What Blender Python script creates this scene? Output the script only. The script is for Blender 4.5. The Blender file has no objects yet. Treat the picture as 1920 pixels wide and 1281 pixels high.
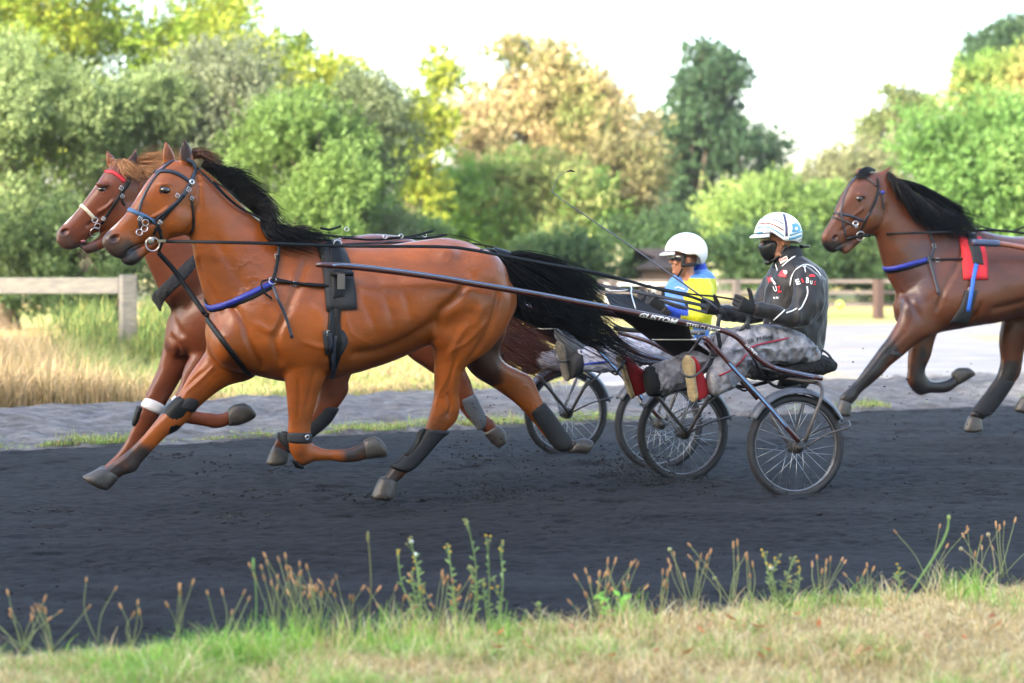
import bpy, math, random
import numpy as np
from mathutils import Vector
from mathutils.bvhtree import BVHTree
R = math.radians
sc = bpy.context.scene
COL = sc.collection
# ---------------------------------------------------------------- camera, sky, sun, exposure
CAM_H, HOR, F = 1.63, 450.0, 3733.0        # eye height (m), horizon row and focal length in photo pixels
cam = bpy.data.cameras.new('camera'); cam_o = bpy.data.objects.new('camera', cam); COL.objects.link(cam_o)
cam_o.location = (0, 0, CAM_H); cam_o.rotation_euler = (R(90), 0, 0)
cam.sensor_width = 36; cam.lens = 36 * F / 1920; cam.shift_y = -(640.5 - HOR) / 1920
cam.clip_start = .1; cam.clip_end = 3000
cam.dof.use_dof = True; cam.dof.focus_distance = 12.3; cam.dof.aperture_fstop = 1.8
sc.camera = cam_o
SUN_EL, SUN_AZ = 21.0, 218.0               # sun low behind the left shoulder
w = bpy.data.worlds.new('World'); sc.world = w; w.use_nodes = True
nt = w.node_tree; bg = nt.nodes['Background']
sky = nt.nodes.new('ShaderNodeTexSky'); sky.sky_type = 'NISHITA'; sky.sun_disc = False
sky.sun_elevation = R(SUN_EL); sky.sun_rotation = R(SUN_AZ)
sky.air_density = 1.0; sky.dust_density = 3.0; sky.ozone_density = .9
nt.links.new(sky.outputs[0], bg.inputs[0]); bg.inputs[1].default_value = .15
sun = bpy.data.lights.new('sun', 'SUN'); sun.energy = 2.2; sun.angle = R(.6); sun.color = (1, .92, .79)
sun_o = bpy.data.objects.new('sun', sun); COL.objects.link(sun_o)
_d = Vector((math.sin(R(SUN_AZ)) * math.cos(R(SUN_EL)), math.cos(R(SUN_AZ)) * math.cos(R(SUN_EL)), math.sin(R(SUN_EL))))
sun_o.rotation_euler = _d.to_track_quat('Z', 'Y').to_euler(); sun_o.location = (-5, -5, 20)
sc.view_settings.view_transform = 'Standard'; sc.view_settings.look = 'None'
sc.view_settings.gamma = 1; sc.view_settings.exposure = 2.95

# ---------------------------------------------------------------- helpers
rng = np.random.default_rng(7); random.seed(7)
def A(*a): return np.array(a, float)
def nrm(v):
    v = np.asarray(v, float); return v / (np.linalg.norm(v, axis=-1, keepdims=True) + 1e-12)
def ray(px, py): return A((px - 960) / F, 1.0, -(py - HOR) / F)
def at(px, py, Y): return A(0, 0, CAM_H) + ray(px, py) * Y          # point at distance Y
def gp(px, py): return at(px, py, CAM_H * F / (py - HOR))          # point on the ground
class Frame:                                                       # upright plane an animal or cart is drawn in
    def __init__(s, o, th):
        s.o = A(o[0], o[1], 0); s.th = th; c, n = math.cos(R(th)), math.sin(R(th))
        s.h = A(-c, -n, 0); s.n = A(n, -c, 0)                      # heading, near side
    def pt(s, px, py, v=0.0):
        r = ray(px, py); o = A(0, 0, CAM_H)
        t = (v + (s.o - o) @ s.n) / (r @ s.n)
        return o + r * t
    def loc(s, P): P = np.asarray(P) - s.o; return np.stack([P @ s.h, P @ s.n, P[..., 2]], -1)
    def wld(s, u, v, z): return s.o + s.h * u + s.n * v + A(0, 0, z)
    def mirror(s, P): P = np.asarray(P, float); return P - 2 * ((P - s.o) @ s.n)[..., None] * s.n

def wloc(o):
    v = A(0, 0, 0)
    while o is not None: v = v + np.array(o.location); o = o.parent
    return v
def tag(o, label=None, cat=None, group=None, kind=None):
    if label: o['label'] = label
    if cat: o['category'] = cat
    if group: o['group'] = group
    if kind: o['kind'] = kind
    return o
def empty(name, loc, label, cat, group=None):
    o = bpy.data.objects.new(name, None); COL.objects.link(o); o.location = loc; o.empty_display_size = .2
    return tag(o, label, cat, group)
def mk(name, V, Fc, mat, parent=None, smooth=True, col=None, attr='Col'):
    V = np.asarray(V, float)
    if parent is None:
        b = A((V[:, 0].min() + V[:, 0].max()) / 2, (V[:, 1].min() + V[:, 1].max()) / 2, V[:, 2].min())
    else: b = wloc(parent)
    me = bpy.data.meshes.new(name)
    if isinstance(Fc, np.ndarray):
        n, k = Fc.shape
        me.vertices.add(len(V)); me.vertices.foreach_set('co', (V - b).astype(np.float32).ravel())
        me.loops.add(n * k); me.loops.foreach_set('vertex_index', Fc.astype(np.int32).ravel())
        me.polygons.add(n); me.polygons.foreach_set('loop_start', np.arange(0, n * k, k, dtype=np.int32))
        me.update(calc_edges=True)
    else:
        me.from_pydata((V - b).tolist(), [], Fc); me.update()
    me.polygons.foreach_set('use_smooth', np.full(len(me.polygons), bool(smooth)))
    if col is not None:
        c = np.ones((len(V), 4), np.float32); c[:, :3] = col
        a = me.color_attributes.new(attr, 'FLOAT_COLOR', 'POINT'); a.data.foreach_set('color', c.ravel())
    if mat is not None: me.materials.append(mat)
    o = bpy.data.objects.new(name, me); COL.objects.link(o)
    if parent is None: o.location = b
    else: o.parent = parent
    return o
class MB:                                                          # collects shapes for one mesh
    def __init__(s): s.V = []; s.F = []; s.n = 0; s.C = []
    def add(s, V, Fc, c=None):
        V = np.asarray(V, float); s.V.append(V); s.F += [[i + s.n for i in f] for f in Fc]; s.n += len(V)
        s.C.append(np.tile(A(*(c or (1, 1, 1))), (len(V), 1))); return s
    def build(s, name, mat, parent=None, smooth=True, col=False):
        return mk(name, np.vstack(s.V), s.F, mat, parent, smooth, np.vstack(s.C) if col else None)
def spline(P, n):                                                  # Catmull-Rom through rows of P, n steps per span
    P = np.asarray(P, float)
    if P.ndim == 1: P = P[:, None]
    if len(P) < 3 or n < 2:
        t = np.linspace(0, len(P) - 1, (len(P) - 1) * n + 1)
        return np.stack([np.interp(t, range(len(P)), P[:, k]) for k in range(P.shape[1])], 1)
    Q = np.vstack([2 * P[0] - P[1], P, 2 * P[-1] - P[-2]]); out = []
    for i in range(1, len(Q) - 2):
        a, b, c, d = Q[i - 1], Q[i], Q[i + 1], Q[i + 2]
        for k in range(n):
            t = k / n
            out.append(.5 * (2 * b + (c - a) * t + (2 * a - 5 * b + 4 * c - d) * t * t + (3 * b - a - 3 * c + d) * t ** 3))
    out.append(P[-1]); return np.array(out)
def tube(P, r, seg=8, n=1, caps=True, flat=1.0, up=None):
    P = spline(P, n); r = np.broadcast_to(np.asarray(r, float), (len(P),)) if np.ndim(r) == 0 or len(np.atleast_1d(r)) == len(P) else spline(r, n)[:, 0]
    T = nrm(np.gradient(P, axis=0)); V = []; F_ = []
    u = A(0, 0, 1) if up is None else nrm(up)
    if up is None and abs(T[0] @ u) > .9: u = A(0, 1, 0)
    for i in range(len(P)):
        s = u - (u @ T[i]) * T[i]
        if np.linalg.norm(s) < 1e-3: s = np.cross(T[i], A(1, .3, 0))
        s = nrm(s)
        if up is None: u = s
        b = np.cross(T[i], s)
        a = np.arange(seg) * 2 * math.pi / seg
        V.append(P[i] + r[i] * (np.cos(a)[:, None] * s * flat + np.sin(a)[:, None] * b))
    k = len(P)
    for i in range(k - 1):
        for j in range(seg):
            q = (j + 1) % seg; F_.append([i * seg + j, i * seg + q, (i + 1) * seg + q, (i + 1) * seg + j])
    if caps: F_.append(list(range(seg))[::-1]); F_.append([(k - 1) * seg + j for j in range(seg)])
    return np.vstack(V), F_
def ribbon(P, N, wd, th=.004, n=1):                                # flat strap: centre line P, surface normals N
    P = np.asarray(P, float); N = np.broadcast_to(np.asarray(N, float), P.shape)
    if n > 1: N = spline(N, n); P = spline(P, n)
    T = nrm(np.gradient(P, axis=0)); S = nrm(np.cross(T, N)); N = nrm(N)
    w2 = (np.broadcast_to(np.asarray(wd, float), (len(P),)) / 2)[:, None]
    V = np.stack([P - S * w2, P - S * w2 * .9 + N * th, P + S * w2 * .9 + N * th, P + S * w2], 1).reshape(-1, 3); F_ = []
    for i in range(len(P) - 1):
        for j in range(4):
            q = (j + 1) % 4; F_.append([i * 4 + j, i * 4 + q, i * 4 + 4 + q, i * 4 + 4 + j])
    F_ += [[3, 2, 1, 0], [len(V) - 4, len(V) - 3, len(V) - 2, len(V) - 1]]
    return V, F_
def ell(c, ax, seg=16, rings=10):                                  # ellipsoid, ax = three axis vectors
    ax = np.asarray(ax, float); V = []; F_ = []
    if ax.ndim == 1: ax = np.diag(ax)
    for i in range(rings + 1):
        p = math.pi * i / rings
        for j in range(seg):
            q = 2 * math.pi * j / seg
            V.append(np.asarray(c) + math.sin(p) * math.cos(q) * ax[0] + math.sin(p) * math.sin(q) * ax[1] + math.cos(p) * ax[2])
    for i in range(rings):
        for j in range(seg):
            k = (j + 1) % seg; F_.append([i * seg + j, (i + 1) * seg + j, (i + 1) * seg + k, i * seg + k])
    return np.array(V), F_
def torus(c, nrm_, Rr, r, seg=40, sg=8, arc=(0, 2 * math.pi), up=A(0, 0, 1)):
    n_ = nrm(nrm_); a1 = nrm(up - (up @ n_) * n_); a2 = np.cross(n_, a1)
    closed = abs(arc[1] - arc[0] - 2 * math.pi) < 1e-6
    m = seg if closed else seg + 1; V = []; F_ = []
    for i in range(m):
        t = arc[0] + (arc[1] - arc[0]) * i / seg; d = math.cos(t) * a1 + math.sin(t) * a2
        for j in range(sg):
            q = 2 * math.pi * j / sg; V.append(c + d * (Rr + r * math.cos(q)) + n_ * r * math.sin(q))
    for i in range(m if closed else m - 1):
        for j in range(sg):
            k = (j + 1) % sg; i2 = (i + 1) % m; F_.append([i * sg + j, i2 * sg + j, i2 * sg + k, i * sg + k])
    return np.array(V), F_
def box(c, ax):                                                    # ax: three half-axis vectors
    ax = np.asarray(ax, float); V = [c + a * ax[0] + b * ax[1] + d * ax[2] for a in (-1, 1) for b in (-1, 1) for d in (-1, 1)]
    return np.array(V), [[0, 1, 3, 2], [4, 6, 7, 5], [0, 4, 5, 1], [2, 3, 7, 6], [0, 2, 6, 4], [1, 5, 7, 3]]
def slab(P, d):                                                    # polygon P extruded by vector d
    P = np.asarray(P, float); n = len(P); V = np.vstack([P, P + d])
    return V, [list(range(n))[::-1], [n + i for i in range(n)]] + [[i, (i + 1) % n, n + (i + 1) % n, n + i] for i in range(n)]
def loft(S, n=4, seg=24, e=1.0):
    """S rows: (A, B, lat, skew): outline points on either edge, half-width vector across, top narrowing."""
    Ap = spline([s[0] for s in S], n); Bp = spline([s[1] for s in S], n); L = spline([s[2] for s in S], n)
    K = spline([[s[3] if len(s) > 3 else 0.0] for s in S], n)[:, 0]
    C = (Ap + Bp) / 2; M = (Ap - Bp) / 2; ph = np.arange(seg) * 2 * math.pi / seg
    c, s_ = np.cos(ph), np.sin(ph); c = np.sign(c) * abs(c) ** e; s_ = np.sign(s_) * abs(s_) ** e
    V = []; F_ = []
    def ring(i, k, off): V.append(C[i] + off + k * (c[:, None] * M[i] + (s_ * (1 - K[i] * c))[:, None] * L[i]))
    m = len(C); t0 = (C[0] - C[1]); t1 = (C[-1] - C[-2])
    r0 = min(np.linalg.norm(M[0]), np.linalg.norm(L[0])); r1 = min(np.linalg.norm(M[-1]), np.linalg.norm(L[-1]))
    ring(0, .5, nrm(t0) * r0 * .4); ring(0, .85, nrm(t0) * r0 * .22)
    for i in range(m): ring(i, 1, 0)
    ring(m - 1, .85, nrm(t1) * r1 * .22); ring(m - 1, .5, nrm(t1) * r1 * .4); m += 4
    for i in range(m - 1):
        for j in range(seg):
            q = (j + 1) % seg; F_.append([i * seg + j, i * seg + q, (i + 1) * seg + q, (i + 1) * seg + j])
    F_.append(list(range(seg))[::-1]); F_.append([(m - 1) * seg + j for j in range(seg)])
    return np.vstack(V), F_
def remesh(mb, vox, smooth=4, fac=.5):
    """union of closed shapes as one continuous skin; returns arrays"""
    me = bpy.data.meshes.new('t'); me.from_pydata(np.vstack(mb.V).tolist(), [], mb.F); me.update()
    import bmesh
    bm = bmesh.new(); bm.from_mesh(me); bmesh.ops.recalc_face_normals(bm, faces=bm.faces); bm.to_mesh(me); bm.free()
    o = bpy.data.objects.new('t', me); COL.objects.link(o)
    m = o.modifiers.new('r', 'REMESH'); m.mode = 'VOXEL'; m.voxel_size = vox; m.adaptivity = 0
    if smooth: s = o.modifiers.new('s', 'SMOOTH'); s.factor = fac; s.iterations = smooth
    dg = bpy.context.evaluated_depsgraph_get(); ev = o.evaluated_get(dg); e = ev.to_mesh()
    V = np.empty(len(e.vertices) * 3); e.vertices.foreach_get('co', V)
    N = np.empty(len(e.vertices) * 3); e.vertices.foreach_get('normal', N)
    Fc = np.empty(len(e.polygons) * 4, np.int32); assert len(e.loops) == len(Fc); e.loops.foreach_get('vertex_index', Fc)
    ev.to_mesh_clear(); bpy.data.objects.remove(o); bpy.data.meshes.remove(me)
    return V.reshape(-1, 3), Fc.reshape(-1, 4), N.reshape(-1, 3)
def seg_dist(P, L):                                                # distance of points P to polyline L
    P = np.asarray(P); d = np.full(len(P), 1e9)
    for a, b in zip(L[:-1], L[1:]):
        a = np.asarray(a, float); b = np.asarray(b, float); ab = b - a
        t = np.clip((P - a) @ ab / (ab @ ab + 1e-12), 0, 1); d = np.minimum(d, np.linalg.norm(P - a - t[:, None] * ab, axis=1))
    return d
def sstep(a, b, x): t = np.clip((x - a) / (b - a), 0, 1); return t * t * (3 - 2 * t)
def vnoise(P, s=1.0, seed=0):                                      # cheap smooth 3-D value noise in -1..1
    P = np.asarray(P, float) / s; i = np.floor(P).astype(np.int64); f = P - i; f = f * f * (3 - 2 * f); r = 0
    for dx in (0, 1):
        for dy in (0, 1):
            for dz in (0, 1):
                h = ((i[:, 0] + dx) * 73856093) ^ ((i[:, 1] + dy) * 19349663) ^ ((i[:, 2] + dz) * 83492791) ^ (seed * 2654435761)
                h = (h ^ (h >> 13)) * 1274126177; h = ((h ^ (h >> 16)) & 0xffff) / 32767.5 - 1
                r = r + h * (f[:, 0] if dx else 1 - f[:, 0]) * (f[:, 1] if dy else 1 - f[:, 1]) * (f[:, 2] if dz else 1 - f[:, 2])
    return r
class Skin:                                                        # surface that straps and marks can be laid on
    def __init__(s, V, Fc):
        s.D = float(np.median(np.asarray(V)[:, 1])); s.t = BVHTree.FromPolygons([tuple(v) for v in V], [tuple(int(i) for i in f) for f in Fc])
    def hit(s, px, py):
        r = ray(px, py); h = s.t.ray_cast(Vector((0, 0, CAM_H)), Vector(r))
        if h[0] is None: return None
        n = A(*h[1]); return A(*h[0]), (n if n @ r < 0 else -n)
    def hx(s, px, py):
        h = s.hit(px, py)
        if h: return h
        q = at(px, py, s.D); a, n = s.near(q); return at(px, py, a[1]), n
    def near(s, P):
        h = s.t.find_nearest(Vector(P)); return A(*h[0]), A(*h[1])
    def line(s, pts, n=6, off=.004, fb=None):
        pts = spline(pts, n) if n > 1 else np.asarray(pts, float); P = []; N = []
        for p in pts:
            h = s.hit(p[0], p[1])
            if h is None:
                if P:                                              # slipped past the edge: stay at the last depth
                    q = at(p[0], p[1], P[-1][1]); P.append(q); N.append(N[-1])
                elif fb is not None: P.append(at(p[0], p[1], fb)); N.append(A(0, -1, 0))
                continue
            P.append(h[0] + h[1] * off); N.append(h[1])
        P = np.array(P); N = np.array(N)
        if len(P) > 4:
            for _ in range(3):
                N[1:-1] = nrm(N[:-2] + 2 * N[1:-1] + N[2:]); P[1:-1] = (P[:-2] + 2 * P[1:-1] + P[2:]) / 4
        return P, N
def text_mesh(s, size=1.0, shear=0, bold=0.0, sx=1.0):
    c = bpy.data.curves.new('t', 'FONT'); c.body = s; c.size = size; c.shear = shear; c.offset = bold; c.resolution_u = 3
    c.align_x = 'LEFT'
    o = bpy.data.objects.new('t', c); COL.objects.link(o); dg = bpy.context.evaluated_depsgraph_get()
    import bmesh
    me = bpy.data.meshes.new_from_object(o.evaluated_get(dg)); bm = bmesh.new(); bm.from_mesh(me); bmesh.ops.triangulate(bm, faces=bm.faces)
    for _ in range(3):
        e = [x for x in bm.edges if x.calc_length() > .16]
        if e: bmesh.ops.subdivide_edges(bm, edges=e, cuts=1); bmesh.ops.triangulate(bm, faces=bm.faces)
    bm.to_mesh(me); bm.free(); V = np.array([v.co[:] for v in me.vertices]); Fc = [list(p.vertices) for p in me.polygons]; bpy.data.meshes.remove(me)
    bpy.data.objects.remove(o); bpy.data.curves.remove(c); V = V * A(sx, 1, 1); return V, Fc
def lettering(s, a, b, hpx, skin, off=.003, shear=0, bold=.0):
    """letters running from pixel a to pixel b, hpx tall, lying on a surface"""
    V, Fc = text_mesh(s, 1, shear, bold); V[:, 0] -= V[:, 0].min(); wd = V[:, 0].max(); a = A(*a); b = A(*b); L = np.linalg.norm(b - a); d = (b - a) / L; u = A(d[1], -d[0])
    P = []; last = None
    for v in V:
        p = a + d * v[0] / wd * L + u * v[1] / .72 * hpx; h = skin.hit(p[0], p[1])
        if h is None: P.append(last if last is not None else at(p[0], p[1], 12.5)); continue
        last = h[0] + h[1] * off; P.append(last)
    return np.array(P), Fc

# ---------------------------------------------------------------- materials
MATS = {}
def mat(name, col, rough=.6, metal=0, spec=.5, bump=0, bscale=60, var=0, vscale=8, attr=False, sheen=0, coat=0, trans=0, stretch=None, dist=.01, col2=None):
    if name in MATS: return MATS[name]
    m = bpy.data.materials.new(name); m.use_nodes = True; t = m.node_tree; b = t.nodes['Principled BSDF']; MATS[name] = m
    N = t.nodes.new; Lk = t.links.new
    b.inputs['Roughness'].default_value = rough; b.inputs['Metallic'].default_value = metal
    b.inputs['Specular IOR Level'].default_value = spec; b.inputs['Base Color'].default_value = (*col, 1)
    if sheen: b.inputs['Sheen Weight'].default_value = sheen; b.inputs['Sheen Roughness'].default_value = .4
    if coat: b.inputs['Coat Weight'].default_value = coat; b.inputs['Coat Roughness'].default_value = .24
    g = N('ShaderNodeTexCoord'); src = g.outputs['Object']
    if stretch:
        mp = N('ShaderNodeMapping'); mp.inputs['Scale'].default_value = stretch; Lk(src, mp.inputs[0]); src = mp.outputs[0]
    out = None
    if attr:
        a = N('ShaderNodeVertexColor'); a.layer_name = 'Col'; out = a.outputs['Color']
        if col != (1, 1, 1):
            mx = N('ShaderNodeMix'); mx.data_type = 'RGBA'; mx.blend_type = 'MULTIPLY'; mx.inputs[0].default_value = 1
            Lk(out, mx.inputs[6]); mx.inputs[7].default_value = (*col, 1); out = mx.outputs[2]
    if var:
        n = N('ShaderNodeTexNoise'); n.inputs['Scale'].default_value = vscale; n.inputs['Detail'].default_value = 6; n.inputs['Roughness'].default_value = .6
        Lk(src, n.inputs['Vector']); r = N('ShaderNodeMapRange'); r.inputs[1].default_value = .3; r.inputs[2].default_value = .7
        Lk(n.outputs['Fac'], r.inputs[0])
        mx = N('ShaderNodeMix'); mx.data_type = 'RGBA'
        if col2: r.inputs[3].default_value = 0; r.inputs[4].default_value = 1; Lk(r.outputs[0], mx.inputs[0]); mx.inputs[7].default_value = (*col2, 1)
        else:
            mx.blend_type = 'MULTIPLY'; mx.inputs[0].default_value = 1; r.inputs[3].default_value = 1 - var; r.inputs[4].default_value = 1 + var * .6; Lk(r.outputs[0], mx.inputs[7])
        if out: Lk(out, mx.inputs[6])
        else: mx.inputs[6].default_value = (*col, 1)
        out = mx.outputs[2]
    if out: Lk(out, b.inputs['Base Color'])
    if bump:
        n = N('ShaderNodeTexNoise'); n.inputs['Scale'].default_value = bscale; n.inputs['Detail'].default_value = 5; Lk(src, n.inputs['Vector'])
        bp = N('ShaderNodeBump'); bp.inputs['Strength'].default_value = bump; bp.inputs['Distance'].default_value = dist
        Lk(n.outputs['Fac'], bp.inputs['Height']); Lk(bp.outputs[0], b.inputs['Normal'])
    if trans:
        tr = N('ShaderNodeBsdfTranslucent'); ms = N('ShaderNodeMixShader'); ms.inputs[0].default_value = trans
        if out: Lk(out, tr.inputs[0])
        else: tr.inputs[0].default_value = (*col, 1)
        Lk(b.outputs[0], ms.inputs[1]); Lk(tr.outputs[0], ms.inputs[2]); Lk(ms.outputs[0], t.nodes['Material Output'].inputs[0])
    return m
M_LEATHER = mat('black_leather', (.0035, .0038, .0045), .5, spec=.25, bump=.15, bscale=200, var=.3, vscale=30)
M_RUBBER = mat('grey_rubber', (.013, .0138, .016), .6, spec=.3, var=.25, vscale=14, bump=.15, bscale=120)
M_STEEL = mat('steel', (.55, .55, .56), .28, metal=1)
M_BLUE = mat('blue_web', (.012, .022, .24), .5, var=.2)
M_HOOF = mat('hoof_horn', (.012, .0105, .010), .42, var=.5, vscale=12, col2=(.075, .063, .052), bump=.25, bscale=90)
M_HAIRB = mat('black_hair', (.003, .0028, .0034), .42, spec=.25, var=.3, vscale=20)
M_BARK = mat('bark', (.10, .075, .055), .9, bump=.8, bscale=14, var=.4, dist=.03)
M_WOOD = mat('weathered_wood', (.13, .12, .10), .85, bump=.5, bscale=30, var=.35, vscale=5, stretch=(1, 1, 6), col2=(.06, .06, .06))
M_LEAF = mat('leaf', (1, 1, 1), .55, attr=True, trans=.35, spec=.25)
M_GRASS = mat('grass_blade', (1, 1, 1), .7, attr=True, trans=.3, spec=.2)
M_TRUNK2 = mat('pale_bark', (.22, .19, .15), .9, bump=.7, bscale=10, var=.4, dist=.03)
# ---------------------------------------------------------------- ground
def fbm(x, y, s, seed=0, o=4):
    P = np.stack([x.ravel(), y.ravel(), np.zeros(x.size)], 1); r = 0; a = 1.0
    for k in range(o): r = r + a * vnoise(P, s / 2 ** k, seed + k); a *= .5
    return r.reshape(x.shape)
def grid(name, X, Y, Z, m, kind='structure', col=None):
    a, b = X.shape; i = np.arange(a * b).reshape(a, b)
    Fc = np.stack([i[:-1, :-1], i[:-1, 1:], i[1:, 1:], i[1:, :-1]], -1).reshape(-1, 4)
    n = np.cross(A(X[0, 1] - X[0, 0], Y[0, 1] - Y[0, 0], 0), A(X[1, 0] - X[0, 0], Y[1, 0] - Y[0, 0], 0))[2]
    if n < 0: Fc = Fc[:, ::-1]
    o = mk(name, np.stack([X.ravel(), Y.ravel(), Z.ravel()], 1), Fc, m, col=col); o['kind'] = kind; return o
def between(c1, c2, nx, ny):
    c1 = spline([gp(*p)[:2] for p in c1], 12); c2 = spline([gp(*p)[:2] for p in c2], 12)
    def rs(c):
        d = np.r_[0, np.cumsum(np.linalg.norm(np.diff(c, axis=0), axis=1))]; t = np.linspace(0, d[-1], nx)
        return np.stack([np.interp(t, d, c[:, 0]), np.interp(t, d, c[:, 1])], 1)
    a, b = rs(c1), rs(c2); t = np.linspace(0, 1, ny)[:, None, None]; P = a * (1 - t) + b * t
    return P[..., 0], P[..., 1], np.broadcast_to(t[..., 0], P.shape[:2])
def ground_mat(name, stops, scale, bump=.5, bscale=30, dist=.02, stretch=(1, 1, 1), rough=.95, rot=0, second=None):
    m = bpy.data.materials.new(name); m.use_nodes = True; t = m.node_tree; b = t.nodes['Principled BSDF']; N = t.nodes.new; Lk = t.links.new
    b.inputs['Roughness'].default_value = rough; b.inputs['Specular IOR Level'].default_value = .2
    g = N('ShaderNodeTexCoord'); mp = N('ShaderNodeMapping'); mp.inputs['Scale'].default_value = stretch; mp.inputs['Rotation'].default_value = (0, 0, rot); Lk(g.outputs['Object'], mp.inputs[0])
    n = N('ShaderNodeTexNoise'); n.inputs['Scale'].default_value = scale; n.inputs['Detail'].default_value = 8; n.inputs['Roughness'].default_value = .65; Lk(mp.outputs[0], n.inputs['Vector'])
    r = N('ShaderNodeValToRGB'); Lk(n.outputs['Fac'], r.inputs[0]); e = r.color_ramp.elements
    while len(e) < len(stops): e.new(.5)
    for i, (p, c) in enumerate(stops): e[i].position = p; e[i].color = (*c, 1)
    out = r.outputs[0]
    if second:
        n3 = N('ShaderNodeTexNoise'); n3.inputs['Scale'].default_value = second[0]; n3.inputs['Detail'].default_value = 4; 
        if len(second) > 4: mp3 = N('ShaderNodeMapping'); mp3.inputs['Scale'].default_value = second[4]; mp3.inputs['Rotation'].default_value = (0, 0, rot); Lk(g.outputs['Object'], mp3.inputs[0]); Lk(mp3.outputs[0], n3.inputs['Vector'])
        else: Lk(g.outputs['Object'], n3.inputs['Vector'])
        r3 = N('ShaderNodeMapRange'); r3.inputs[1].default_value = second[2]; r3.inputs[2].default_value = second[3]; Lk(n3.outputs['Fac'], r3.inputs[0])
        mx = N('ShaderNodeMix'); mx.data_type = 'RGBA'; Lk(r3.outputs[0], mx.inputs[0]); Lk(out, mx.inputs[6]); mx.inputs[7].default_value = (*second[1], 1); out = mx.outputs[2]
    Lk(out, b.inputs['Base Color'])
    n2 = N('ShaderNodeTexNoise'); n2.inputs['Scale'].default_value = bscale; n2.inputs['Detail'].default_value = 9; n2.inputs['Roughness'].default_value = .75; Lk(g.outputs['Object'], n2.inputs['Vector'])
    bp = N('ShaderNodeBump'); bp.inputs['Strength'].default_value = bump; bp.inputs['Distance'].default_value = dist; Lk(n2.outputs['Fac'], bp.inputs['Height']); Lk(bp.outputs[0], b.inputs['Normal'])
    return m
M_FIELD = ground_mat('dry_field', [(.25, (.30, .24, .09)), (.5, (.42, .33, .14)), (.75, (.30, .30, .09))], .8, bscale=8, dist=.08, second=(.12, (.16, .24, .05), .45, .75))
M_CINDER = ground_mat('black_cinder', [(.32, (.0055, .0056, .0068)), (.5, (.0125, .0128, .015)), (.68, (.031, .0318, .036))], 5.0, bump=1.0, bscale=110, dist=.022, stretch=(2.2, 6, 1), rot=R(-20), second=(1.0, (.036, .036, .041), .48, .80, (.08, 1.6, 1)))
M_VERGE = ground_mat('grey_cinder_sand', [(.3, (.075, .072, .073)), (.5, (.16, .154, .155)), (.75, (.30, .29, .285))], 6.5, bump=1, bscale=26, dist=.05, stretch=(.6, 2, 1))
M_GRAVEL = ground_mat('pale_gravel', [(.3, (.13, .125, .13)), (.6, (.21, .205, .21)), (.8, (.29, .285, .285))], 1.2, bump=.5, bscale=12, dist=.02, stretch=(.5, 2, 1), second=(.35, (.30, .23, .11), .54, .66))
# one field sheet to the horizon
S = 600; x = np.linspace(-S, S, 41); X, Y = np.meshgrid(x, np.linspace(-200, 1000, 41)); grid('dry_grass_field', X, Y, X * 0 - .03, M_FIELD)
near = [(-1500, 1350), (-400, 1285), (0, 1262), (500, 1228), (960, 1200), (1400, 1158), (1920, 1118), (2700, 1040)]
edge = [(-700, 878), (-50, 849), (400, 829), (800, 808), (1150, 791), (1600, 772), (1960, 757), (2600, 730)]
verge = [(-700, 800), (-50, 772), (260, 755), (500, 748), (820, 738), (1100, 728), (1500, 718), (1960, 700), (2600, 680)]
X, Y, T = between(near, edge, 900, 420)
s_ = X * .94 + Y * .34; c_ = -X * .34 + Y * .94                   # along and across the running line
Z = .0035 * fbm(s_ / 12, c_, .9, 3, 2) + .0025 * fbm(s_ / 6, c_, .12, 8, 2) + .0075 * fbm(X, Y, .085, 20, 2) + .006 * np.maximum(0, fbm(X, Y, .16, 23, 3) - .5)
hoof = fbm(X, Y * 1.5, .30, 40, 2); Z -= .018 * sstep(.6, 1.1, hoof) * sstep(.1, .35, T)
Z = Z + .02 - .05 * (1 - sstep(0, .03, T)) - .03 * sstep(.97, 1, T)
grid('cinder_track', X, Y, Z, M_CINDER)
X, Y, T = between(edge, verge, 500, 120)
hump = np.sin(np.clip(T, 0, 1) * math.pi)
Z = .01 + .10 * hump * (.75 + .25 * fbm(X, Y, 2.5, 5, 2)) + .034 * fbm(X, Y * 1.6, .26, 9, 4)
Z[0] = -.03; Z[-1] = -.03
grid('grey_verge', X, Y, Z, M_VERGE)
X, Y, T = between([(1000, 731), (1150, 726), (1500, 719), (1960, 701), (2900, 672)], [(1250, 648), (1330, 628), (1480, 612), (1960, 604), (2900, 596)], 200, 80)
Z = .0 + .02 * fbm(X, Y, 1.2, 31, 3) + X * 0; Z[:2] = -.05; Z[-1] = -.05
grid('gravel_path', X, Y, Z, M_GRAVEL)
X, Y = np.meshgrid(np.linspace(-30, 30, 60), np.linspace(-3, 5.0, 20)); 

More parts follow.
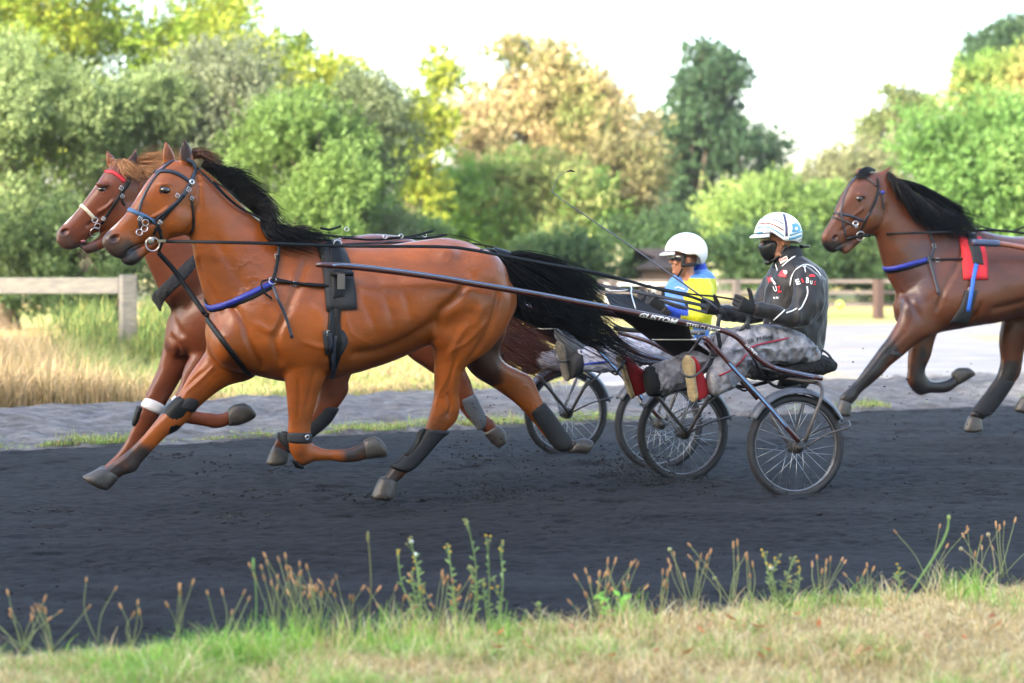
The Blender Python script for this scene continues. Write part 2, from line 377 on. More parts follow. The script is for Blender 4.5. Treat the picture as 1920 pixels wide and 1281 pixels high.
# scattered lumps of cinder on the track, dirt thrown up behind the hooves
def ico():
    t = (1 + 5 ** .5) / 2
    V = A([-1, t, 0], [1, t, 0], [-1, -t, 0], [1, -t, 0], [0, -1, t], [0, 1, t], [0, -1, -t], [0, 1, -t], [t, 0, -1], [t, 0, 1], [-t, 0, -1], [-t, 0, 1]) / 1.9
    Fc = np.array([[0, 11, 5], [0, 5, 1], [0, 1, 7], [0, 7, 10], [0, 10, 11], [1, 5, 9], [5, 11, 4], [11, 10, 2], [10, 7, 6], [7, 1, 8], [3, 9, 4], [3, 4, 2], [3, 2, 6], [3, 6, 8], [3, 8, 9], [4, 9, 5], [2, 4, 11], [6, 2, 10], [8, 6, 7], [9, 8, 1]])
    return V, Fc
def lumps(name, P, r, m, label, cat='soil'):
    V, Fc = ico(); n = len(P)
    W = V[None] * r[:, None, None] * rng.uniform(.55, 1.3, (n, 12, 1)) * A(1.2, 1.0, .75) + P[:, None]
    o = mk(name, W.reshape(-1, 3), (Fc[None] + 12 * np.arange(n)[:, None, None]).reshape(-1, 3), m, smooth=False)
    return tag(o, label, cat, kind='stuff')
M_CLOD = mat('cinder_clod', (.011, .011, .012), .95, var=.4, vscale=30)
pts = []
for _ in range(15000):
    px = rng.uniform(-60, 1980); t = rng.uniform(0, 1) ** .8
    ye = np.interp(px, [e[0] for e in edge], [e[1] for e in edge]); yn = np.interp(px, [e[0] for e in near], [e[1] for e in near])
    pts.append(gp(px, ye + 3 + (yn - ye) * t))
cl = []
for (cx, cy, n, sx, sy) in [(560, 930, 60, 60, 5), (380, 935, 30, 40, 4), (1060, 918, 50, 40, 5), (910, 862, 40, 40, 6), (1290, 908, 50, 28, 6), (70, 965, 40, 70, 5), (420, 975, 40, 40, 5), (1180, 905, 60, 45, 8), (960, 945, 60, 60, 6), (330, 860, 30, 40, 4), (530, 885, 30, 30, 4)]:
    for _ in range(n): cl.append(gp(cx + rng.normal(0, sx), cy + rng.normal(0, sy)))
P = np.array(pts + cl); P[:, 2] = .018; r = np.r_[rng.uniform(.0022, .0052, len(pts)) * np.where(rng.random(len(pts)) < .16, 2.5, 1) , rng.uniform(.008, .024, len(cl))]
lumps('cinder_lumps', P, r, M_CLOD, 'small loose black cinder lumps strewn over the track')
P = []; rr = []
for (cx, cy, D, n, sx, sy) in [(1200, 890, 13.2, 620, 38, 26), (930, 925, 12.4, 340, 40, 16), (1150, 880, 13.0, 120, 30, 14), (870, 850, 13, 60, 30, 20), (905, 770, 12.8, 40, 30, 28), (1330, 770, 13.2, 60, 50, 28), (1660, 760, 13, 40, 40, 50), (1810, 740, 15.5, 40, 30, 35), (1480, 925, 12.5, 60, 60, 8), (1290, 905, 13.3, 90, 30, 8), (720, 935, 12.0, 90, 26, 8), (1000, 860, 12.8, 60, 60, 22), (400, 880, 11.8, 40, 40, 14)]:
    for _ in range(n):
        D_ = D + rng.normal(0, .15); q = at(cx + rng.normal(0, sx), cy + rng.normal(0, sy), D_); q[2] = max(q[2], .02); P.append(q); rr.append(rng.uniform(.002, .0075) * (1.5 if rng.random() < .15 else 1))
lumps('flying_dirt', np.array(P), np.array(rr), M_CLOD, 'spray of black dirt crumbs thrown up behind the hooves and wheels', 'dirt')

# grass --------------------------------------------------------------------------------------
def blades(P, h, wd, cols, bend=.5, seg=3, lean=None):
    """P n x 3 roots; tapering bent blades as triangles strips of quads"""
    n = len(P); az = rng.uniform(0, 2 * math.pi, n); d = np.stack([np.cos(az), np.sin(az), az * 0], 1)
    if lean is not None: d = nrm(d + lean)
    s = np.stack([-d[:, 1], d[:, 0], az * 0], 1); yaw = rng.uniform(-1, 1, n)[:, None]; s = nrm(s + yaw * d)
    b = (bend * rng.uniform(.2, 1.3, n))[:, None]; rows = []
    for k in range(seg + 1):
        t = k / seg; c = P + d * (b * h[:, None] * t * t) + A(0, 0, 1) * (h[:, None] * (t - .3 * b * t * t)); w_ = (wd * (1 - t) ** .7 / 2 + .0004)[:, None]
        rows += [c - s * w_, c + s * w_]
    V = np.stack(rows, 1); m = 2 * (seg + 1); Fb = np.array([[2 * k, 2 * k + 1, 2 * k + 3, 2 * k + 2] for k in range(seg)])
    Fc = (Fb[None] + m * np.arange(n)[:, None, None]).reshape(-1, 4)
    return V.reshape(-1, 3), Fc, np.repeat(cols, m, 0)
def pick(pal, n, jit=.25):
    c = np.array(pal)[rng.integers(0, len(pal), n)]; return np.clip(c * rng.uniform(1 - jit, 1 + jit, (n, 1)), 0, 1)
STRAW = [(.42, .30, .145), (.36, .265, .12), (.47, .35, .19), (.27, .20, .09), (.33, .27, .11)]
GREEN = [(.12, .25, .045), (.16, .30, .06), (.10, .20, .05), (.22, .33, .08)]
def grass(name, P, h, wd, cols, label, bend=.5, seg=3):
    V, Fc, C = blades(P, h, wd, cols, bend, seg); o = mk(name, V, Fc, M_GRASS, smooth=False, col=C); return tag(o, label, 'grass', kind='stuff')
# foreground bank
M_BANK = ground_mat('straw_bank', [(.3, (.34, .26, .13)), (.5, (.55, .44, .23)), (.75, (.70, .58, .36))], 9, bump=1, bscale=40, dist=.03, second=(1.6, (.20, .22, .08), .5, .7))
nearx = np.array([gp(*p)[:2] for p in near])
def ynear(x): return np.interp(x, nearx[:, 0], nearx[:, 1])
X, T = np.meshgrid(np.linspace(-9, 9, 260), np.linspace(0, 1, 60)); Y = 2.0 + (ynear(X) + .12 - 2.0) * T
Z = .035 + .03 * fbm(X, Y, .6, 2, 3) - .07 * sstep(.93, 1, T); grid('foreground_bank', X, Y, Z, M_BANK)
STR2 = [(.86, .68, .34), (.90, .76, .46), (.74, .56, .26), (.52, .37, .16), (.86, .64, .36), (.38, .25, .10)]
GR2 = [(.26, .50, .07), (.40, .62, .10), (.18, .36, .06), (.48, .58, .14)]
n = 105000; x = rng.uniform(-2.4, 3.1, n); y0 = 6.8; P = np.stack([x, y0 + (ynear(x) + .08 - y0) * rng.uniform(0, 1, n) ** .8, np.full(n, .03)], 1); P[:, 2] = np.maximum(.01, .03 + .03 * fbm(P[:, 0][None], P[:, 1][None], .6, 2, 3)[0] - .06 * sstep(-.35, .1, P[:, 1] - ynear(x)))
g = fbm(P[:, 0][None], P[:, 1][None], .38, 77, 3)[0]; left = sstep(.2, -.9, P[:, 0]); isg = (g + .45 * left + rng.normal(0, .45, n)) > .92
cols = np.where(isg[:, None], pick(GR2, n), pick(STR2, n, .3))
h = rng.uniform(.012, .075, n) * np.where(isg, 1.2, 1) * (.8 + .5 * sstep(-.4, .8, g)); grass('foreground_grass', P, h, np.full(n, .0034), cols, 'sun bleached straw grass mixed with green tufts along the near edge of the track', 1.5)
# tufts at the brink
tc = [(30, .5), (250, .4), (480, .9), (560, 1), (610, 1), (660, .9), (700, 1), (760, 1), (800, 1), (860, .8), (900, .6), (1030, .3), (1150, .8), (1210, .7), (1330, .3), (1480, .5), (1540, .5), (1700, .8), (1850, 1), (1900, 1), (330, .4), (420, .5), (120, .3), (960, .5)]
Ps, hs, cs = [], [], []
for px, k in tc:
    for _ in range(2):
        cx = gp(px + rng.normal(0, 22), 1200)[0]; m_ = int(70 * k); x = cx + rng.normal(0, .045, m_); Ps.append(np.stack([x, ynear(x) + rng.normal(-.18, .14, m_), np.full(m_, .03)], 1)); hs.append(rng.uniform(.04, .19, m_) * k ** .5); cs.append(pick(GR2 if rng.random() < .7 else STR2, m_))
grass('brink_grass', np.vstack(Ps), np.concatenate(hs), np.full(len(np.concatenate(hs)), .0038), np.vstack(cs), 'taller green and straw grass tufts on the brink of the track', .7)
n = 17000; x = rng.uniform(-2.5, 3.2, n); P = np.stack([x, 7.0 + (ynear(x) - 7.0) * rng.uniform(0, 1, n), np.full(n, .03)], 1); g = fbm(P[:, 0][None], P[:, 1][None], .25, 91, 2)[0]; kk = g + rng.normal(0, .25, n) > .12; P = P[kk]; n = len(P)
grass('long_blades', P, rng.uniform(.04, .15, n), np.full(n, .0034), np.where((g[kk] + .45 * sstep(.2, -.9, P[:, 0]) + rng.normal(0, .3, n) > .85)[:, None], pick(GR2, n), pick(STR2, n, .35)), 'longer bent blades standing out of the foreground straw', 1.2, 4)
# fallen leaves in the foreground straw
V = []; Fc = []; C = []
for k in range(70):
    px = rng.choice([rng.normal(1400, 220), rng.uniform(900, 1920)]); q = gp(px, rng.uniform(1185, 1281)); q[2] = .10; a = rng.uniform(0, 6.28); s = rng.uniform(.008, .024); u = A(math.cos(a), math.sin(a), rng.uniform(-.4, .6)); v = nrm(np.cross(u, A(0, .4, 1)))
    i = len(V); V += [q - u * s * 1.5, q - v * s * .8 + u * s * .2, q + u * s * 1.5 + A(0, 0, s * .5), q + v * s * .8, q + A(0, 0, s * .3)]; Fc += [[i, i + 1, i + 4], [i + 1, i + 2, i + 4], [i + 2, i + 3, i + 4], [i + 3, i, i + 4]]; C += [pick([(.55, .20, .07), (.62, .34, .16), (.42, .16, .06), (.60, .42, .24)], 1)[0]] * 5
tag(mk('fallen_leaves', V, Fc, M_GRASS, smooth=False, col=np.array(C)), 'curled orange brown leaves lying in the foreground straw', 'leaves', kind='stuff')
# green strip between track and grey verge
ex = np.array([gp(*p)[:2] for p in edge]); n = 26000; x = rng.uniform(-4.5, 5.5, n); ye = np.interp(x, ex[:, 0], ex[:, 1])
g = fbm(x[None], (x * 0)[None], .55, 5, 3)[0]; dens = np.where(x < 1.6, sstep(-.9, .7, g), sstep(.1, .9, g)); k = rng.random(n) < dens; x = x[k]; ye = ye[k]; n = len(x)
P = np.stack([x, ye + np.abs(rng.normal(.0, .30, n)) + .10 * g[k] - .02, np.full(n, .02)], 1)
grass('track_edge_grass', P, rng.uniform(.01, .06, n) * (.35 + sstep(-.5, .9, g[k])) * (1 + 1.2 * (rng.random(n) < .03)), np.full(n, .007), np.where((rng.random(n) < .75)[:, None], pick([(.22, .34, .06), (.30, .42, .10), (.14, .22, .05), (.34, .36, .14)], n), pick(STRAW, n)), 'low green weeds and grass along the far edge of the black track', 1.0)
# long straw grass between verge and wooden fence
vx = np.array([gp(*p)[:2] for p in verge]); n = 56000; x = rng.uniform(-9.5, -1.0, n); y0 = np.interp(x, vx[:, 0], vx[:, 1]) + .05
P = np.stack([x, y0 + rng.uniform(0, 1, n) ** 1.4 * 10, np.full(n, -.02)], 1); px = 960 + F * P[:, 0] / P[:, 1]
g = fbm(P[:, 0][None], P[:, 1][None], 1.2, 13, 2)[0]; isg = (px > 120) & (g + sstep(60, 300, px) * .7 + rng.normal(0, .3, n) > .65) & (P[:, 1] > 20.5)
tall = .22 + .78 * sstep(400, 230, px); tall = tall * (1 - .35 * sstep(150, 230, px) * sstep(330, 270, px)); h = rng.uniform(.2, .72, n) * tall * (.75 + .25 * sstep(-.5, .5, g))
cols = np.where(isg[:, None], pick([(.20, .27, .07), (.30, .34, .11), (.16, .22, .08), (.40, .36, .16)], n), pick(STRAW + [(.54, .41, .25), (.44, .31, .19)], n))
grass('tall_straw_grass', P, h, np.full(n, .009), cols, 'tall dry straw coloured grass in front of the wooden fence', .85, 4)
n = 30000; px = rng.uniform(430, 1100, n); D = rng.uniform(20.5, 46, n); P = np.stack([(px - 960) / F * D, D, np.full(n, -.02)], 1)
grass('meadow_grass', P, rng.uniform(.03, .12, n), np.full(n, .02), np.where((rng.random(n) < .35)[:, None], pick([(.36, .42, .12), (.28, .36, .10)], n), pick(STRAW, n)), 'short yellow grass of the sunlit meadow behind the horses', .8)
# feathery green weeds round the fence post
n = 16000; px = np.r_[rng.normal(175, 42, n // 2), rng.normal(292, 30, n // 2)]; D = rng.uniform(24, 29.3, n); P = np.stack([(px - 960) / F * D, D, rng.uniform(0, .80, n) * rng.uniform(.2, 1, n) * np.where(abs(px - 240) < 22, .35, 1)], 1)
grass('feathery_weeds', P, rng.uniform(.08, .25, n), np.full(n, .012), pick([(.10, .16, .04), (.16, .22, .06), (.26, .25, .08), (.07, .12, .035)], n), 'feathery bright green weeds growing around the wooden fence post', .8)

# weeds standing on the brink: countable plants
M_STALK = mat('weed_stalk', (1, 1, 1), .7, attr=True, trans=.15)
def ground_at(px, pyb): q = gp(px, pyb); q[2] = .03; return q
def plantain(px, pyb, tops, label, group, head_c=(.40, .22, .10), stalk=(.34, .38, .14)):
    b = ground_at(px, pyb); root = empty('plantain', b, label, 'plant', group)
    for tx, ty in tops:
        t = at(tx, ty, b[1] + rng.uniform(-.08, .08)); m_ = (b + t) / 2 + A(rng.normal(0, .012), 0, .01); mb = MB(); hb = MB()
        c = tuple(np.array(stalk) * rng.uniform(.8, 1.25)); mb.add(*tube([b + A(rng.normal(0, .01), 0, 0), m_, t], [.0018, .0014, .001], 5, 4), c); st = mb.build('stem', M_STALK, root, True, True)
        d = nrm(t - m_); l_ = rng.uniform(.011, .018); hb.add(*tube([t - d * l_, t - d * l_ * .5, t + d * l_ * .5, t + d * l_], [.0015, .0046, .0044, .0012], 7, 2), tuple(np.array(head_c) * rng.uniform(.75, 1.6))); hb.build('seed_head', M_STALK, st, True, True)
    return root
def ragwort(px, pyb, tops, label, flower=(.80, .50, .03), green=(.24, .36, .12), white=()):
    b = ground_at(px, pyb); root = empty('ragwort', b, label, 'plant')
    for i, (tx, ty) in enumerate(tops):
        mb = MB(); t = at(tx, ty, b[1] + rng.uniform(-.06, .06)); m_ = b * .45 + t * .55 + A(rng.normal(0, .02), 0, 0); g_ = tuple(np.array(green) * rng.uniform(.8, 1.2)); P_ = spline([b, m_, t], 6); mb.add(*tube(P_, np.linspace(.0035, .002, len(P_)), 6), g_)
        for k in range(9):                                         # leaves up the stem
            q = P_[1 + k * (len(P_) - 3) // 9]; a = rng.uniform(0, 6.28); d = A(math.cos(a), math.sin(a), .7) * rng.uniform(.015, .035); mb.add(*ribbon([q, q + d * .6, q + d + A(0, 0, -.004)], A(0, -1, .3), [.006, .009, .001], .0006), g_)
        qs = [t + rng.normal(0, .011, 3) + A(0, 0, -.01 * (k > 1)) for k in range(5)]
        for q in qs: mb.add(*tube([P_[-3], q], [.0012, .001], 4), g_)
        st = mb.build('stem', M_STALK, root, True, True)
        for k, q in enumerate(qs):
            w_ = k == 0 and i in white; fb = MB(); fb.add(*ell(q, (.0055, .0055, .0035) if not w_ else (.009, .009, .009), 10, 6), (.9, .9, .85) if w_ else (flower if rng.random() < .6 else (.36, .36, .10))); fb.build('flower_head', M_STALK, st, True, True)
    return root
ragwort(790, 1190, [(768, 1010), (745, 1035), (778, 1040), (770, 1075), (792, 1105)], 'bushy ragwort with two white fluffy heads among yellow buds', white=(0, 2))
ragwort(855, 1190, [(840, 1025), (852, 1110)], 'slim ragwort with yellow buds right of the white fluffy heads')
ragwort(885, 1195, [(876, 975), (880, 1060)], 'tallest ragwort topped with a pale green bud', flower=(.45, .42, .16))
ragwort(915, 1200, [(913, 1010), (905, 1090)], 'upright ragwort with orange buds next to the tallest one')
ragwort(930, 1205, [(938, 1022), (930, 1100)], 'rightmost ragwort of the tall left clump')
ragwort(1470, 1165, [(1432, 1035), (1445, 1060), (1458, 1050), (1488, 1045), (1500, 1070), (1478, 1080)], 'broad leafy ragwort behind the straw right of centre', green=(.24, .32, .12), white=(1,))
ragwort(1690, 1140, [(1686, 1065)], 'short ragwort with one orange bud at the right')
for i, (x, y, t, c, lab) in enumerate([(475, 1225, (475, 1050), (.20, .36, .10), 'tall green bulrush like stalk at the left clump'), (690, 1200, (690, 1000), (.22, .22, .08), 'dark thin seed spike between the two left clumps'), (1290, 1160, (1256, 1028), (.34, .36, .16), 'round green seed head on a leaning stalk at centre right'), (1350, 1150, (1340, 1082), (.34, .36, .16), 'low round green seed head on a short stalk'), (1005, 1230, (1010, 1130), (.26, .36, .10), 'single green stalk in the bare gap at centre'), (1870, 1110, (1802, 1027), (.42, .36, .20), 'pale seed head leaning left near the right edge'), (1865, 1110, (1853, 1000), (.42, .36, .20), 'pale seed head standing upright near the right edge')]):
    b = ground_at(x, y); tt = at(t[0], t[1], b[1]); root = empty('seed_stalk', b, lab, 'plant'); mb = MB(); mb.add(*tube([b, (b + tt) / 2 + A(.012, 0, 0), tt], [.0032, .0026, .002], 6, 5), tuple(np.array(c) * .9)); mb.build('stem', M_STALK, root, True, True)
    r = A(.006, .006, .024) if i < 2 else A(.010, .010, .009); mb = MB(); mb.add(*ell(tt - A(0, 0, r[2] * .6), r, 10, 8), c); mb.build('seed_head', M_STALK, root, True, True)
b = ground_at(1690, 1150); root = empty('curved_stalk', b, 'long curved green stalk leaning right over the track', 'plant'); mb = MB(); P_ = [b, at(1725, 1085, b[1]), at(1760, 1030, b[1]), at(1776, 995, b[1]), at(1779, 970, b[1])]; mb.add(*tube(P_, [.004, .0045, .005, .0045, .003], 8, 5), (.20, .34, .10)); mb.add(*ell(P_[-1], (.008, .008, .011), 10, 8), (.30, .40, .12)); mb.build('stem', M_STALK, root, True, True)
b = ground_at(1150, 1185); root = empty('broadleaf_weed', b, 'bright green broad leaved weed at the brink near centre right', 'plant'); mb = MB()
for k in range(22):
    a = rng.uniform(0, 6.28); z = rng.uniform(.01, .12); q = b + A(rng.normal(0, .04), rng.normal(0, .03), z); d = A(math.cos(a) * .05, math.sin(a) * .03, .02); mb.add(*ribbon([q, q + d * .5, q + d], A(0, -.5, 1), [.006, .028, .002], .0008), tuple(np.array((.24, .50, .06)) * rng.uniform(.7, 1.2))); mb.add(*tube([b + A(0, 0, 0), q], .0015, 4), (.2, .35, .08))
mb.build('leaves', M_STALK, root, True, True)
PG = 'brown headed plantains along the near brink'
cl_ = [(40, 1235, 10, 40, 95), (100, 1235, 6, 30, 90), (180, 1225, 2, 25, 110), (245, 1230, 4, 30, 80), (330, 1228, 5, 30, 110), (420, 1225, 5, 30, 85), (520, 1215, 10, 34, 120), (560, 1210, 12, 30, 130), (600, 1205, 14, 30, 120), (650, 1200, 10, 34, 90), (740, 1195, 6, 40, 70), (820, 1195, 10, 34, 90), (860, 1195, 10, 24, 80), (1105, 1200, 4, 18, 60), (1130, 1180, 12, 30, 100), (1170, 1172, 12, 30, 85), (1240, 1165, 5, 20, 80), (1300, 1160, 8, 34, 100), (1370, 1150, 6, 40, 100), (1410, 1150, 4, 24, 90), (1540, 1145, 8, 26, 80), (1620, 1135, 5, 20, 60), (1740, 1110, 4, 40, 110), (1830, 1100, 7, 30, 80), (1880, 1095, 6, 30, 90)]
ORD2 = 'first second third fourth fifth sixth seventh eighth ninth tenth eleventh twelfth thirteenth'.split()
for i, (x, y, m_, sp, hh) in enumerate(cl_):
    tops = [(x + rng.normal(0, sp), y - 14 - hh * 1.2 * rng.uniform(.35, 1.0) ** .7) for _ in range(m_)]
    lab = '%s clump of brown headed stalks from the %s' % ((ORD2[i], 'left') if i < 13 else (ORD2[len(cl_) - 1 - i], 'right')); plantain(x, y, tops, lab, PG)
# ---------------------------------------------------------------- trees and shrubs
def leaves(blobs, n, size, pal, hole=.0, hs=.8, seed=0, flat=.4, shell=.45, twig=11, tl=.30):
    """blobs: (centre, radii); leaves strung on short outward twigs through the puffs of the crown"""
    vol = np.array([b[1][0] * b[1][2] for b in blobs]); pr = vol / vol.sum(); na = n // twig; idx = rng.choice(len(blobs), na, p=pr)
    C = np.array([b[0] for b in blobs])[idx]; Rd = np.array([b[1] for b in blobs])[idx]
    d = nrm(rng.normal(size=(na, 3))); rad = 1 - (shell + .2) * rng.random(na) ** 1.2; rad *= 1 + .35 * vnoise(d * 3 + idx[:, None] * 7.7, 1, seed) + .18 * vnoise(d * 8 + idx[:, None] * 3.1, 1, seed + 3)
    P0 = C + d * Rd * rad[:, None]; k = vnoise(P0, hs, seed + 1) + .5 * vnoise(P0, hs / 2.3, seed + 2) > hole * 2 - 1.5; P0, d, Rd = P0[k], d[k], Rd[k]; na = len(P0)
    td = nrm(d * .8 + A(0, 0, .35) + rng.normal(0, .5, (na, 3))); ln = tl * Rd[:, :1] * rng.uniform(.5, 1.5, (na, 1))
    t = np.tile(np.linspace(0, 1, twig), na)[:, None]; P = np.repeat(P0, twig, 0) + np.repeat(td * ln, twig, 0) * t + rng.normal(0, 1, (na * twig, 3)) * (.045 * np.repeat(Rd[:, :1], twig, 0)); n = len(P); d = np.repeat(d, twig, 0); td = np.repeat(td, twig, 0)
    u = nrm(td * .7 + rng.normal(0, .6, (n, 3))); N_ = nrm(d * .6 + A(0, 0, .5) + rng.normal(0, .6, (n, 3))); v = nrm(np.cross(N_, u))
    s = size * rng.uniform(.6, 1.35, n)[:, None]
    V = np.stack([P - u * s, P - v * s * flat + u * s * .1, P + u * s, P + v * s * flat + u * s * .1], 1).reshape(-1, 3)
    Fc = np.arange(4 * n).reshape(-1, 4)
    cl = .5 + .5 * vnoise(P, hs * 1.6, seed + 5) + np.repeat(rng.normal(0, .14, na), twig); pal = np.array(pal); q = np.clip(cl * (len(pal) - 1) + rng.normal(0, .25, n), 0, len(pal) - 1.001); i = q.astype(int); f = (q - i)[:, None]
    c = .80 * (pal[i] * (1 - f) + pal[i + 1] * f) * rng.uniform(.75, 1.25, (n, 1))
    return V, Fc, np.repeat(np.clip(c, 0, 1), 4, 0)
def make_blobs(px0, px1, py0, py1, D, nb, r0=.9, depth=2.5, prof=None, jy=1.0):
    """puffs of foliage spread through a crown that spans the given outline at distance D"""
    out = []; a = at(px0, py1, D); b = at(px1, py0, D); cx, cz = (a[0] + b[0]) / 2, (a[2] + b[2]) / 2; rx, rz = (b[0] - a[0]) / 2, (b[2] - a[2]) / 2
    ry = min(rx, depth)
    for i in range(nb):
        d = nrm(rng.normal(size=3)); q = rng.random() ** .4 * .86
        if prof is not None:
            z = rng.uniform(-1, .96); w_ = np.interp(z, np.linspace(-1, 1, len(prof)), prof); t = rng.uniform(-1, 1); ang = rng.uniform(0, 2 * math.pi); q = rng.random() ** .5
            p = A(cx + rx * w_ * q * math.cos(ang), D + ry * w_ * q * math.sin(ang), cz + rz * z)
        else: p = A(cx + d[0] * rx * q, D + d[1] * ry * q, cz + d[2] * rz * q)
        r = r0 * rng.uniform(.45, 1.1); out.append((p, A(r * 1.15, r, r * .8)))
    return out
def limbs(mb, base, top, r, blobs, nb=6, seed=0):
    rs = np.random.default_rng(seed); base = np.asarray(base, float); top = np.asarray(top, float); n = 7; t = np.linspace(0, 1, n)[:, None]; w_ = np.cumsum(rs.normal(0, .05, (n, 3)), 0) * np.linalg.norm(top - base) * .3 * A(1, 1, 0); w_[0] = 0
    P = base + (top - base) * t + w_; mb.add(*tube(P, r * (1 - .8 * t[:, 0]) * (1 + .5 * np.exp(-t[:, 0] * 14)), 9, 3 if False else 1))
    for b in [blobs[i] for i in rs.choice(len(blobs), min(nb, len(blobs)), replace=False)]:
        k = rs.integers(2, n - 1); a = P[k]; e = b[0]; m = (a + e) / 2 + A(0, 0, -.08) * np.linalg.norm(e - a); rr = r * (1 - .8 * t[k, 0]) * .55
        mb.add(*tube([a, m, e], [rr, rr * .6, rr * .15], 6, 3))
def tree(name, label, group, crownspec, pal, nleaf, size, trunk=None, bark=None, hole=.2, hs=.9, seed=0, cat='tree', nlimb=10, flat=.45, shell=.5, tr=.16):
    blobs = [b for c in crownspec for b in make_blobs(*c[:6], **(c[6] if len(c) > 6 else {}))]
    zs = [b[0] for b in blobs]; cx = np.mean([b[0] for b in zs]); D = np.mean([b[1] for b in zs]); zt = max(b[2] for b in zs)
    bx = cx if trunk is None else at(trunk, 500, D)[0]
    root = empty(name, (bx, D, -.05), label, cat, group)
    mb = MB(); limbs(mb, (bx, D, -.05), (cx * .5 + bx * .5, D, zt * .86), tr, blobs, nlimb, seed)
    mk('trunk', np.vstack(mb.V), mb.F, bark or M_BARK, root)
    V, Fc, C = leaves(blobs, int(nleaf * 2.1), size * .66, pal, hole, hs, seed, flat, shell); mk('crown', V, Fc, M_LEAF, root, False, C)
    return root
SAGE = [(.09, .145, .045), (.17, .25, .085), (.30, .38, .15), (.21, .29, .10)]
RICH = [(.055, .12, .028), (.11, .205, .045), (.20, .31, .08), (.14, .24, .055)]
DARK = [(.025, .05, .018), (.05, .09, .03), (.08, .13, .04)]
YG = [(.15, .26, .03), (.28, .40, .045), (.44, .46, .06), (.22, .34, .04)]
LIME = [(.11, .24, .04), (.19, .36, .06), (.29, .43, .10)]
TAN = [(.20, .26, .07), (.40, .36, .14), (.62, .46, .25), (.30, .33, .11)]
OAK = [(.03, .07, .03), (.05, .11, .045), (.08, .15, .06)]
G1 = 'shrubs massed behind the wooden fence'
def T(*a, **k): return tree(*a, **k)
T('shrub', 'grey green shrub filling the left edge of the photo above the wooden fence', G1, [(-140, 220, 70, 420, 37, 44, dict(r0=.75)), (-160, 150, 330, 560, 36, 14, dict(r0=.6))], SAGE, 34000, .062, seed=1, cat='shrub', hole=.28)
T('shrub', 'pale silvery shrub with a rounded top second from the left in the mass', G1, [(110, 360, 110, 440, 38.5, 36, dict(r0=.7)), (60, 330, 380, 560, 38, 12, dict(r0=.6))], SAGE, 28000, .062, seed=2, cat='shrub', hole=.28)
T('shrub', 'tall hazy sage coloured shrub rising highest in the middle of the mass', G1, [(270, 560, 60, 440, 39.5, 44, dict(r0=.75)), (300, 560, 380, 560, 39, 12, dict(r0=.6))], [(.13, .16, .08), (.22, .26, .15), (.28, .31, .19)], 34000, .062, seed=3, cat='shrub', hole=.28)
T('shrub', 'rich green leafy shrub behind the crest of the nearest horse', G1, [(440, 730, 160, 450, 37.8, 38, dict(r0=.7)), (460, 760, 380, 570, 37, 18, dict(r0=.6))], RICH, 38000, .06, seed=4, cat='shrub', hole=.28)
T('shrub', 'grey green shrub at the right end of the mass beside bright young trees', G1, [(600, 800, 120, 420, 40, 32, dict(r0=.65)), (640, 780, 360, 560, 39, 12, dict(r0=.6))], [(.10, .15, .06), (.17, .22, .10), (.22, .26, .13)], 24000, .06, seed=5, cat='shrub', hole=.28)
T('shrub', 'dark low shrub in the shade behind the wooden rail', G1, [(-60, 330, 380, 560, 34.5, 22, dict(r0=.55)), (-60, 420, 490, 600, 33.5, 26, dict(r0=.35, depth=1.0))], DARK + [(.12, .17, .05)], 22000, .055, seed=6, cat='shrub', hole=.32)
G2 = 'yellow green trees rising behind the shrubs'
T('tree', 'yellow green tree towering over the left end of the shrubs', G2, [(-150, 330, -160, 330, 52, 60, dict(r0=1.2, depth=4))], YG, 38000, .10, trunk=60, seed=7, hole=.3)
T('tree', 'yellow green tree with autumn tips behind the middle of the shrubs', G2, [(250, 640, -60, 320, 55, 56, dict(r0=1.2, depth=4)), (560, 720, 70, 260, 54, 14, dict(r0=.7))], YG, 38000, .10, trunk=450, seed=8, hole=.3)
T('tree', 'thin yellow green tree with a round tuft at its top right of the shrubs', G2, [(700, 830, 170, 420, 56, 16, dict(r0=.8)), (790, 860, 85, 190, 56, 6, dict(r0=.55)), (765, 835, 150, 290, 56, 12, dict(r0=.55))], YG[1:] + [(.10, .16, .03)], 13000, .09, trunk=770, seed=9, hole=.35, nlimb=26)
G3 = 'trees along the far side of the meadow'
T('tree', 'bright lime green young tree low down behind the far horse reins', G3, [(720, 900, 310, 540, 60, 26, dict(r0=1.0))], LIME, 20000, .10, seed=10, hole=.25, flat=.5)
T('tree', 'tall tan autumn tree with pale dry leaves and a ragged top', G3, [(850, 1235, 110, 340, 66, 54, dict(r0=1.15)), (900, 1100, 50, 190, 66, 14, dict(r0=.7)), (830, 960, 190, 440, 65, 18, dict(r0=1.0))], TAN, 36000, .12, trunk=1010, bark=M_TRUNK2, seed=11, hole=.46, hs=1.2)
T('tree', 'green and tan leafy tree under the tall autumn tree', G3, [(850, 1140, 300, 520, 61, 42, dict(r0=1.1))], [(.10, .22, .04), (.19, .33, .07), (.38, .38, .14), (.16, .30, .06)], 34000, .11, trunk=1000, seed=12, hole=.25)
T('tree', 'small tan leaved tree leaning in front of the oak on its left', G3, [(1060, 1240, 210, 480, 64, 26, dict(r0=.95))], [(.12, .16, .05), (.26, .24, .10), (.36, .30, .15)], 18000, .11, trunk=1190, bark=M_TRUNK2, seed=13, hole=.38)
T('oak_tree', 'tall dark green oak with an open crown standing against the white sky', G3,
  [(1235, 1400, 70, 200, 84, 16, dict(r0=.8)), (1195, 1440, 150, 300, 85, 26, dict(r0=.95, depth=4)), (1180, 1515, 225, 390, 86, 44, dict(r0=1.0, depth=4)), (1180, 1420, 360, 500, 86, 22, dict(r0=1.3, depth=3))], OAK, 46000, .15, trunk=1312, seed=14, hole=.44, hs=1.5, nlimb=26, tr=.38)
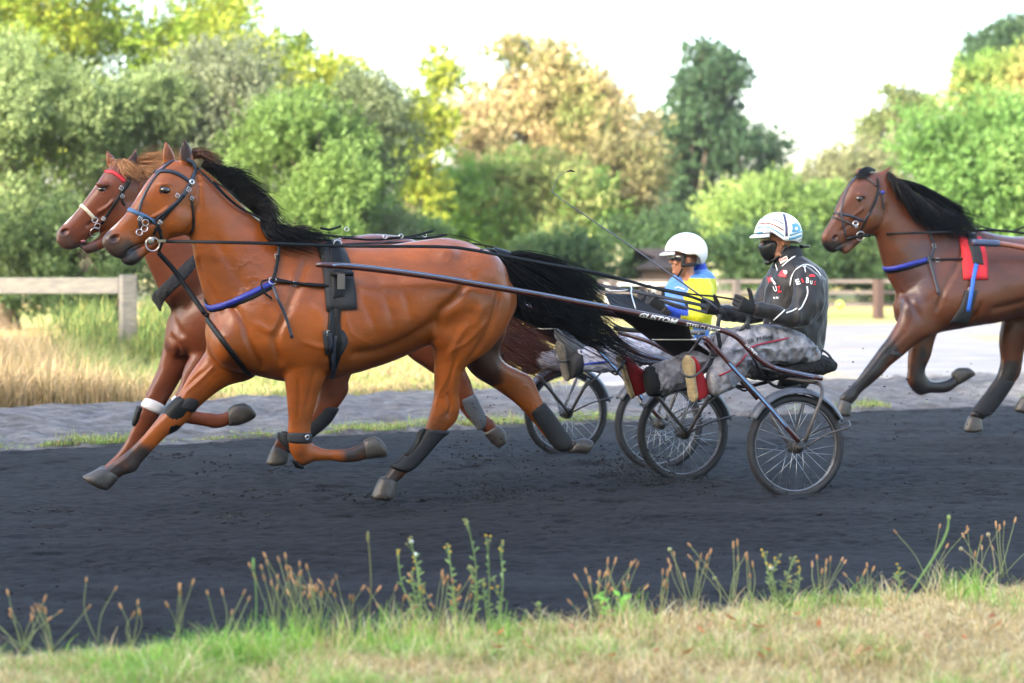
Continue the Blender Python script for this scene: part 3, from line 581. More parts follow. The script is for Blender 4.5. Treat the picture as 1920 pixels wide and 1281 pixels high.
T('tree', 'round light green tree in front of the oak on its right', G3, [(1340, 1600, 300, 540, 56, 36, dict(r0=1.0))], [(.12, .21, .05), (.21, .33, .08), (.33, .42, .12)], 32000, .10, seed=15, hole=.25)
T('tree', 'hazy olive tree between the light green tree and the dark horse', G3, [(1470, 1720, 270, 520, 70, 34, dict(r0=1.2))], [(.14, .17, .07), (.24, .24, .12), (.18, .22, .09)], 28000, .13, seed=16, hole=.34)
T('tree', 'airy slender tree with sky showing between its leaves', G3, [(1600, 1760, 150, 330, 74, 16, dict(r0=.75))], [(.13, .20, .06), (.24, .28, .11)], 9000, .12, trunk=1690, bark=M_TRUNK2, seed=17, hole=.5, nlimb=14)
T('tree', 'large fresh green tree behind the mane of the dark horse', G3, [(1710, 2000, 190, 520, 50, 54, dict(r0=1.05, depth=3))], [(.08, .18, .04), (.15, .29, .065), (.27, .40, .12)], 44000, .095, trunk=1860, bark=M_TRUNK2, seed=18, hole=.26)
T('tree', 'green tree with an orange tinged top at the right edge of the photo', G3, [(1770, 2020, 95, 300, 56, 26, dict(r0=1.0))], [(.14, .27, .05), (.26, .34, .08), (.46, .36, .13)], 20000, .10, seed=19, hole=.3)
T('tree', 'dark tree top showing above the right edge trees', G3, [(1790, 2010, 40, 200, 88, 20, dict(r0=1.1))], OAK, 16000, .15, seed=20, hole=.38)
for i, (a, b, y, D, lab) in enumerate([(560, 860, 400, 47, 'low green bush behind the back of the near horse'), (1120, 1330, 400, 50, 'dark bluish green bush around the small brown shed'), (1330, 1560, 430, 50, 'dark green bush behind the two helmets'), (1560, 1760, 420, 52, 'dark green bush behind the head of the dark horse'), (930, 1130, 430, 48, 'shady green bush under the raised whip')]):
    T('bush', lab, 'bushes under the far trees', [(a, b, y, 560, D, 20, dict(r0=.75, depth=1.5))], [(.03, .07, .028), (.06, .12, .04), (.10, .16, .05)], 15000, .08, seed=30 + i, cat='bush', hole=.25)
# tree rows outside the frame: far wood to left and right, and the tall row behind the camera that shades the track
ORD = 'first second third fourth fifth sixth seventh eighth ninth tenth eleventh twelfth'.split()
def row(name, label, xs, y, ztop, n, size, pal, r0, seed, zlow=1.0, nb=30):
    for k, x in enumerate(xs):
        bl = [(A(x + rng.normal(0, 2.6), y + rng.normal(0, 1.6), zlow + (ztop - zlow) * rng.random() ** .8), A(r0, r0, r0) * rng.uniform(.7, 1.3)) for _ in range(nb)]
        root = empty(name, (x, y, -.05), ('%s tree from the left in the ' % ORD[k]) + label, 'tree', label); mb = MB(); limbs(mb, (x, y, -.05), (x, y, ztop * .8), .3, bl, 8, seed + k); mk('trunk', np.vstack(mb.V), mb.F, M_BARK, root)
        V, Fc, C = leaves(bl, n, size, pal, .12, 1.5, seed + k, .6); mk('crown', V, Fc, M_LEAF, root, False, C)
row('tree', 'tall row behind the photographer', np.arange(-44, 16, 5.0), -14, 15.0, 9500, .46, RICH, 2.2, 60, nb=42)
row('tree', 'row closing the meadow on its left side', np.array([-17., -23, -29, -36, -43, -51]), 50, 10, 6500, .22, SAGE, 1.9, 80, nb=34)
row('tree', 'row closing the gravel on its right side', np.array([25., 32, 39, 47]), 58, 11, 6500, .24, [(.08, .18, .04), (.15, .29, .065), (.27, .40, .12)], 2.0, 90, nb=34)
# ---------------------------------------------------------------- fences, shed
def post(mbname, x, y, z0, z1, w_, m, parent, top=.0):
    mb = MB(); mb.add(*box(A(x, y, (z0 + z1) / 2), [A(w_ * .92, w_ * .4, 0), A(-w_ * .4, w_ * .92, 0), A(0, 0, (z1 - z0) / 2)])); o = mb.build(mbname, m, parent, False)
    b = o.modifiers.new('b', 'BEVEL'); b.width = .012; b.segments = 2; return o
g = at(240, 640, 27.5); f = empty('wooden_fence', (g[0] - 2, 27.5, 0), 'weathered grey wooden fence with a square post in tall grass', 'fence')
a = at(240, 516, 27.5); post('post', a[0], 27.5, 0, a[2], .105, M_WOOD, f)
c = at(-40, 516, 27.9); post('post', c[0] - 1.0, 28.4, 0, c[2] + .02, .105, M_WOOD, f)
for (ya, yb) in ((521, 551), (632, 648)):
    l0, l1 = at(-420, ya, 28.9), at(-420, yb, 28.9); r0, r1 = at(222, ya, 27.62), at(222, yb, 27.62)
    mb = MB(); mb.add(*slab([l0, r0, r1, l1], A(.02, .06, 0))); o = mb.build('rail', M_WOOD, f, False); o.modifiers.new('b', 'BEVEL').width = .008
a = at(297, 590, 33); c = at(297, 640, 33); post('post', a[0], 33.6, 0, 1.3, .09, M_WOOD, f)
M_RAIL = mat('grey_paint_wood', (.075, .062, .056), .8, var=.3, vscale=2); M_POST = mat('brown_post', (.05, .028, .022), .8, var=.3)
rf = empty('rail_fence', (6, 41, 0), 'grey three rail fence with brown posts across the far side of the gravel', 'fence')
for (yy, hh) in ((528, 3.5), (549, 3.5), (572, 3.5)):
    l = at(1120, yy, 43); r_ = at(2100, yy - 1, 40.5); hgt = hh / F * 41
    mb = MB(); mb.add(*slab([l + A(0, 0, hgt), r_ + A(0, 0, hgt), r_ - A(0, 0, hgt), l - A(0, 0, hgt)], A(0, .05, 0))); mb.build('rail', M_RAIL, rf, False)
for px in (1150, 1260, 1380, 1498, 1646, 1790, 1940):
    a = at(px, 524, 41.5 - (px - 1300) * .0008); post('post', a[0], a[1] - .04, 0, a[2] + .0, .07 if px != 1646 else .085, M_POST if px in (1646, 1260) else M_RAIL, rf)
wf = empty('white_rail', (2.6, 44, 0), 'low white rail behind the driver in blue', 'fence')
l = at(1130, 531, 44); r_ = at(1345, 529, 44); mb = MB(); mb.add(*slab([l + A(0, 0, .05), r_ + A(0, 0, .05), r_ - A(0, 0, .05), l - A(0, 0, .05)], A(0, .05, 0))); mb.build('rail', mat('white_paint', (.72, .70, .66), .5, var=.1), wf, False)
for px in (1140, 1225, 1335): a = at(px, 531, 44); post('post', a[0], 44.1, 0, a[2], .05, MATS['white_paint'], wf)
sh = empty('shed', (3.6, 47.5, 0), 'small brown wooden shed half hidden among dark bushes', 'shed'); M_SHED = mat('brown_boards', (.05, .03, .022), .85, var=.3, vscale=3, stretch=(8, 8, .5)); 
a = at(1205, 500, 47.5); b = at(1262, 500, 47.5); mb = MB(); mb.add(*slab([A(a[0], 47.5, 0), A(b[0], 47.5, 0), A(b[0], 47.5, 1.0), A(a[0], 47.5, 1.0)], A(0, 1.5, 0))); mb.build('wall', M_SHED, sh, False)
mb = MB(); e0, e1 = a[0] - .15, b[0] + .15; mb.add([(e0, 47.3, .98), (e1, 47.3, .98), (e1, 48.25, 1.42), (e0, 48.25, 1.42), (e0, 49.2, .98), (e1, 49.2, .98), (e0, 47.3, .93), (e1, 47.3, .93), (e0, 49.2, .93), (e1, 49.2, .93)], [[0, 1, 3, 2], [2, 3, 5, 4], [6, 7, 1, 0], [8, 9, 5, 4], [0, 2, 4, 8, 6], [1, 3, 5, 9, 7], [6, 7, 9, 8]]); mb.build('roof', mat('brown_roof', (.020, .013, .011), .8, var=.3), sh, False)
q = at(1575, 572, 40.2); o = mk('ball', *ell(q, (.085, .085, .085)), mat('lime_plastic', (.45, .75, .04), .4)); tag(o, 'small lime green ball fixed on the middle of the far rail fence', 'ball')
# ---------------------------------------------------------------- horses
def coat_mat(name, rough=.5, sheen=.0):
    m = mat(name, (1, 1, 1), rough, attr=True, var=.30, vscale=4, bump=.55, bscale=75, sheen=sheen, spec=.25, coat=.38, stretch=(1, 1, 2.0), dist=.004)
    return m
def sect(fr, rows, v=0.0, n=4, seg=24, e=1.0):
    S_ = []
    for r in rows:
        vv = r[5] if len(r) > 5 else v
        S_.append((fr.pt(r[0], r[1], vv), fr.pt(r[2], r[3], vv), fr.n * r[4], r[6] if len(r) > 6 else 0.0))
    return loft(S_, n, seg, e)
def hair(name, fr, guides, n, mat_, parent, r=.0022, jit=.03, vj=.03, steps=9, skin=None, seed=0, label=None, curl=.0, lenv=.25):
    rs = np.random.default_rng(seed); G = []
    for g in guides:
        G.append(spline([fr.pt(p[0], p[1], p[2]) for p in g], 4))
    m = max(len(g) for g in G)
    G = np.array([np.stack([np.interp(np.linspace(0, 1, steps), np.linspace(0, 1, len(g)), g[:, k]) for k in range(3)], 1) for g in G])
    s = rs.uniform(0, len(G) - 1.0001, n); i = s.astype(int); f = (s - i)[:, None, None]; P = G[i] * (1 - f) + G[i + 1] * f
    t = np.linspace(0, 1, steps)[None, :, None]; L = rs.uniform(1 - lenv, 1.08, (n, 1, 1)); P = P[:, :1] + (P - P[:, :1]) * L
    off = rs.normal(0, 1, (n, 1, 3)) * jit; off2 = rs.normal(0, 1, (n, 1, 3)) * jit * .8
    cl = rs.integers(0, max(2, n // 14), n); co = rs.normal(0, 1, (max(2, n // 14) + 1, 1, 3)) * jit * .9
    P = P + (co[cl] + off * .35) * (t ** .9) + off2 * .6 * t * t + curl * np.sin(t * 9 + rs.uniform(0, 6, (n, 1, 1))) * rs.normal(0, 1, (n, 1, 3)) * t
    P = P + fr.n * rs.normal(0, vj, (n, 1, 1)) * (t * .8 + .2)
    T = nrm(np.gradient(P, axis=1)); u = nrm(np.cross(T, A(.3, -1, .2))); v_ = np.cross(T, u)
    rr = (r * (1 - .8 * t ** 2) * rs.uniform(.7, 1.5, (n, 1, 1)))
    V = np.stack([P + rr * (math.cos(a) * u + math.sin(a) * v_) for a in (0, 2.1, 4.2)], 2).reshape(n, -1, 3); Fb = []
    for k in range(steps - 1):
        for j in range(3): Fb.append([k * 3 + j, k * 3 + (j + 1) % 3, k * 3 + 3 + (j + 1) % 3, k * 3 + 3 + j])
    Fc = (np.array(Fb)[None] + np.arange(n)[:, None, None] * steps * 3).reshape(-1, 4)
    o = mk(name, V.reshape(-1, 3), Fc, mat_, parent)
    if label: o['label'] = label
    return o
def groove(V, N_, fr, lines, side=.2):
    L = fr.loc(V)
    nl = abs(N_ @ fr.n); m = sstep(.15, .5, nl); P2 = np.stack([L[:, 0], L[:, 2], L[:, 0] * 0], 1); D = np.zeros(len(V))
    for ln, w_, d in lines:
        q = fr.loc(np.array([fr.pt(a, b, side) for a, b in spline(ln, 4)])); q = np.stack([q[:, 0], q[:, 2], q[:, 0] * 0], 1)
        lo = q.min(0) - 3 * w_; hi = q.max(0) + 3 * w_; k = np.where(((P2 >= lo) & (P2 <= hi))[:, :2].all(1) & (m > 0))[0]
        if len(k):
            e = np.minimum(np.linalg.norm(P2[k] - q[0], axis=1), np.linalg.norm(P2[k] - q[-1], axis=1)); D[k] += 1.7 * d * np.exp(-(seg_dist(P2[k], q) / w_) ** 2) * m[k] * sstep(0, 3 * w_, e)
    return V - N_ * D[:, None]
def relax(V, Fc, wt, it, k):
    E = np.vstack([Fc[:, [0, 1]], Fc[:, [1, 2]], Fc[:, [2, 3]], Fc[:, [3, 0]]]); E = np.vstack([E, E[:, ::-1]]); n = len(V)
    c = np.bincount(E[:, 0], minlength=n)[:, None]; w_ = (wt * k)[:, None]
    for _ in range(it):
        m = np.stack([np.bincount(E[:, 0], V[E[:, 1], j], n) for j in range(3)], 1) / c; V = V + (m - V) * w_
    return V
def vnormals(V, Fc):
    f = np.cross(V[Fc[:, 2]] - V[Fc[:, 0]], V[Fc[:, 3]] - V[Fc[:, 1]]); n = len(V)
    return nrm(sum(np.stack([np.bincount(Fc[:, q], f[:, j], n) for j in range(3)], 1) for q in range(4)))
class Horse: pass
def make_horse(s, label, coat, dark, vox, m_coat):
    H = Horse(); fr = s['fr']; hf = s['hf']; H.fr, H.hf = fr, hf
    gx = fr.wld(0, 0, 0); root = empty('horse', (gx[0], gx[1], 0), label, 'horse', s.get('group')); H.root = root
    mb = MB(); mb.add(*sect(fr, s['trunk'], 0, 4, 32)); mb.add(*sect(fr, s['neck'], 0, 4, 28))
    for rows, v in s['legs']: mb.add(*sect(fr, rows, v, 4, 20, .92))
    for f_, rows, v in s['extra']: mb.add(*sect(f_, rows, v, 3, 16))
    mb.add(*sect(hf, [(a + (c - a) * .035, b_ + (d - b_) * .035, c, d, w_ * .87) for a, b_, c, d, w_ in s['head']], 0, 4, 26, .88)); mb.add(*sect(hf, s['jaw'], 0, 4, 18))
    for e in s['ears']: mb.add(*sect(hf, e[0], e[1], 4, 14))
    for (f_, x, y, v, r1, r2, r3) in s['lumps']:
        mb.add(*ell(f_.pt(x, y, v), [f_.h * r1, f_.n * r2, A(0, 0, r3)], 18, 12))
    V, Fc, N_ = remesh(mb, vox, 4, .6)
    hd = sstep(.16, .30, seg_dist(V, [hf.pt(s['head'][1][0], s['head'][1][1] + 40, 0), hf.pt(*s['head'][8][:2], 0)]))
    wt = hd * sstep(.80, 1.05, V[:, 2]); V = relax(V, Fc, wt, 45, .8)
    N_ = vnormals(V, Fc)
    V = groove(V, N_, fr, s['grooves']); V = groove(V, N_, hf, s['hgrooves'], .06)
    V = relax(V, Fc, wt * .7 + .3 * hd, 4, .6); N_ = vnormals(V, Fc)
    q = vnoise(V * A(1, 1, .8), .075, 51) + .4 * vnoise(V, .035, 52); ve = np.exp(-(q / .05) ** 2) * sstep(-.1, .5, vnoise(V, .3, 53)); V = V + N_ * (.0035 * vnoise(V, .11, 50) + .0022 * ve)[:, None]; N_ = vnormals(V, Fc)
    # nostril, nearer eye socket: pushed in
    cols = np.tile(A(*coat), (len(V), 1)); k = .5 + .5 * vnoise(V, .35, 3); cols = cols * (.86 + .26 * k[:, None])
    for path, r0, r1, c, f_ in dark:
        q = [f_.pt(*p) for p in path]; d = seg_dist(V, q); k = np.where(d < r1 * 1.4)[0]; d = d + .25 * (r1) * vnoise(V, .05, 9) ; w_ = (1 - sstep(r0, r1, d))[:, None]
        cols = cols * (1 - w_) + A(*c) * w_
    for (x, y, a, b, ang, dep, c) in s['pits']:
        for side in (1,):
            sk = Skin_tmp(V, Fc) if False else None
        P0 = hf.pt(x, y, .045); L = hf.loc(V) - hf.loc(P0); ca, sa = math.cos(ang), math.sin(ang)
        p = L[:, 0] * ca + L[:, 2] * sa; q = -L[:, 0] * sa + L[:, 2] * ca; d = np.sqrt((p / a) ** 2 + (q / b) ** 2)
        nv = N_ @ hf.n; w_ = (1 - sstep(.35, 1.05, d)) * sstep(.0, .25, abs(nv)); rim = np.exp(-((d - 1.15) / .25) ** 2) * sstep(.0, .25, abs(nv))
        V = V - hf.n * (np.sign(nv) * (w_ * dep))[:, None] + N_ * (rim * .004)[:, None]
        cols = cols * (1 - w_[:, None]) + A(*c) * w_[:, None]
    H.V, H.F = V, Fc; H.skin = Skin(V, Fc)
    H.body = mk('body', V, Fc, m_coat, root, True, cols)
    # eyes
    ex, ey, er = s['eye']
    h = H.skin.hit(ex, ey)
    for c in (h[0], None):
        if c is None:
            c = hf.mirror(h[0]); q, n_ = H.skin.near(c); c = q; d = nrm(c - hf.mirror(h[0])) if False else -hf.n; nn = hf.mirror(hf.o + h[1]) - hf.mirror(hf.o)
        else: nn = h[1]
        o = mk('eye', *ell(c - nn * er * s.get('eo', .55), (er * 1.15, er * 1.0, er * .85)), mat('eye_dark', (.012, .007, .005), .06, coat=1), root)
        # lids: a soft rim round the eye
        mb = MB(); up = A(0, 0, 1); mb.add(*torus(c + nn * er * (.40 - s.get('eo', .55)), nn, er * .98, er * .17, 22, 6)); mk('eyelid', np.vstack(mb.V), mb.F, mat('lid_' + m_coat.name, tuple(np.array(coat) * .16), .5), o)
    for i, (rows, v) in enumerate(s['hooves']):
        V_, F_ = sect(fr, rows, v, 4, 22, .9); mk('hoof', V_, F_, M_HOOF, root)
    return H
def boot(H, rows, v, m=M_RUBBER, name='leg_boot', label=None, seg=22, e=.9):
    o = mk(name, *sect(H.fr, rows, v, 4, seg, e), m, H.root)
    if label: o['label'] = label
    return o

# ---- nearest horse: bright bay
frA = Frame((-.95, 12.0), 20); hA = Frame(frA.pt(352, 330)[:2], 27)
A_legs = [
 ([(845, 490, 945, 515, .10, .15), (818, 560, 962, 555, .125, .155), (812, 610, 955, 605, .125, .155), (813, 655, 920, 655, .10, .15), (814, 697, 871, 690, .078, .14), (814, 735, 861, 733, .056, .13), (809, 765, 862, 766, .046, .125), (801, 792, 852, 793, .040, .12), (789, 818, 824, 820, .030, .12), (768, 842, 798, 849, .026, .115), (748, 861, 776, 873, .031, .11), (732, 880, 756, 893, .029, .11), (716, 898, 742, 906, .034, .11)], .12),
 ([(850, 560, 945, 560, .12), (858, 620, 950, 620, .11), (866, 668, 936, 655, .095), (885, 700, 945, 679, .08), (912, 720, 970, 693, .062), (940, 738, 994, 705, .048), (962, 753, 1007, 728, .042), (982, 772, 1019, 755, .036), (1000, 793, 1032, 776, .028), (1024, 822, 1055, 804, .028), (1042, 840, 1068, 822, .033), (1060, 849, 1080, 826, .030)], -.12),
 ([(530, 520, 630, 540, .075, .13), (524, 590, 628, 600, .10, .155), (526, 650, 622, 652, .095, .155), (532, 697, 612, 702, .074, .145), (537, 738, 597, 742, .058, .14), (541, 785, 585, 788, .044, .135), (539, 815, 583, 817, .043, .13), (543, 848, 586, 832, .043, .13), (564, 874, 592, 835, .040, .13), (588, 866, 610, 842, .031, .13), (618, 864, 634, 843, .026, .13), (645, 868, 656, 840, .031, .13), (668, 866, 670, 834, .030, .13), (688, 860, 686, 826, .034, .13)], .13),
 ([(400, 590, 520, 640, .08, -.10), (388, 650, 480, 704, .085, -.12), (362, 692, 428, 723, .070), (342, 727, 393, 747, .054), (323, 754, 364, 774, .045), (302, 778, 344, 796, .044), (284, 799, 317, 814, .036), (263, 824, 289, 842, .027), (243, 843, 268, 866, .026), (226, 856, 254, 884, .033), (207, 870, 234, 890, .030), (192, 880, 220, 898, .034)], -.12)]
specA = dict(fr=frA, hf=hA,
 trunk=[(411, 560, 398, 655, .13, 0, .1), (448, 510, 422, 690, .195, 0, .2), (500, 462, 476, 704, .23, 0, .35), (555, 440, 533, 716, .245, 0, .5), (610, 446, 600, 713, .262, 0, .5), (670, 462, 660, 701, .285, 0, .25), (740, 457, 738, 676, .30, 0, .12), (800, 448, 795, 650, .30, 0, .1), (850, 447, 845, 632, .295, 0, .2), (895, 461, 890, 640, .28, 0, .25), (930, 488, 925, 640, .235, 0, .2), (950, 525, 945, 605, .16, 0, .1)],
 neck=[(575, 440, 410, 610, .165, 0, .35), (520, 428, 388, 575, .13, 0, .3), (478, 402, 373, 528, .10, 0, .3), (440, 366, 362, 485, .086, 0, .25), (408, 336, 358, 452, .078, 0, .2), (378, 314, 345, 430, .078, 0, .1)],
 legs=A_legs, extra=[],
 head=[(350, 303, 375, 350, .055), (322, 298, 374, 385, .08), (293, 314, 366, 422, .092), (272, 338, 343, 444, .090), (254, 369, 310, 450, .072), (238, 395, 287, 450, .058), (221, 414, 270, 455, .052), (205, 428, 254, 469, .054), (194, 440, 236, 482, .050), (190, 452, 219, 484, .036)],
 jaw=[(306, 428, 310, 457, .052), (286, 440, 294, 467, .044), (270, 453, 278, 478, .040), (254, 465, 266, 490, .042), (238, 477, 251, 501, .042), (229, 483, 236, 499, .032)],
 ears=[([(338, 306, 364, 308, .022), (336, 290, 363, 288, .020), (338, 271, 358, 270, .015), (341, 254, 348, 254, .007)], .035), ([(306, 306, 330, 304, .022), (304, 293, 327, 290, .020), (305, 274, 320, 273, .015), (307, 259, 312, 259, .007)], -.06)],
 lumps=[(hA, 333, 412, .055, .085, .035, .10), (frA, 415, 640, -.08, .09, .12, .13), (frA, 425, 640, .08, .10, .13, .14), (frA, 890, 525, .13, .22, .15, .20), (frA, 890, 525, -.13, .22, .15, .20), (frA, 835, 482, .16, .10, .08, .07), (frA, 560, 630, .17, .14, .09, .13), (frA, 500, 600, .16, .10, .07, .2), (frA, 835, 625, .18, .10, .08, .12), (hA, 312, 346, .06, .05, .022, .014)],
 grooves=[([(585, 480), (555, 540), (528, 600), (512, 640), (530, 690)], .022, .012), ([(620, 560), (622, 620), (612, 680)], .022, .014), ([(430, 560), (455, 600), (470, 650), (500, 700)], .020, .014), ([(375, 480), (400, 540), (425, 590)], .018, .010), ([(400, 430), (440, 500), (470, 560)], .03, .006),
  ([(870, 520), (845, 560), (818, 585), (812, 630)], .028, .016), ([(640, 665), (720, 655), (790, 615), (815, 590)], .03, .012), ([(930, 540), (915, 600), (893, 650), (868, 690)], .02, .008), ([(855, 660), (846, 700), (840, 735)], .012, .0045), ([(838, 735), (848, 760), (840, 785)], .010, .006), ([(560, 705), (562, 745), (560, 790)], .011, .004), ([(590, 690), (582, 730), (575, 770)], .010, .003), ([(840, 700), (826, 740), (822, 765)], .008, -.003), ([(700, 650), (650, 620), (640, 560)], .006, -.002), ([(470, 600), (500, 620), (520, 610)], .018, -.006), ([(580, 560), (600, 600), (590, 640)], .03, -.006), ([(560, 500), (545, 545)], .03, -.006), ([(870, 600), (850, 640), (835, 680)], .02, -.007), ([(900, 560), (880, 620)], .03, -.006),
  ([(660, 520), (690, 600), (700, 640)], .022, .003), ([(700, 510), (725, 590), (735, 640)], .022, .003), ([(740, 510), (758, 580), (765, 620)], .022, .003), ([(560, 640), (600, 650), (640, 640)], .012, -.005), ([(400, 700), (370, 730), (345, 760)], .010, .005), ([(420, 690), (385, 725), (362, 745)], .008, -.004), ([(835, 660), (870, 640), (905, 600)], .012, -.004)],
 hgrooves=[([(365, 385), (362, 415), (345, 438), (320, 446)], .010, .006), ([(280, 410), (300, 400), (318, 385)], .010, -.006), ([(255, 440), (275, 425), (300, 412)], .012, .006), ([(300, 450), (270, 458), (240, 474)], .008, .012), ([(372, 330), (372, 370), (368, 400)], .014, .008)],
 pits=[(216, 447, .030, .021, -.5, .016, (.045, .012, .012)), (309, 358, .024, .018, 0, .008, (.03, .015, .012))],
 eo=.26, eye=(309, 357, .031),
 hooves=[([(712, 897, 743, 904, .040), (704, 913, 742, 917, .048), (697, 931, 740, 932, .055)], .11), ([(1066, 850, 1084, 824, .040), (1080, 849, 1096, 822, .047), (1096, 851, 1109, 826, .052)], -.12), ([(686, 862, 684, 824, .040), (702, 860, 700, 818, .047), (722, 858, 710, 822, .052)], .13), ([(190, 878, 222, 897, .040), (174, 884, 212, 910, .047), (155, 893, 203, 919, .052)], -.12)])
MZ = (.022, .017, .016)
A_dark = [([(222, 470, 0), (245, 485, 0)], .05, .10, MZ, hA), ([(198, 450, 0), (215, 455, 0)], .045, .085, (.06, .032, .024), hA),
 ([(210, 428, 0), (228, 402, 0), (246, 375, 0), (266, 340, 0)], .012, .027, (.50, .40, .34), hA), ([(309, 358, .09)], .022, .045, (.05, .02, .012), hA),
 ([(350, 285, .035), (351, 270, .035)], .02, .06, (.05, .02, .012), hA),
 ([(232, 882, -.12), (262, 850, -.12), (215, 890, -.12)], .03, .10, (.025, .018, .016), frA), ([(655, 852, .13), (680, 845, .13)], .035, .10, (.03, .02, .016), frA), ([(750, 875, .11), (728, 900, .11)], .03, .10, (.03, .018, .014), frA), ([(1050, 835, -.12), (1075, 840, -.12)], .03, .10, (.03, .02, .016), frA), ([(930, 640, -.02), (895, 690, -.1), (915, 700, -.1)], .06, .13, (.045, .013, .006), frA), ([(815, 640, .05), (800, 655, 0), (780, 655, 0)], .03, .09, (.05, .014, .006), frA), ([(470, 690, -.05), (450, 690, -.1)], .03, .11, (.06, .018, .007), frA), ([(565, 850, .13), (575, 865, .13)], .03, .07, (.10, .03, .006), frA), ([(830, 780, .12), (812, 810, .12)], .03, .08, (.11, .032, .006), frA), ([(562, 862, .13)], .03, .06, (.08, .035, .02), frA)]  # far hind thigh patch: darker coat with its shade painted in
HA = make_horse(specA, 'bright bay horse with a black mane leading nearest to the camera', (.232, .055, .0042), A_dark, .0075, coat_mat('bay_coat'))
hair('mane', frA, [[(376, 312, 0), (392, 300, .0), (402, 310, -.02), (412, 322, -.04)], [(402, 332, 0), (414, 320, .0), (428, 320, -.02), (444, 328, -.05)], [(425, 355, 0), (440, 328, .0), (460, 330, -.02), (482, 346, -.05)], [(450, 378, 0), (466, 350, .0), (490, 356, -.02), (507, 374, -.03)], [(470, 395, .01), (490, 376, .03), (508, 385, .03), (520, 402, .04)], [(482, 405, .02), (505, 395, .08), (520, 415, .12), (540, 440, .15)], [(490, 412, .02), (500, 440, .15), (525, 458, .17), (575, 464, .17)], [(505, 420, .02), (535, 432, .13), (570, 450, .16), (615, 458, .14)], [(540, 432, .02), (575, 432, .06), (610, 446, .1), (645, 459, .08)]], 1350, M_HAIRB, HA.root, r=.0020, jit=.030, vj=.02, curl=.004, lenv=.45, seed=1)
hair('forelock', hA, [[(350, 298, 0), (365, 285, 0), (380, 285, 0), (392, 296, 0)], [(355, 302, 0), (375, 292, 0), (390, 298, 0), (405, 312, 0)]], 180, mat('brown_hair', (.10, .04, .02), .45), HA.root, r=.002, jit=.03, vj=.02, seed=2)
hair('tail', frA, [[(938, 478, 0), (980, 476, 0), (1035, 490, .0), (1085, 515, .0), (1130, 552, .0)], [(940, 482, 0), (985, 490, 0), (1045, 518, 0), (1095, 550, 0), (1140, 590, 0)], [(942, 486, 0), (985, 504, 0), (1040, 540, 0), (1095, 585, 0), (1150, 630, 0)], [(944, 492, 0), (980, 520, 0), (1030, 562, 0), (1085, 610, 0), (1195, 668, 0)], [(946, 498, 0), (976, 532, 0), (1015, 570, 0), (1070, 622, 0), (1225, 688, 0)]], 1500, M_HAIRB, HA.root, r=.0022, jit=.045, vj=.04, curl=.010, steps=14, lenv=.4, seed=3)
hair('tail_wisps', frA, [[(940, 480, 0), (1000, 480, 0), (1070, 500, 0), (1140, 540, 0), (1185, 560, 0)], [(948, 505, 0), (968, 540, 0), (985, 575, 0), (1010, 595, 0), (1060, 610, 0)], [(950, 510, 0), (960, 545, 0), (962, 575, 0), (968, 595, 0), (1000, 612, 0)]], 300, M_HAIRB, HA.root, r=.0018, jit=.05, vj=.06, curl=.012, steps=12, lenv=.5, seed=33)
V_, F_ = tube([frA.pt(925, 474), frA.pt(950, 480), frA.pt(985, 492), frA.pt(1020, 515)], [.035, .032, .026, .012], 12, 4); mk('dock', V_, F_, M_HAIRB, HA.root)

# ---- second horse: chestnut, beyond the first
frB = Frame((-1.70, 13.6), 20); hB = Frame(frB.pt(248, 320)[:2], 26)
B_legs = [
 ([(312, 590, 400, 640, .08), (306, 645, 372, 680, .075), (298, 683, 347, 700, .062), (285, 714, 329, 729, .052), (270, 747, 309, 763, .044), (258, 774, 296, 786, .043), (249, 799, 279, 812, .034), (235, 829, 261, 846, .026), (219, 851, 245, 868, .027), (202, 867, 227, 884, .031), (190, 876, 214, 890, .032)], -.08),
 ([(385, 610, 465, 640, .08), (350, 680, 410, 700, .065), (333, 730, 378, 738, .048), (323, 760, 362, 762, .043), (333, 790, 364, 768, .038), (352, 795, 378, 772, .030), (380, 799, 392, 773, .027), (404, 804, 412, 775, .031), (428, 798, 428, 770, .031)], .10),
 ([(630, 560, 740, 590, .12), (602, 660, 675, 680, .08), (597, 705, 655, 712, .055), (597, 735, 652, 737, .045), (588, 762, 625, 775, .036), (570, 790, 602, 802, .029), (548, 808, 575, 828, .028), (522, 818, 552, 842, .033), (512, 836, 538, 850, .031)], -.12),
 ([(740, 540, 860, 560, .12), (742, 610, 865, 620, .12), (758, 660, 868, 668, .10), (800, 692, 872, 692, .075), (838, 718, 882, 714, .052), (852, 745, 888, 736, .043), (863, 768, 896, 757, .031), (880, 788, 908, 776, .028), (893, 800, 924, 788, .032), (910, 812, 932, 799, .030)], .12)]
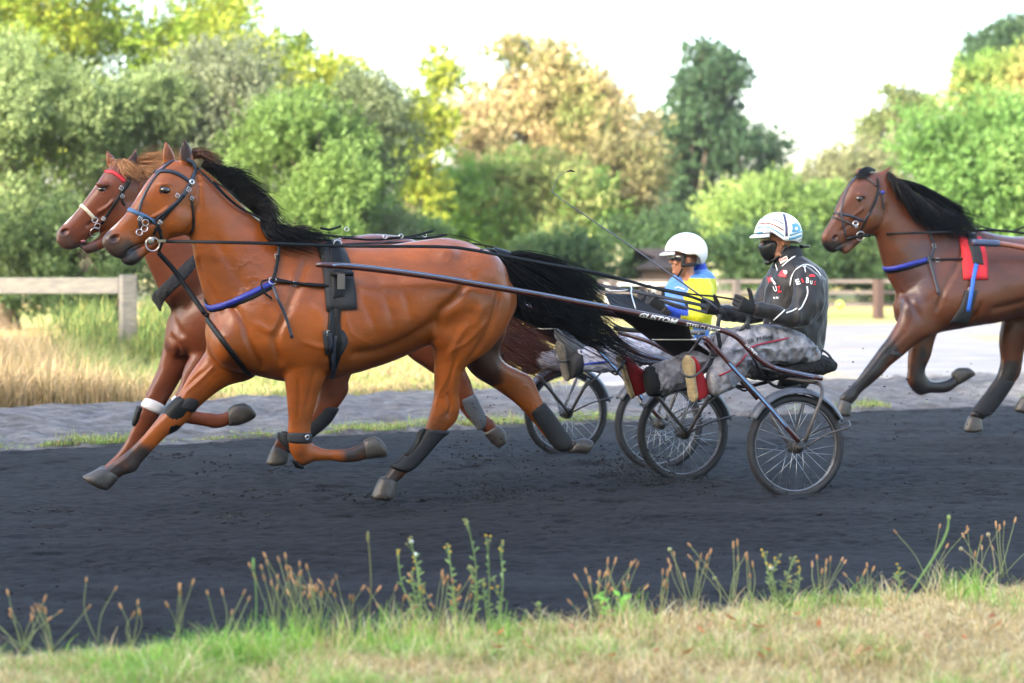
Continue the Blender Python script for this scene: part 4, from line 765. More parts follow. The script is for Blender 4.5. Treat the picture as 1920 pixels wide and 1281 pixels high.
specB = dict(fr=frB, hf=hB, group=None,
 trunk=[(340, 560, 322, 640, .12), (360, 520, 345, 665, .185, 0, .2), (400, 472, 392, 684, .225, 0, .35), (460, 446, 448, 692, .245, 0, .5), (510, 446, 505, 690, .262, 0, .5), (575, 456, 570, 680, .285, 0, .2), (635, 446, 635, 660, .30, 0, .1), (690, 438, 690, 640, .30, 0, .1), (740, 440, 735, 636, .295, 0, .2), (790, 454, 785, 640, .275, 0, .2), (835, 486, 828, 625, .23, 0, .2), (862, 530, 855, 595, .15)],
 neck=[(480, 446, 340, 600, .16, 0, .3), (430, 425, 306, 565, .125, 0, .3), (380, 385, 289, 530, .098, 0, .3), (335, 350, 273, 495, .084, 0, .25), (295, 322, 263, 462, .078, 0, .2), (265, 306, 255, 432, .076)],
 legs=B_legs, extra=[],
 head=[(242, 300, 265, 345, .055), (216, 302, 270, 378, .08), (194, 320, 262, 412, .092), (178, 342, 240, 430, .090), (161, 367, 212, 436, .072), (147, 387, 190, 434, .058), (134, 403, 174, 441, .052), (119, 419, 158, 455, .052), (108, 433, 141, 467, .048), (105, 446, 125, 468, .034)],
 jaw=[(216, 414, 222, 448, .052), (200, 428, 206, 462, .044), (186, 440, 194, 471, .040), (170, 452, 178, 477, .038), (153, 460, 161, 480, .033)],
 ears=[([(230, 316, 254, 318, .022), (238, 300, 260, 298, .020), (249, 282, 262, 282, .014), (256, 269, 261, 270, .007)], .03), ([(200, 314, 220, 304, .022), (198, 298, 214, 293, .020), (195, 284, 206, 283, .014), (194, 272, 198, 272, .007)], -.06)],
 lumps=[(hB, 238, 402, .055, .085, .035, .10), (frB, 335, 635, -.02, .09, .16, .13), (hB, 192, 346, .06, .05, .028, .018)],
 grooves=[([(300, 600), (330, 640), (350, 680)], .018, .012), ([(310, 540), (330, 600), (350, 640)], .02, .010), ([(315, 690), (300, 720), (285, 750)], .009, .005)],
 hgrooves=[([(262, 370), (258, 400), (245, 424), (220, 432)], .010, .006), ([(180, 400), (200, 388), (215, 372)], .010, -.006), ([(160, 428), (180, 412), (200, 400)], .012, .006), ([(205, 440), (175, 450), (150, 462)], .008, .010)],
 pits=[(122, 435, .030, .021, -.5, .016, (.045, .012, .012)), (191, 355, .022, .017, 0, .008, (.03, .015, .012))],
 eo=.30, eye=(191, 355, .028),
 hooves=[([(190, 874, 216, 890, .040), (178, 882, 208, 902, .047), (168, 890, 200, 910, .05)], -.08), ([(430, 799, 430, 764, .040), (446, 798, 440, 758, .047), (468, 790, 456, 755, .052), (478, 783, 462, 757, .05)], .10), ([(512, 837, 541, 851, .040), (505, 852, 540, 860, .047), (499, 868, 537, 868, .052)], -.12), ([(908, 815, 934, 798, .040), (918, 827, 946, 808, .046), (930, 838, 949, 824, .048)], .12)])
B_dark = [([(128, 460, 0), (170, 470, 0)], .03, .07, (.07, .035, .026), hB), ([(110, 442, 0), (118, 452, 0)], .04, .075, (.10, .045, .03), hB), ([(122, 416, 0), (140, 392, 0), (160, 365, 0), (178, 340, 0)], .012, .026, (.52, .42, .36), hB), ([(191, 355, .09)], .022, .045, (.05, .02, .012), hB), ([(152, 474, 0), (158, 474, 0)], .012, .03, (.45, .38, .33), hB)]
HB = make_horse(specB, 'reddish chestnut horse with a flaxen mane running beyond the nearest horse', (.13, .030, .0078), B_dark, .009, coat_mat('chestnut_coat'))
M_FLAX = mat('flaxen_hair', (.42, .20, .08), .45, var=.4, vscale=30)
hair('mane', frB, [[(250, 305, 0), (262, 300, .0), (285, 292, .0), (305, 300, .0)], [(262, 305, 0), (285, 300, .02), (315, 300, .02), (345, 310, .02)], [(280, 318, 0), (305, 312, .04), (340, 310, .05), (375, 320, .04)], [(262, 308, .03), (275, 325, .09), (300, 335, .1), (330, 335, .09)], [(320, 340, .02), (350, 345, .06), (380, 360, .06), (420, 390, .05)]], 520, M_FLAX, HB.root, r=.0018, jit=.055, vj=.03, curl=.010, lenv=.5, seed=4)
hair('forelock', hB, [[(225, 302, .0), (212, 305, .02), (206, 318, .0)], [(232, 300, .0), (245, 305, .06), (262, 318, .07), (285, 325, .07)], [(228, 304, .0), (230, 318, .085), (250, 332, .085), (275, 334, .08)]], 300, M_FLAX, HB.root, r=.0018, curl=.006, lenv=.5, jit=.032, vj=.012, seed=5)
hair('tail', frB, [[(862, 520, 0), (905, 560, 0), (955, 600, 0), (1000, 625, 0), (1045, 655, 0)], [(862, 530, 0), (900, 580, 0), (945, 625, 0), (990, 655, 0), (1045, 672, 0)], [(860, 540, 0), (895, 595, 0), (935, 640, 0), (975, 668, 0), (1030, 690, 0)], [(858, 550, 0), (890, 605, 0), (930, 655, 0), (955, 680, 0), (1005, 700, 0)]], 1300, mat('red_brown_hair', (.11, .035, .018), .42, var=.3, vscale=20), HB.root, r=.0026, jit=.035, vj=.04, steps=11, seed=6)

# ---- third horse: dark bay at the right
frC = Frame((3.80, 16.3), 20); hC = Frame(frC.pt(1645, 335)[:2], 22)
C_legs = [
 ([(1692, 560, 1790, 590, .08), (1682, 600, 1765, 620, .085), (1664, 634, 1718, 645, .068), (1648, 655, 1694, 666, .055), (1634, 674, 1671, 684, .045), (1619, 694, 1653, 703, .043), (1606, 712, 1634, 720, .034), (1592, 727, 1615, 736, .027), (1580, 738, 1605, 750, .032), (1574, 748, 1594, 760, .030)], .13),
 ([(1705, 580, 1790, 590, .08), (1708, 625, 1757, 624, .066), (1704, 662, 1745, 664, .053), (1702, 693, 1734, 695, .044), (1702, 718, 1741, 710, .043), (1722, 741, 1745, 714, .038), (1744, 738, 1756, 716, .029), (1764, 738, 1771, 714, .026), (1779, 735, 1783, 709, .031), (1794, 724, 1788, 703, .030)], -.12),
 ([(1905, 520, 1990, 540, .12), (1882, 590, 1965, 600, .10), (1874, 640, 1924, 645, .072), (1877, 675, 1916, 680, .052), (1870, 703, 1912, 702, .044), (1855, 725, 1893, 730, .034), (1838, 748, 1868, 758, .029), (1826, 766, 1853, 778, .032), (1818, 778, 1842, 788, .031)], -.12),
 ([(1940, 500, 2045, 520, .12), (1950, 570, 2055, 580, .13), (1962, 630, 2035, 640, .10), (1975, 665, 2020, 670, .06), (1968, 692, 2010, 698, .046), (1948, 715, 1985, 725, .034), (1932, 730, 1958, 744, .03), (1918, 742, 1942, 758, .03)], .13)]
specC = dict(fr=frC, hf=hC,
 trunk=[(1698, 530, 1682, 590, .12), (1712, 498, 1694, 612, .185, 0, .2), (1748, 455, 1728, 632, .225, 0, .35), (1790, 430, 1765, 622, .245, 0, .5), (1830, 428, 1815, 614, .262, 0, .5), (1870, 439, 1865, 606, .285, 0, .2), (1920, 443, 1920, 592, .30, 0, .1), (1975, 436, 1970, 577, .30, 0, .1), (2010, 440, 2005, 580, .28, 0, .2), (2042, 460, 2036, 590, .24, 0, .2), (2058, 500, 2052, 575, .16)],
 neck=[(1805, 430, 1700, 575, .16, 0, .3), (1768, 402, 1676, 545, .125, 0, .3), (1732, 374, 1661, 515, .1, 0, .3), (1702, 350, 1650, 482, .086, 0, .25), (1676, 333, 1643, 455, .078, 0, .2), (1655, 322, 1642, 436, .076)],
 legs=C_legs, extra=[],
 head=[(1642, 320, 1662, 355, .055), (1617, 323, 1665, 384, .08), (1594, 337, 1660, 418, .092), (1580, 357, 1640, 440, .090), (1570, 380, 1614, 446, .072), (1562, 401, 1598, 450, .058), (1553, 417, 1589, 457, .052), (1545, 430, 1579, 466, .050), (1540, 442, 1566, 474, .045), (1541, 454, 1556, 473, .033)],
 jaw=[(1612, 433, 1618, 453, .052), (1600, 446, 1605, 464, .042), (1590, 459, 1596, 475, .036), (1577, 469, 1583, 482, .030)],
 ears=[([(1642, 328, 1662, 338, .020), (1651, 318, 1668, 326, .018), (1664, 309, 1675, 314, .013), (1678, 301, 1683, 304, .007)], .03), ([(1604, 330, 1622, 324, .02), (1605, 318, 1619, 316, .018), (1610, 311, 1616, 311, .008)], -.06)],
 lumps=[(hC, 1636, 408, .055, .085, .035, .10), (frC, 1702, 590, .0, .09, .17, .12), (frC, 1765, 560, .15, .14, .10, .16), (hC, 1615, 366, .06, .05, .028, .018)],
 grooves=[([(1822, 450), (1795, 500), (1765, 545), (1752, 590)], .022, .012), ([(1690, 530), (1710, 560), (1725, 600)], .02, .012), ([(1660, 470), (1675, 510), (1700, 550)], .02, .008), ([(1830, 560), (1825, 590), (1800, 610)], .02, .010), ([(1845, 580), (1880, 575), (1930, 560)], .025, .010), ([(1700, 620), (1680, 645), (1660, 668)], .010, .005)],
 hgrooves=[([(1660, 380), (1657, 405), (1645, 430), (1620, 441)], .010, .006), ([(1590, 410), (1605, 400), (1618, 388)], .010, -.006), ([(1575, 436), (1592, 422), (1608, 412)], .012, .006), ([(1612, 448), (1590, 456), (1570, 466)], .008, .010)],
 pits=[(1566, 446, .030, .021, -.5, .016, (.03, .01, .01)), (1614, 373, .022, .017, 0, .008, (.02, .01, .008))],
 eo=.62, eye=(1614, 373, .026),
 hooves=[([(1574, 750, 1596, 761, .04), (1570, 762, 1594, 770, .047), (1566, 775, 1594, 778, .05)], .13), ([(1796, 722, 1786, 698, .04), (1808, 716, 1796, 690, .047), (1826, 704, 1810, 689, .05)], -.12), ([(1816, 782, 1840, 788, .04), (1811, 794, 1841, 797, .047), (1807, 807, 1842, 806, .052)], -.12), ([(1916, 744, 1940, 760, .04), (1908, 756, 1934, 768, .047), (1903, 767, 1930, 774, .05)], .13)])
BK = (.010, .0075, .0075)
C_dark = [([(1550, 465, 0), (1565, 470, 0)], .05, .09, BK, hC), ([(1665, 650, .13), (1590, 750, .13)], .05, .12, BK, frC), ([(1720, 670, -.12), (1722, 725, -.12), (1790, 712, -.12)], .05, .12, BK, frC), ([(1893, 690, -.12), (1830, 785, -.12)], .05, .12, BK, frC), ([(1985, 690, .13), (1930, 750, .13)], .05, .12, BK, frC), ([(1700, 560, .2), (1740, 470, .2)], .08, .22, (.06, .024, .02), frC), ([(1700, 600, -.1)], .05, .2, (.05, .018, .012), frC)]
HC = make_horse(specC, 'dark bay horse with black legs trotting at the right edge of the photo', (.085, .0235, .0068), C_dark, .010, coat_mat('dark_bay_coat', .5, 0))
hair('mane', frC, [[(1655, 322, 0), (1668, 328, .05), (1680, 345, .1), (1695, 365, .11)], [(1672, 330, 0), (1690, 350, .08), (1705, 385, .12), (1725, 410, .13)], [(1690, 342, 0), (1712, 365, .1), (1730, 405, .14), (1755, 430, .15)], [(1712, 358, 0), (1735, 385, .1), (1760, 418, .15), (1790, 438, .16)], [(1735, 375, 0), (1760, 395, .1), (1785, 420, .15), (1822, 436, .15)], [(1760, 393, 0), (1785, 405, .08), (1810, 420, .1), (1835, 428, .1)]], 1700, M_HAIRB, HC.root, r=.0026, curl=.005, lenv=.4, jit=.030, vj=.02, seed=7)
hair('mane', frC, [[(1680, 334, 0), (1720, 350, .0), (1760, 378, .0), (1800, 405, .0)], [(1720, 360, 0), (1755, 375, .0), (1790, 398, .0), (1828, 420, .0)]], 500, M_HAIRB, HC.root, r=.003, jit=.03, vj=.03, seed=8)
hair('forelock', hC, [[(1640, 318, .0), (1625, 314, .0), (1612, 322, .0), (1608, 330, 0)], [(1640, 322, .02), (1628, 322, .05), (1618, 330, .06), (1612, 338, .05)]], 260, M_HAIRB, HC.root, r=.0028, jit=.012, vj=.02, seed=9)
hair('tail', frC, [[(2050, 470, 0), (2100, 500, 0), (2140, 580, 0)], [(2050, 490, 0), (2080, 540, 0), (2100, 640, 0)]], 300, M_HAIRB, HC.root, r=.004, jit=.05, vj=.05, seed=10)
# ---------------------------------------------------------------- harness
def strap(name, H, pts, wd, m, par=None, off=.004, th=.004, mir=False, n=6, label=None):
    P, N_ = H.skin.line(pts, n, off); V, Fc = ribbon(P, N_, wd, th)
    if mir: mk(name, mir.mirror(V), [f[::-1] for f in Fc], m, par or H.root)      # same strap on the other side
    o = mk(name, V, Fc, m, par or H.root)
    if label: o['label'] = label
    return o
def ring(name, H, px, py, R_, r, par, off=.012, n=None, m=M_STEEL, P=None):
    if P is None:
        h = H.skin.hx(px, py); P, nn = (h[0] + h[1] * off, h[1]) if h else (at(px, py, H.hf.o[1] - .08), A(0, -1, 0))
    else: nn = n
    if n is not None: nn = n
    return mk(name, *torus(P, nn, R_, r, 24, 6), m, par)
def buckle(name, H, px, py, s, par, ang=0):
    h = H.skin.hx(px, py)
    if not h: return
    n_ = h[1]; up = nrm(A(math.sin(ang), 0, math.cos(ang)) - (A(math.sin(ang), 0, math.cos(ang)) @ n_) * n_); b = np.cross(n_, up); c = h[0] + n_ * .010; mb = MB()
    for d, l in ((up, b), (-up, b), (b, up), (-b, up)): mb.add(*tube([c + d * s - l * s, c + d * s + l * s], .0022, 6))
    mb.add(*tube([c - up * s, c + up * s], .0018, 5)); return mb.build(name, M_STEEL, par)
def free_strap(name, pts, wd, m, par, N=A(0, -1, 0), th=.003, n=6, label=None):
    P = spline(pts, n); o = mk(name, *ribbon(P, N, wd, th), m, par)
    if label: o['label'] = label
    return o
M_SBLUE = mat('slate_leather', (.014, .020, .036), .45, var=.3, vscale=25)
M_PEWTER = mat('pewter_leather', (.30, .29, .25), .4, metal=.3)
M_RED = mat('red_web', (.55, .02, .03), .5)
M_PAD = mat('charcoal_felt', (.016, .017, .019), .8, var=.35, vscale=12, bump=.3, bscale=60)
# --- nearest horse: bridle
br = empty_child = None
def bridle_root(H, label):
    o = bpy.data.objects.new('bridle', None); COL.objects.link(o); o.parent = H.root; o['label'] = label; return o
def bx(H, name, c, ax, m, par): mb = MB(); mb.add(*box(c, ax)); return mb.build(name, m, par, False)
H = HA; b = bridle_root(H, 'black and slate blue bridle with a pale blue padded noseband')
strap('browband', H, [(292, 324), (305, 321), (325, 323), (342, 331), (356, 342)], .022, M_SBLUE, b, mir=hA)
strap('headpiece', H, [(350, 300), (362, 306), (366, 318), (360, 335), (352, 352), (343, 368)], .026, M_SBLUE, b, mir=hA)
strap('cheekpiece', H, [(358, 340), (345, 366), (325, 388), (310, 404), (297, 420), (288, 440)], .019, M_LEATHER, b, mir=hA)
strap('cheekpiece', H, [(350, 352), (335, 375), (318, 390), (300, 405), (290, 414)], .017, M_SBLUE, b)
strap('overcheck', H, [(334, 299), (318, 306), (300, 322), (282, 345), (268, 372), (261, 395), (262, 425)], .015, M_SBLUE, b, mir=hA)
strap('noseband', H, [(234, 391), (244, 394), (258, 400), (272, 406), (292, 418)], .026, mat('pale_blue_pad', (.045, .11, .22), .55), b, mir=hA)
strap('noseband', H, [(262, 404), (280, 412), (297, 425), (302, 436)], .016, M_LEATHER, b)
strap('throatlash', H, [(358, 366), (360, 385), (362, 405), (363, 425), (357, 438)], .015, M_LEATHER, b, mir=hA)
strap('chin_strap', H, [(296, 425), (302, 445), (302, 462), (296, 474)], .020, M_LEATHER, b)
for (x, y, s_) in [(353, 356, .012), (332, 367, .011), (300, 417, .010), (359, 372, .010), (262, 410, .010)]: buckle('buckle', H, x, y, s_, b, .6)
for (x, y, R_) in [(272, 417, .018), (271, 430, .018), (260, 437, .018)]: ring('ring', H, x, y, R_, .0028, b)
ring('rosette', H, 358, 342, .012, .006, b)
ring('bit_ring', H, 284, 451, .039, .0045, b, off=.03, n=nrm(A(.2, -1, .05)))
h = H.skin.hx(284, 451); bitA = (h[0] if h else at(284, 451, 11.3)) + A(0, -.03, 0)
mk('bit_cheek', *ell(bitA + A(0, .012, 0), (.020, .008, .022)), mat('dull_steel', (.35, .34, .31), .4, metal=.8), b)
bx(H, 'rein_clip', at(303, 452, bitA[1]), [A(.024, 0, .001), A(0, .004, 0), A(0, 0, .008)], M_STEEL, b)
# --- nearest horse: check rein along the mane, breast strap, saddle pad, girth
strap('check_rein', H, [(368, 318), (385, 335), (400, 350), (425, 375), (455, 398), (490, 412)], .014, M_LEATHER, off=.02)
P_ = [frA.pt(400, 340, .06), frA.pt(425, 368, .07), frA.pt(455, 392, .09), frA.pt(490, 410, .12), frA.pt(530, 428, .13), frA.pt(590, 446, .10), frA.pt(622, 452, .08)]
free_strap('check_rein', P_, .013, M_LEATHER, H.root); free_strap('strap_end', [P_[0], frA.pt(425, 355, .1), frA.pt(452, 380, .12)], .011, M_LEATHER, H.root)
strap('breast_strap', H, [(388, 572), (396, 578), (420, 572), (450, 560), (480, 546), (512, 530)], .034, M_BLUE, off=.006, th=.008, label='blue padded breast strap edged in black')
strap('breast_strap', H, [(384, 560), (389, 572), (396, 581), (420, 576), (450, 566), (482, 552), (512, 535)], .034, M_LEATHER, off=.003)
strap('neck_strap', H, [(520, 441), (523, 458), (521, 480), (517, 505), (511, 530)], .019, M_SBLUE, off=.012)
strap('neck_strap', H, [(521, 480), (517, 505), (511, 528)], .022, M_LEATHER, off=.014)
strap('trace', H, [(510, 523), (535, 529), (570, 534), (600, 536), (625, 536)], .019, M_LEATHER, off=.01)
strap('trace', H, [(513, 530), (550, 532), (580, 537), (625, 539)], .015, M_LEATHER, off=.02)
free_strap('strap_end', [H.skin.hx(512, 535)[0] + A(0, -.02, 0), H.skin.hx(522, 560)[0] + A(0, -.04, 0), H.skin.hx(536, 590)[0] + A(0, -.04, 0), H.skin.hx(549, 634)[0] + A(0, -.03, 0)], .018, M_SBLUE, H.root)
free_strap('strap_end', [H.skin.hx(505, 524)[0] + A(0, -.02, 0), H.skin.hx(492, 530)[0] + A(0, -.05, 0), H.skin.hx(497, 548)[0] + A(0, -.04, 0), H.skin.hx(511, 560)[0] + A(0, -.02, 0)], .013, M_LEATHER, H.root)
for (x, y, s_) in [(519, 482, .013), (552, 532, .013)]: buckle('buckle', H, x, y, s_, H.root)
ring('ring', H, 511, 528, .022, .003, H.root)
# martingale: from the chin down to the girth between the forelegs
m0 = hA.pt(297, 474, 0); Pm = [m0, frA.pt(325, 505, .0), frA.pt(350, 540, .02), frA.pt(385, 590, .1)]
free_strap('martingale', Pm, .030, M_LEATHER, H.root, N=nrm(A(.3, -1, .2)), th=.008)
strap('martingale', H, [(383, 588), (405, 620), (430, 655), (455, 685), (468, 700)], .032, M_LEATHER, off=.01, th=.006)
mk('martingale_knot', *ell(H.skin.hx(390, 591)[0] + A(0, -.02, 0), (.022, .02, .016)), M_LEATHER, H.root)
def pad_quad(H, name, outline, m, th=.02, off=.004, nx=8, ny=14, label=None):
    """pad laid on the flank; outline given as (top-left, top-right, bottom-right, bottom-left) or paired edges"""
    L_, R_ = outline; L_ = spline(L_, 6); R_ = spline(R_, 6); t = np.linspace(0, 1, ny); 
    l = np.stack([np.interp(t, np.linspace(0, 1, len(L_)), L_[:, k]) for k in (0, 1)], 1); r = np.stack([np.interp(t, np.linspace(0, 1, len(R_)), R_[:, k]) for k in (0, 1)], 1)
    P = []; Q = []; last = None
    for j in range(ny):
        for i in range(nx):
            s_ = i / (nx - 1); p = l[j] * (1 - s_) + r[j] * s_; h = H.skin.hx(*p)
            if h is None: q = at(p[0], p[1], last[0][1] + .05) if last else at(p[0], p[1], 12); h = (q, last[1] if last else A(0, -1, 0))
            else: last = h
            e = min(i, nx - 1 - i) > 0 and 0 < j < ny - 1; P.append(h[0] + h[1] * off * .0); Q.append(h[0] + h[1] * (off + (th if e else th * .45)))
    V = np.vstack([P, Q]); k = nx * ny; Fc = []
    for j in range(ny - 1):
        for i in range(nx - 1):
            a = j * nx + i; Fc.append([k + a, k + a + 1, k + a + nx + 1, k + a + nx]); Fc.append([a, a + nx, a + nx + 1, a + 1])
    bd = [i for i in range(nx)] + [j * nx + nx - 1 for j in range(1, ny)] + [(ny - 1) * nx + i for i in range(nx - 2, -1, -1)] + [j * nx for j in range(ny - 2, 0, -1)]
    for a, b_ in zip(bd, bd[1:] + bd[:1]): Fc.append([a, b_, k + b_, k + a])
    o = mk(name, V, Fc, m, H.root); mk(name, H.fr.mirror(V), [q[::-1] for q in Fc], m, H.root)
    if label: o['label'] = label
    return o
pad_quad(H, 'saddle_pad', ([(594, 462), (602, 490), (607, 530), (612, 585)], [(640, 462), (655, 490), (666, 540), (669, 580)]), M_PAD, .022, label='long charcoal harness pad')
pad_quad(H, 'harness_saddle', ([(612, 455), (614, 480), (618, 520), (620, 570)], [(634, 455), (642, 480), (648, 520), (646, 565)]), M_LEATHER, .03)
pad_quad(H, 'girth', ([(618, 565), (615, 610), (612, 640), (618, 690)], [(640, 565), (638, 610), (645, 640), (628, 700)]), M_LEATHER, .014, nx=6)
pad_quad(H, 'girth_pad', ([(606, 620), (606, 640), (610, 665)], [(644, 620), (652, 640), (640, 665)]), M_PAD, .010, nx=6, ny=8)
for (a, b_) in (((616, 625), (617, 655)), ((631, 630), (622, 705))): strap('girth_billet', H, [a, ((a[0] + b_[0]) / 2, (a[1] + b_[1]) / 2), b_], .024, M_SBLUE, off=.018)
for x, y in ((616, 625), (631, 629)): buckle('buckle', H, x, y, .015, H.root)
sA = H.skin.hx(634, 500)[0]
bx(H, 'shaft_holder', at(640, 528, sA[1] - .09), [A(.022, 0, 0), A(0, .02, 0), A(0, 0, .045)], mat('dull_plate', (.16, .16, .165), .5, metal=.6), H.root)
mk('shaft_clamp', *tube([at(620, 513, sA[1] - .09), at(663, 514, sA[1] - .09)], .014, 12), M_LEATHER, H.root)
mk('terret', *torus(at(633, 458, frA.pt(633, 458, .1)[1]), A(.3, -1, 0), .024, .004, 20, 6), M_STEEL, H.root)
# back strap and crupper, rein ends flying over the back
free_strap('back_strap', [frA.pt(636, 458, .02), frA.pt(700, 458, .0), frA.pt(760, 448, .0), frA.pt(830, 440, .0), frA.pt(890, 452, .0), frA.pt(930, 478, .0)], .022, M_LEATHER, H.root, N=A(0, 0, 1))
free_strap('crupper', [H.skin.hx(900, 470)[0] + A(0, -.01, 0), frA.pt(925, 470, .06), frA.pt(945, 490, .05), frA.pt(955, 500, .02)], .02, M_LEATHER, H.root)
# boots
boot(H, [(795, 804, 843, 812, .045), (786, 820, 826, 826, .04), (764, 845, 800, 856, .038), (746, 862, 780, 877, .040), (730, 872, 766, 886, .042)], .115, label='grey wrapped boot on the cannon')
boot(H, [(783, 812, 797, 804, .03), (776, 832, 788, 830, .03), (757, 852, 768, 856, .03)], .115, M_LEATHER)
boot(H, [(990, 776, 1022, 755, .042), (1006, 798, 1040, 778, .038), (1026, 824, 1058, 804, .038), (1040, 842, 1070, 820, .044), (1052, 848, 1072, 828, .040)], -.12, label='long grey boot stretched out behind')
boot(H, [(333, 742, 362, 760, .056), (312, 762, 352, 782, .058), (296, 790, 334, 806, .05), (288, 806, 306, 820, .03)], -.13, M_LEATHER, 'knee_boot', 'black oval knee boot')
boot(H, [(341, 743, 376, 755, .054), (326, 758, 366, 772, .053)], -.12, M_RUBBER, 'knee_band')
boot(H, [(538, 814, 585, 815, .050), (538, 826, 586, 828, .051)], .132, M_PAD, 'knee_band'); ring('buckle', H, 574, 819, .012, .005, H.root, off=.012)
boot(H, [(526, 812, 545, 814, .03), (528, 828, 546, 832, .035), (538, 842, 548, 846, .03)], .10, M_RUBBER, 'knee_boot')
boot(H, [(546, 862, 560, 868, .03), (553, 876, 572, 876, .03)], .13, M_LEATHER, 'knee_boot')

# --- second horse
H = HB; b = bridle_root(H, 'black bridle with a red browband and cream noseband')
strap('browband', H, [(197, 322), (210, 323), (222, 330), (234, 341)], .024, M_RED, b, mir=hB, label='red braided browband')
strap('headpiece', H, [(232, 318), (243, 330), (240, 345), (232, 356)], .022, M_LEATHER, b)
strap('cheekpiece', H, [(240, 334), (232, 352), (220, 375), (208, 392), (195, 412), (190, 420)], .019, M_LEATHER, b, mir=hB)
strap('cheekpiece', H, [(236, 345), (228, 372), (234, 386)], .014, M_LEATHER, b)
strap('noseband', H, [(146, 382), (156, 388), (166, 398), (177, 410)], .024, mat('cream_leather', (.55, .48, .34), .45), b, mir=hB)
for (x, y, s_) in [(227, 353, .012), (229, 368, .011), (194, 410, .010)]: buckle('buckle', H, x, y, s_, b, .6)
for (x, y, R_) in [(178, 413, .018), (182, 423, .018), (176, 434, .034)]: ring('ring', H, x, y, R_, .0032, b)
mk('tongue', *ell(hB.pt(152, 452, .01), (.03, .025, .014)), mat('pink_tongue', (.45, .14, .15), .35), b)
V_, F_ = loft([(frB.pt(430, 425, .15), frB.pt(442, 445, .2), frB.n * .03), (frB.pt(395, 452, .17), frB.pt(408, 470, .21), frB.n * .03), (frB.pt(362, 478, .19), frB.pt(372, 496, .22), frB.n * .03), (frB.pt(334, 505, .20), frB.pt(350, 522, .23), frB.n * .035), (frB.pt(306, 532, .18), frB.pt(322, 550, .21), frB.n * .04), (frB.pt(288, 550, .08), frB.pt(306, 568, .12), frB.n * .05), (frB.pt(286, 560, -.06), frB.pt(302, 584, -.03), frB.n * .05)], 5, 20)
V_ = V_ + nrm(V_ - V_.mean(0)) * (.012 * vnoise(V_, .03, 4))[:, None]; mk('sheepskin_collar', V_, F_, mat('black_fleece', (.012, .012, .014), .95, bump=1, bscale=90, dist=.02), H.root)
bxs = mat('pale_plate', (.65, .64, .66), .4)
boot(H, [(272, 746, 309, 764, .052), (264, 758, 303, 776, .052)], -.08, bxs, 'knee_band', 'white buckled knee band'); boot(H, [(256, 762, 268, 768, .03), (249, 784, 262, 790, .03), (247, 796, 254, 800, .02)], -.08, M_LEATHER, 'knee_boot')
boot(H, [(600, 762, 636, 768, .045), (583, 785, 618, 795, .04), (560, 806, 588, 820, .038)], -.12); boot(H, [(520, 812, 545, 822, .042), (520, 826, 556, 842, .044), (528, 838, 550, 850, .036)], -.12)
boot(H, [(858, 752, 890, 738, .045), (872, 776, 903, 764, .042), (888, 796, 912, 784, .042), (894, 806, 912, 795, .036)], .12, mat('slate_boot', (.07, .075, .085), .55, var=.2))
boot(H, [(322, 748, 345, 742, .04), (322, 770, 344, 772, .045)], .09, bxs, 'knee_band')
for k, (x0, y0, x1, y1, v) in enumerate([(560, 432, 690, 446, .05), (600, 428, 640, 424, .0), (640, 446, 762, 445, .15), (730, 446, 812, 433, .16), (760, 446, 838, 440, .12)]):
    free_strap('strap_end', [frB.pt(x0, y0, v), frB.pt((x0 + x1) / 2, (y0 + y1) / 2 + 4, v), frB.pt(x1, y1, v)], .016, M_LEATHER, H.root)
for x, y in ((722, 444), (752, 443), (796, 441), (650, 430)): mk('buckle', *torus(frB.pt(x, y, .16), A(.2, -1, .1), .014, .003, 16, 6), M_STEEL, H.root)
pad_quad(H, 'harness_saddle', ([(478, 462), (480, 520), (484, 580)], [(512, 462), (520, 520), (522, 580)]), M_LEATHER, .025)

def ear_inner(H, pts, c):
    P_ = []; pts = spline(list(pts) + [pts[0]], 3)[:-1]; ce = np.mean(pts, 0)
    for k in (1, .6, .25, .02): P_ += [(lambda h: h[0] + h[1] * .0022)(H.skin.hx(*(ce + (np.asarray(p_) - ce) * k))) for p_ in pts]
    m_ = len(pts); mk('ear_inner', np.array(P_), [[r * m_ + i, r * m_ + (i + 1) % m_, (r + 1) * m_ + (i + 1) % m_, (r + 1) * m_ + i] for r in range(3) for i in range(m_)], c, H.root)
M_EAR = mat('ear_hollow', (.022, .010, .007), .8); M_EARR = mat('ear_hollow_brown', (.13, .04, .014), .8)
ear_inner(HA, [(341, 300), (339, 286), (342, 270), (346, 264), (353, 277), (356, 292), (352, 303)], M_EAR); ear_inner(HA, [(309, 298), (308, 286), (311, 274), (318, 280), (322, 292), (318, 300)], M_EARR)
ear_inner(HB, [(236, 312), (243, 298), (254, 285), (256, 298), (250, 312)], M_EAR)
# --- third horse
H = HC; b = bridle_root(H, 'brown and black bridle with a doubled noseband')
M_BRN = mat('brown_leather', (.04, .028, .023), .45)
strap('browband', H, [(1600, 333), (1615, 332), (1630, 338), (1643, 349)], .022, M_BRN, b, mir=hC)
strap('cheekpiece', H, [(1644, 335), (1646, 352), (1640, 375), (1632, 395), (1622, 415), (1614, 430), (1606, 440)], .018, M_LEATHER, b, mir=hC)
strap('cheekpiece', H, [(1648, 356), (1640, 380), (1628, 402), (1618, 416)], .014, M_SBLUE, b)
strap('overcheck', H, [(1606, 333), (1592, 350), (1582, 372), (1577, 395), (1580, 420), (1585, 442)], .015, M_SBLUE, b, mir=hC)
strap('noseband', H, [(1566, 400), (1580, 402), (1598, 406), (1618, 414)], .020, M_SBLUE, b, mir=hC)
strap('noseband', H, [(1562, 408), (1576, 411), (1590, 418), (1602, 424)], .018, M_BRN, b)
strap('throatlash', H, [(1650, 360), (1654, 375), (1656, 392)], .014, M_SBLUE, b)
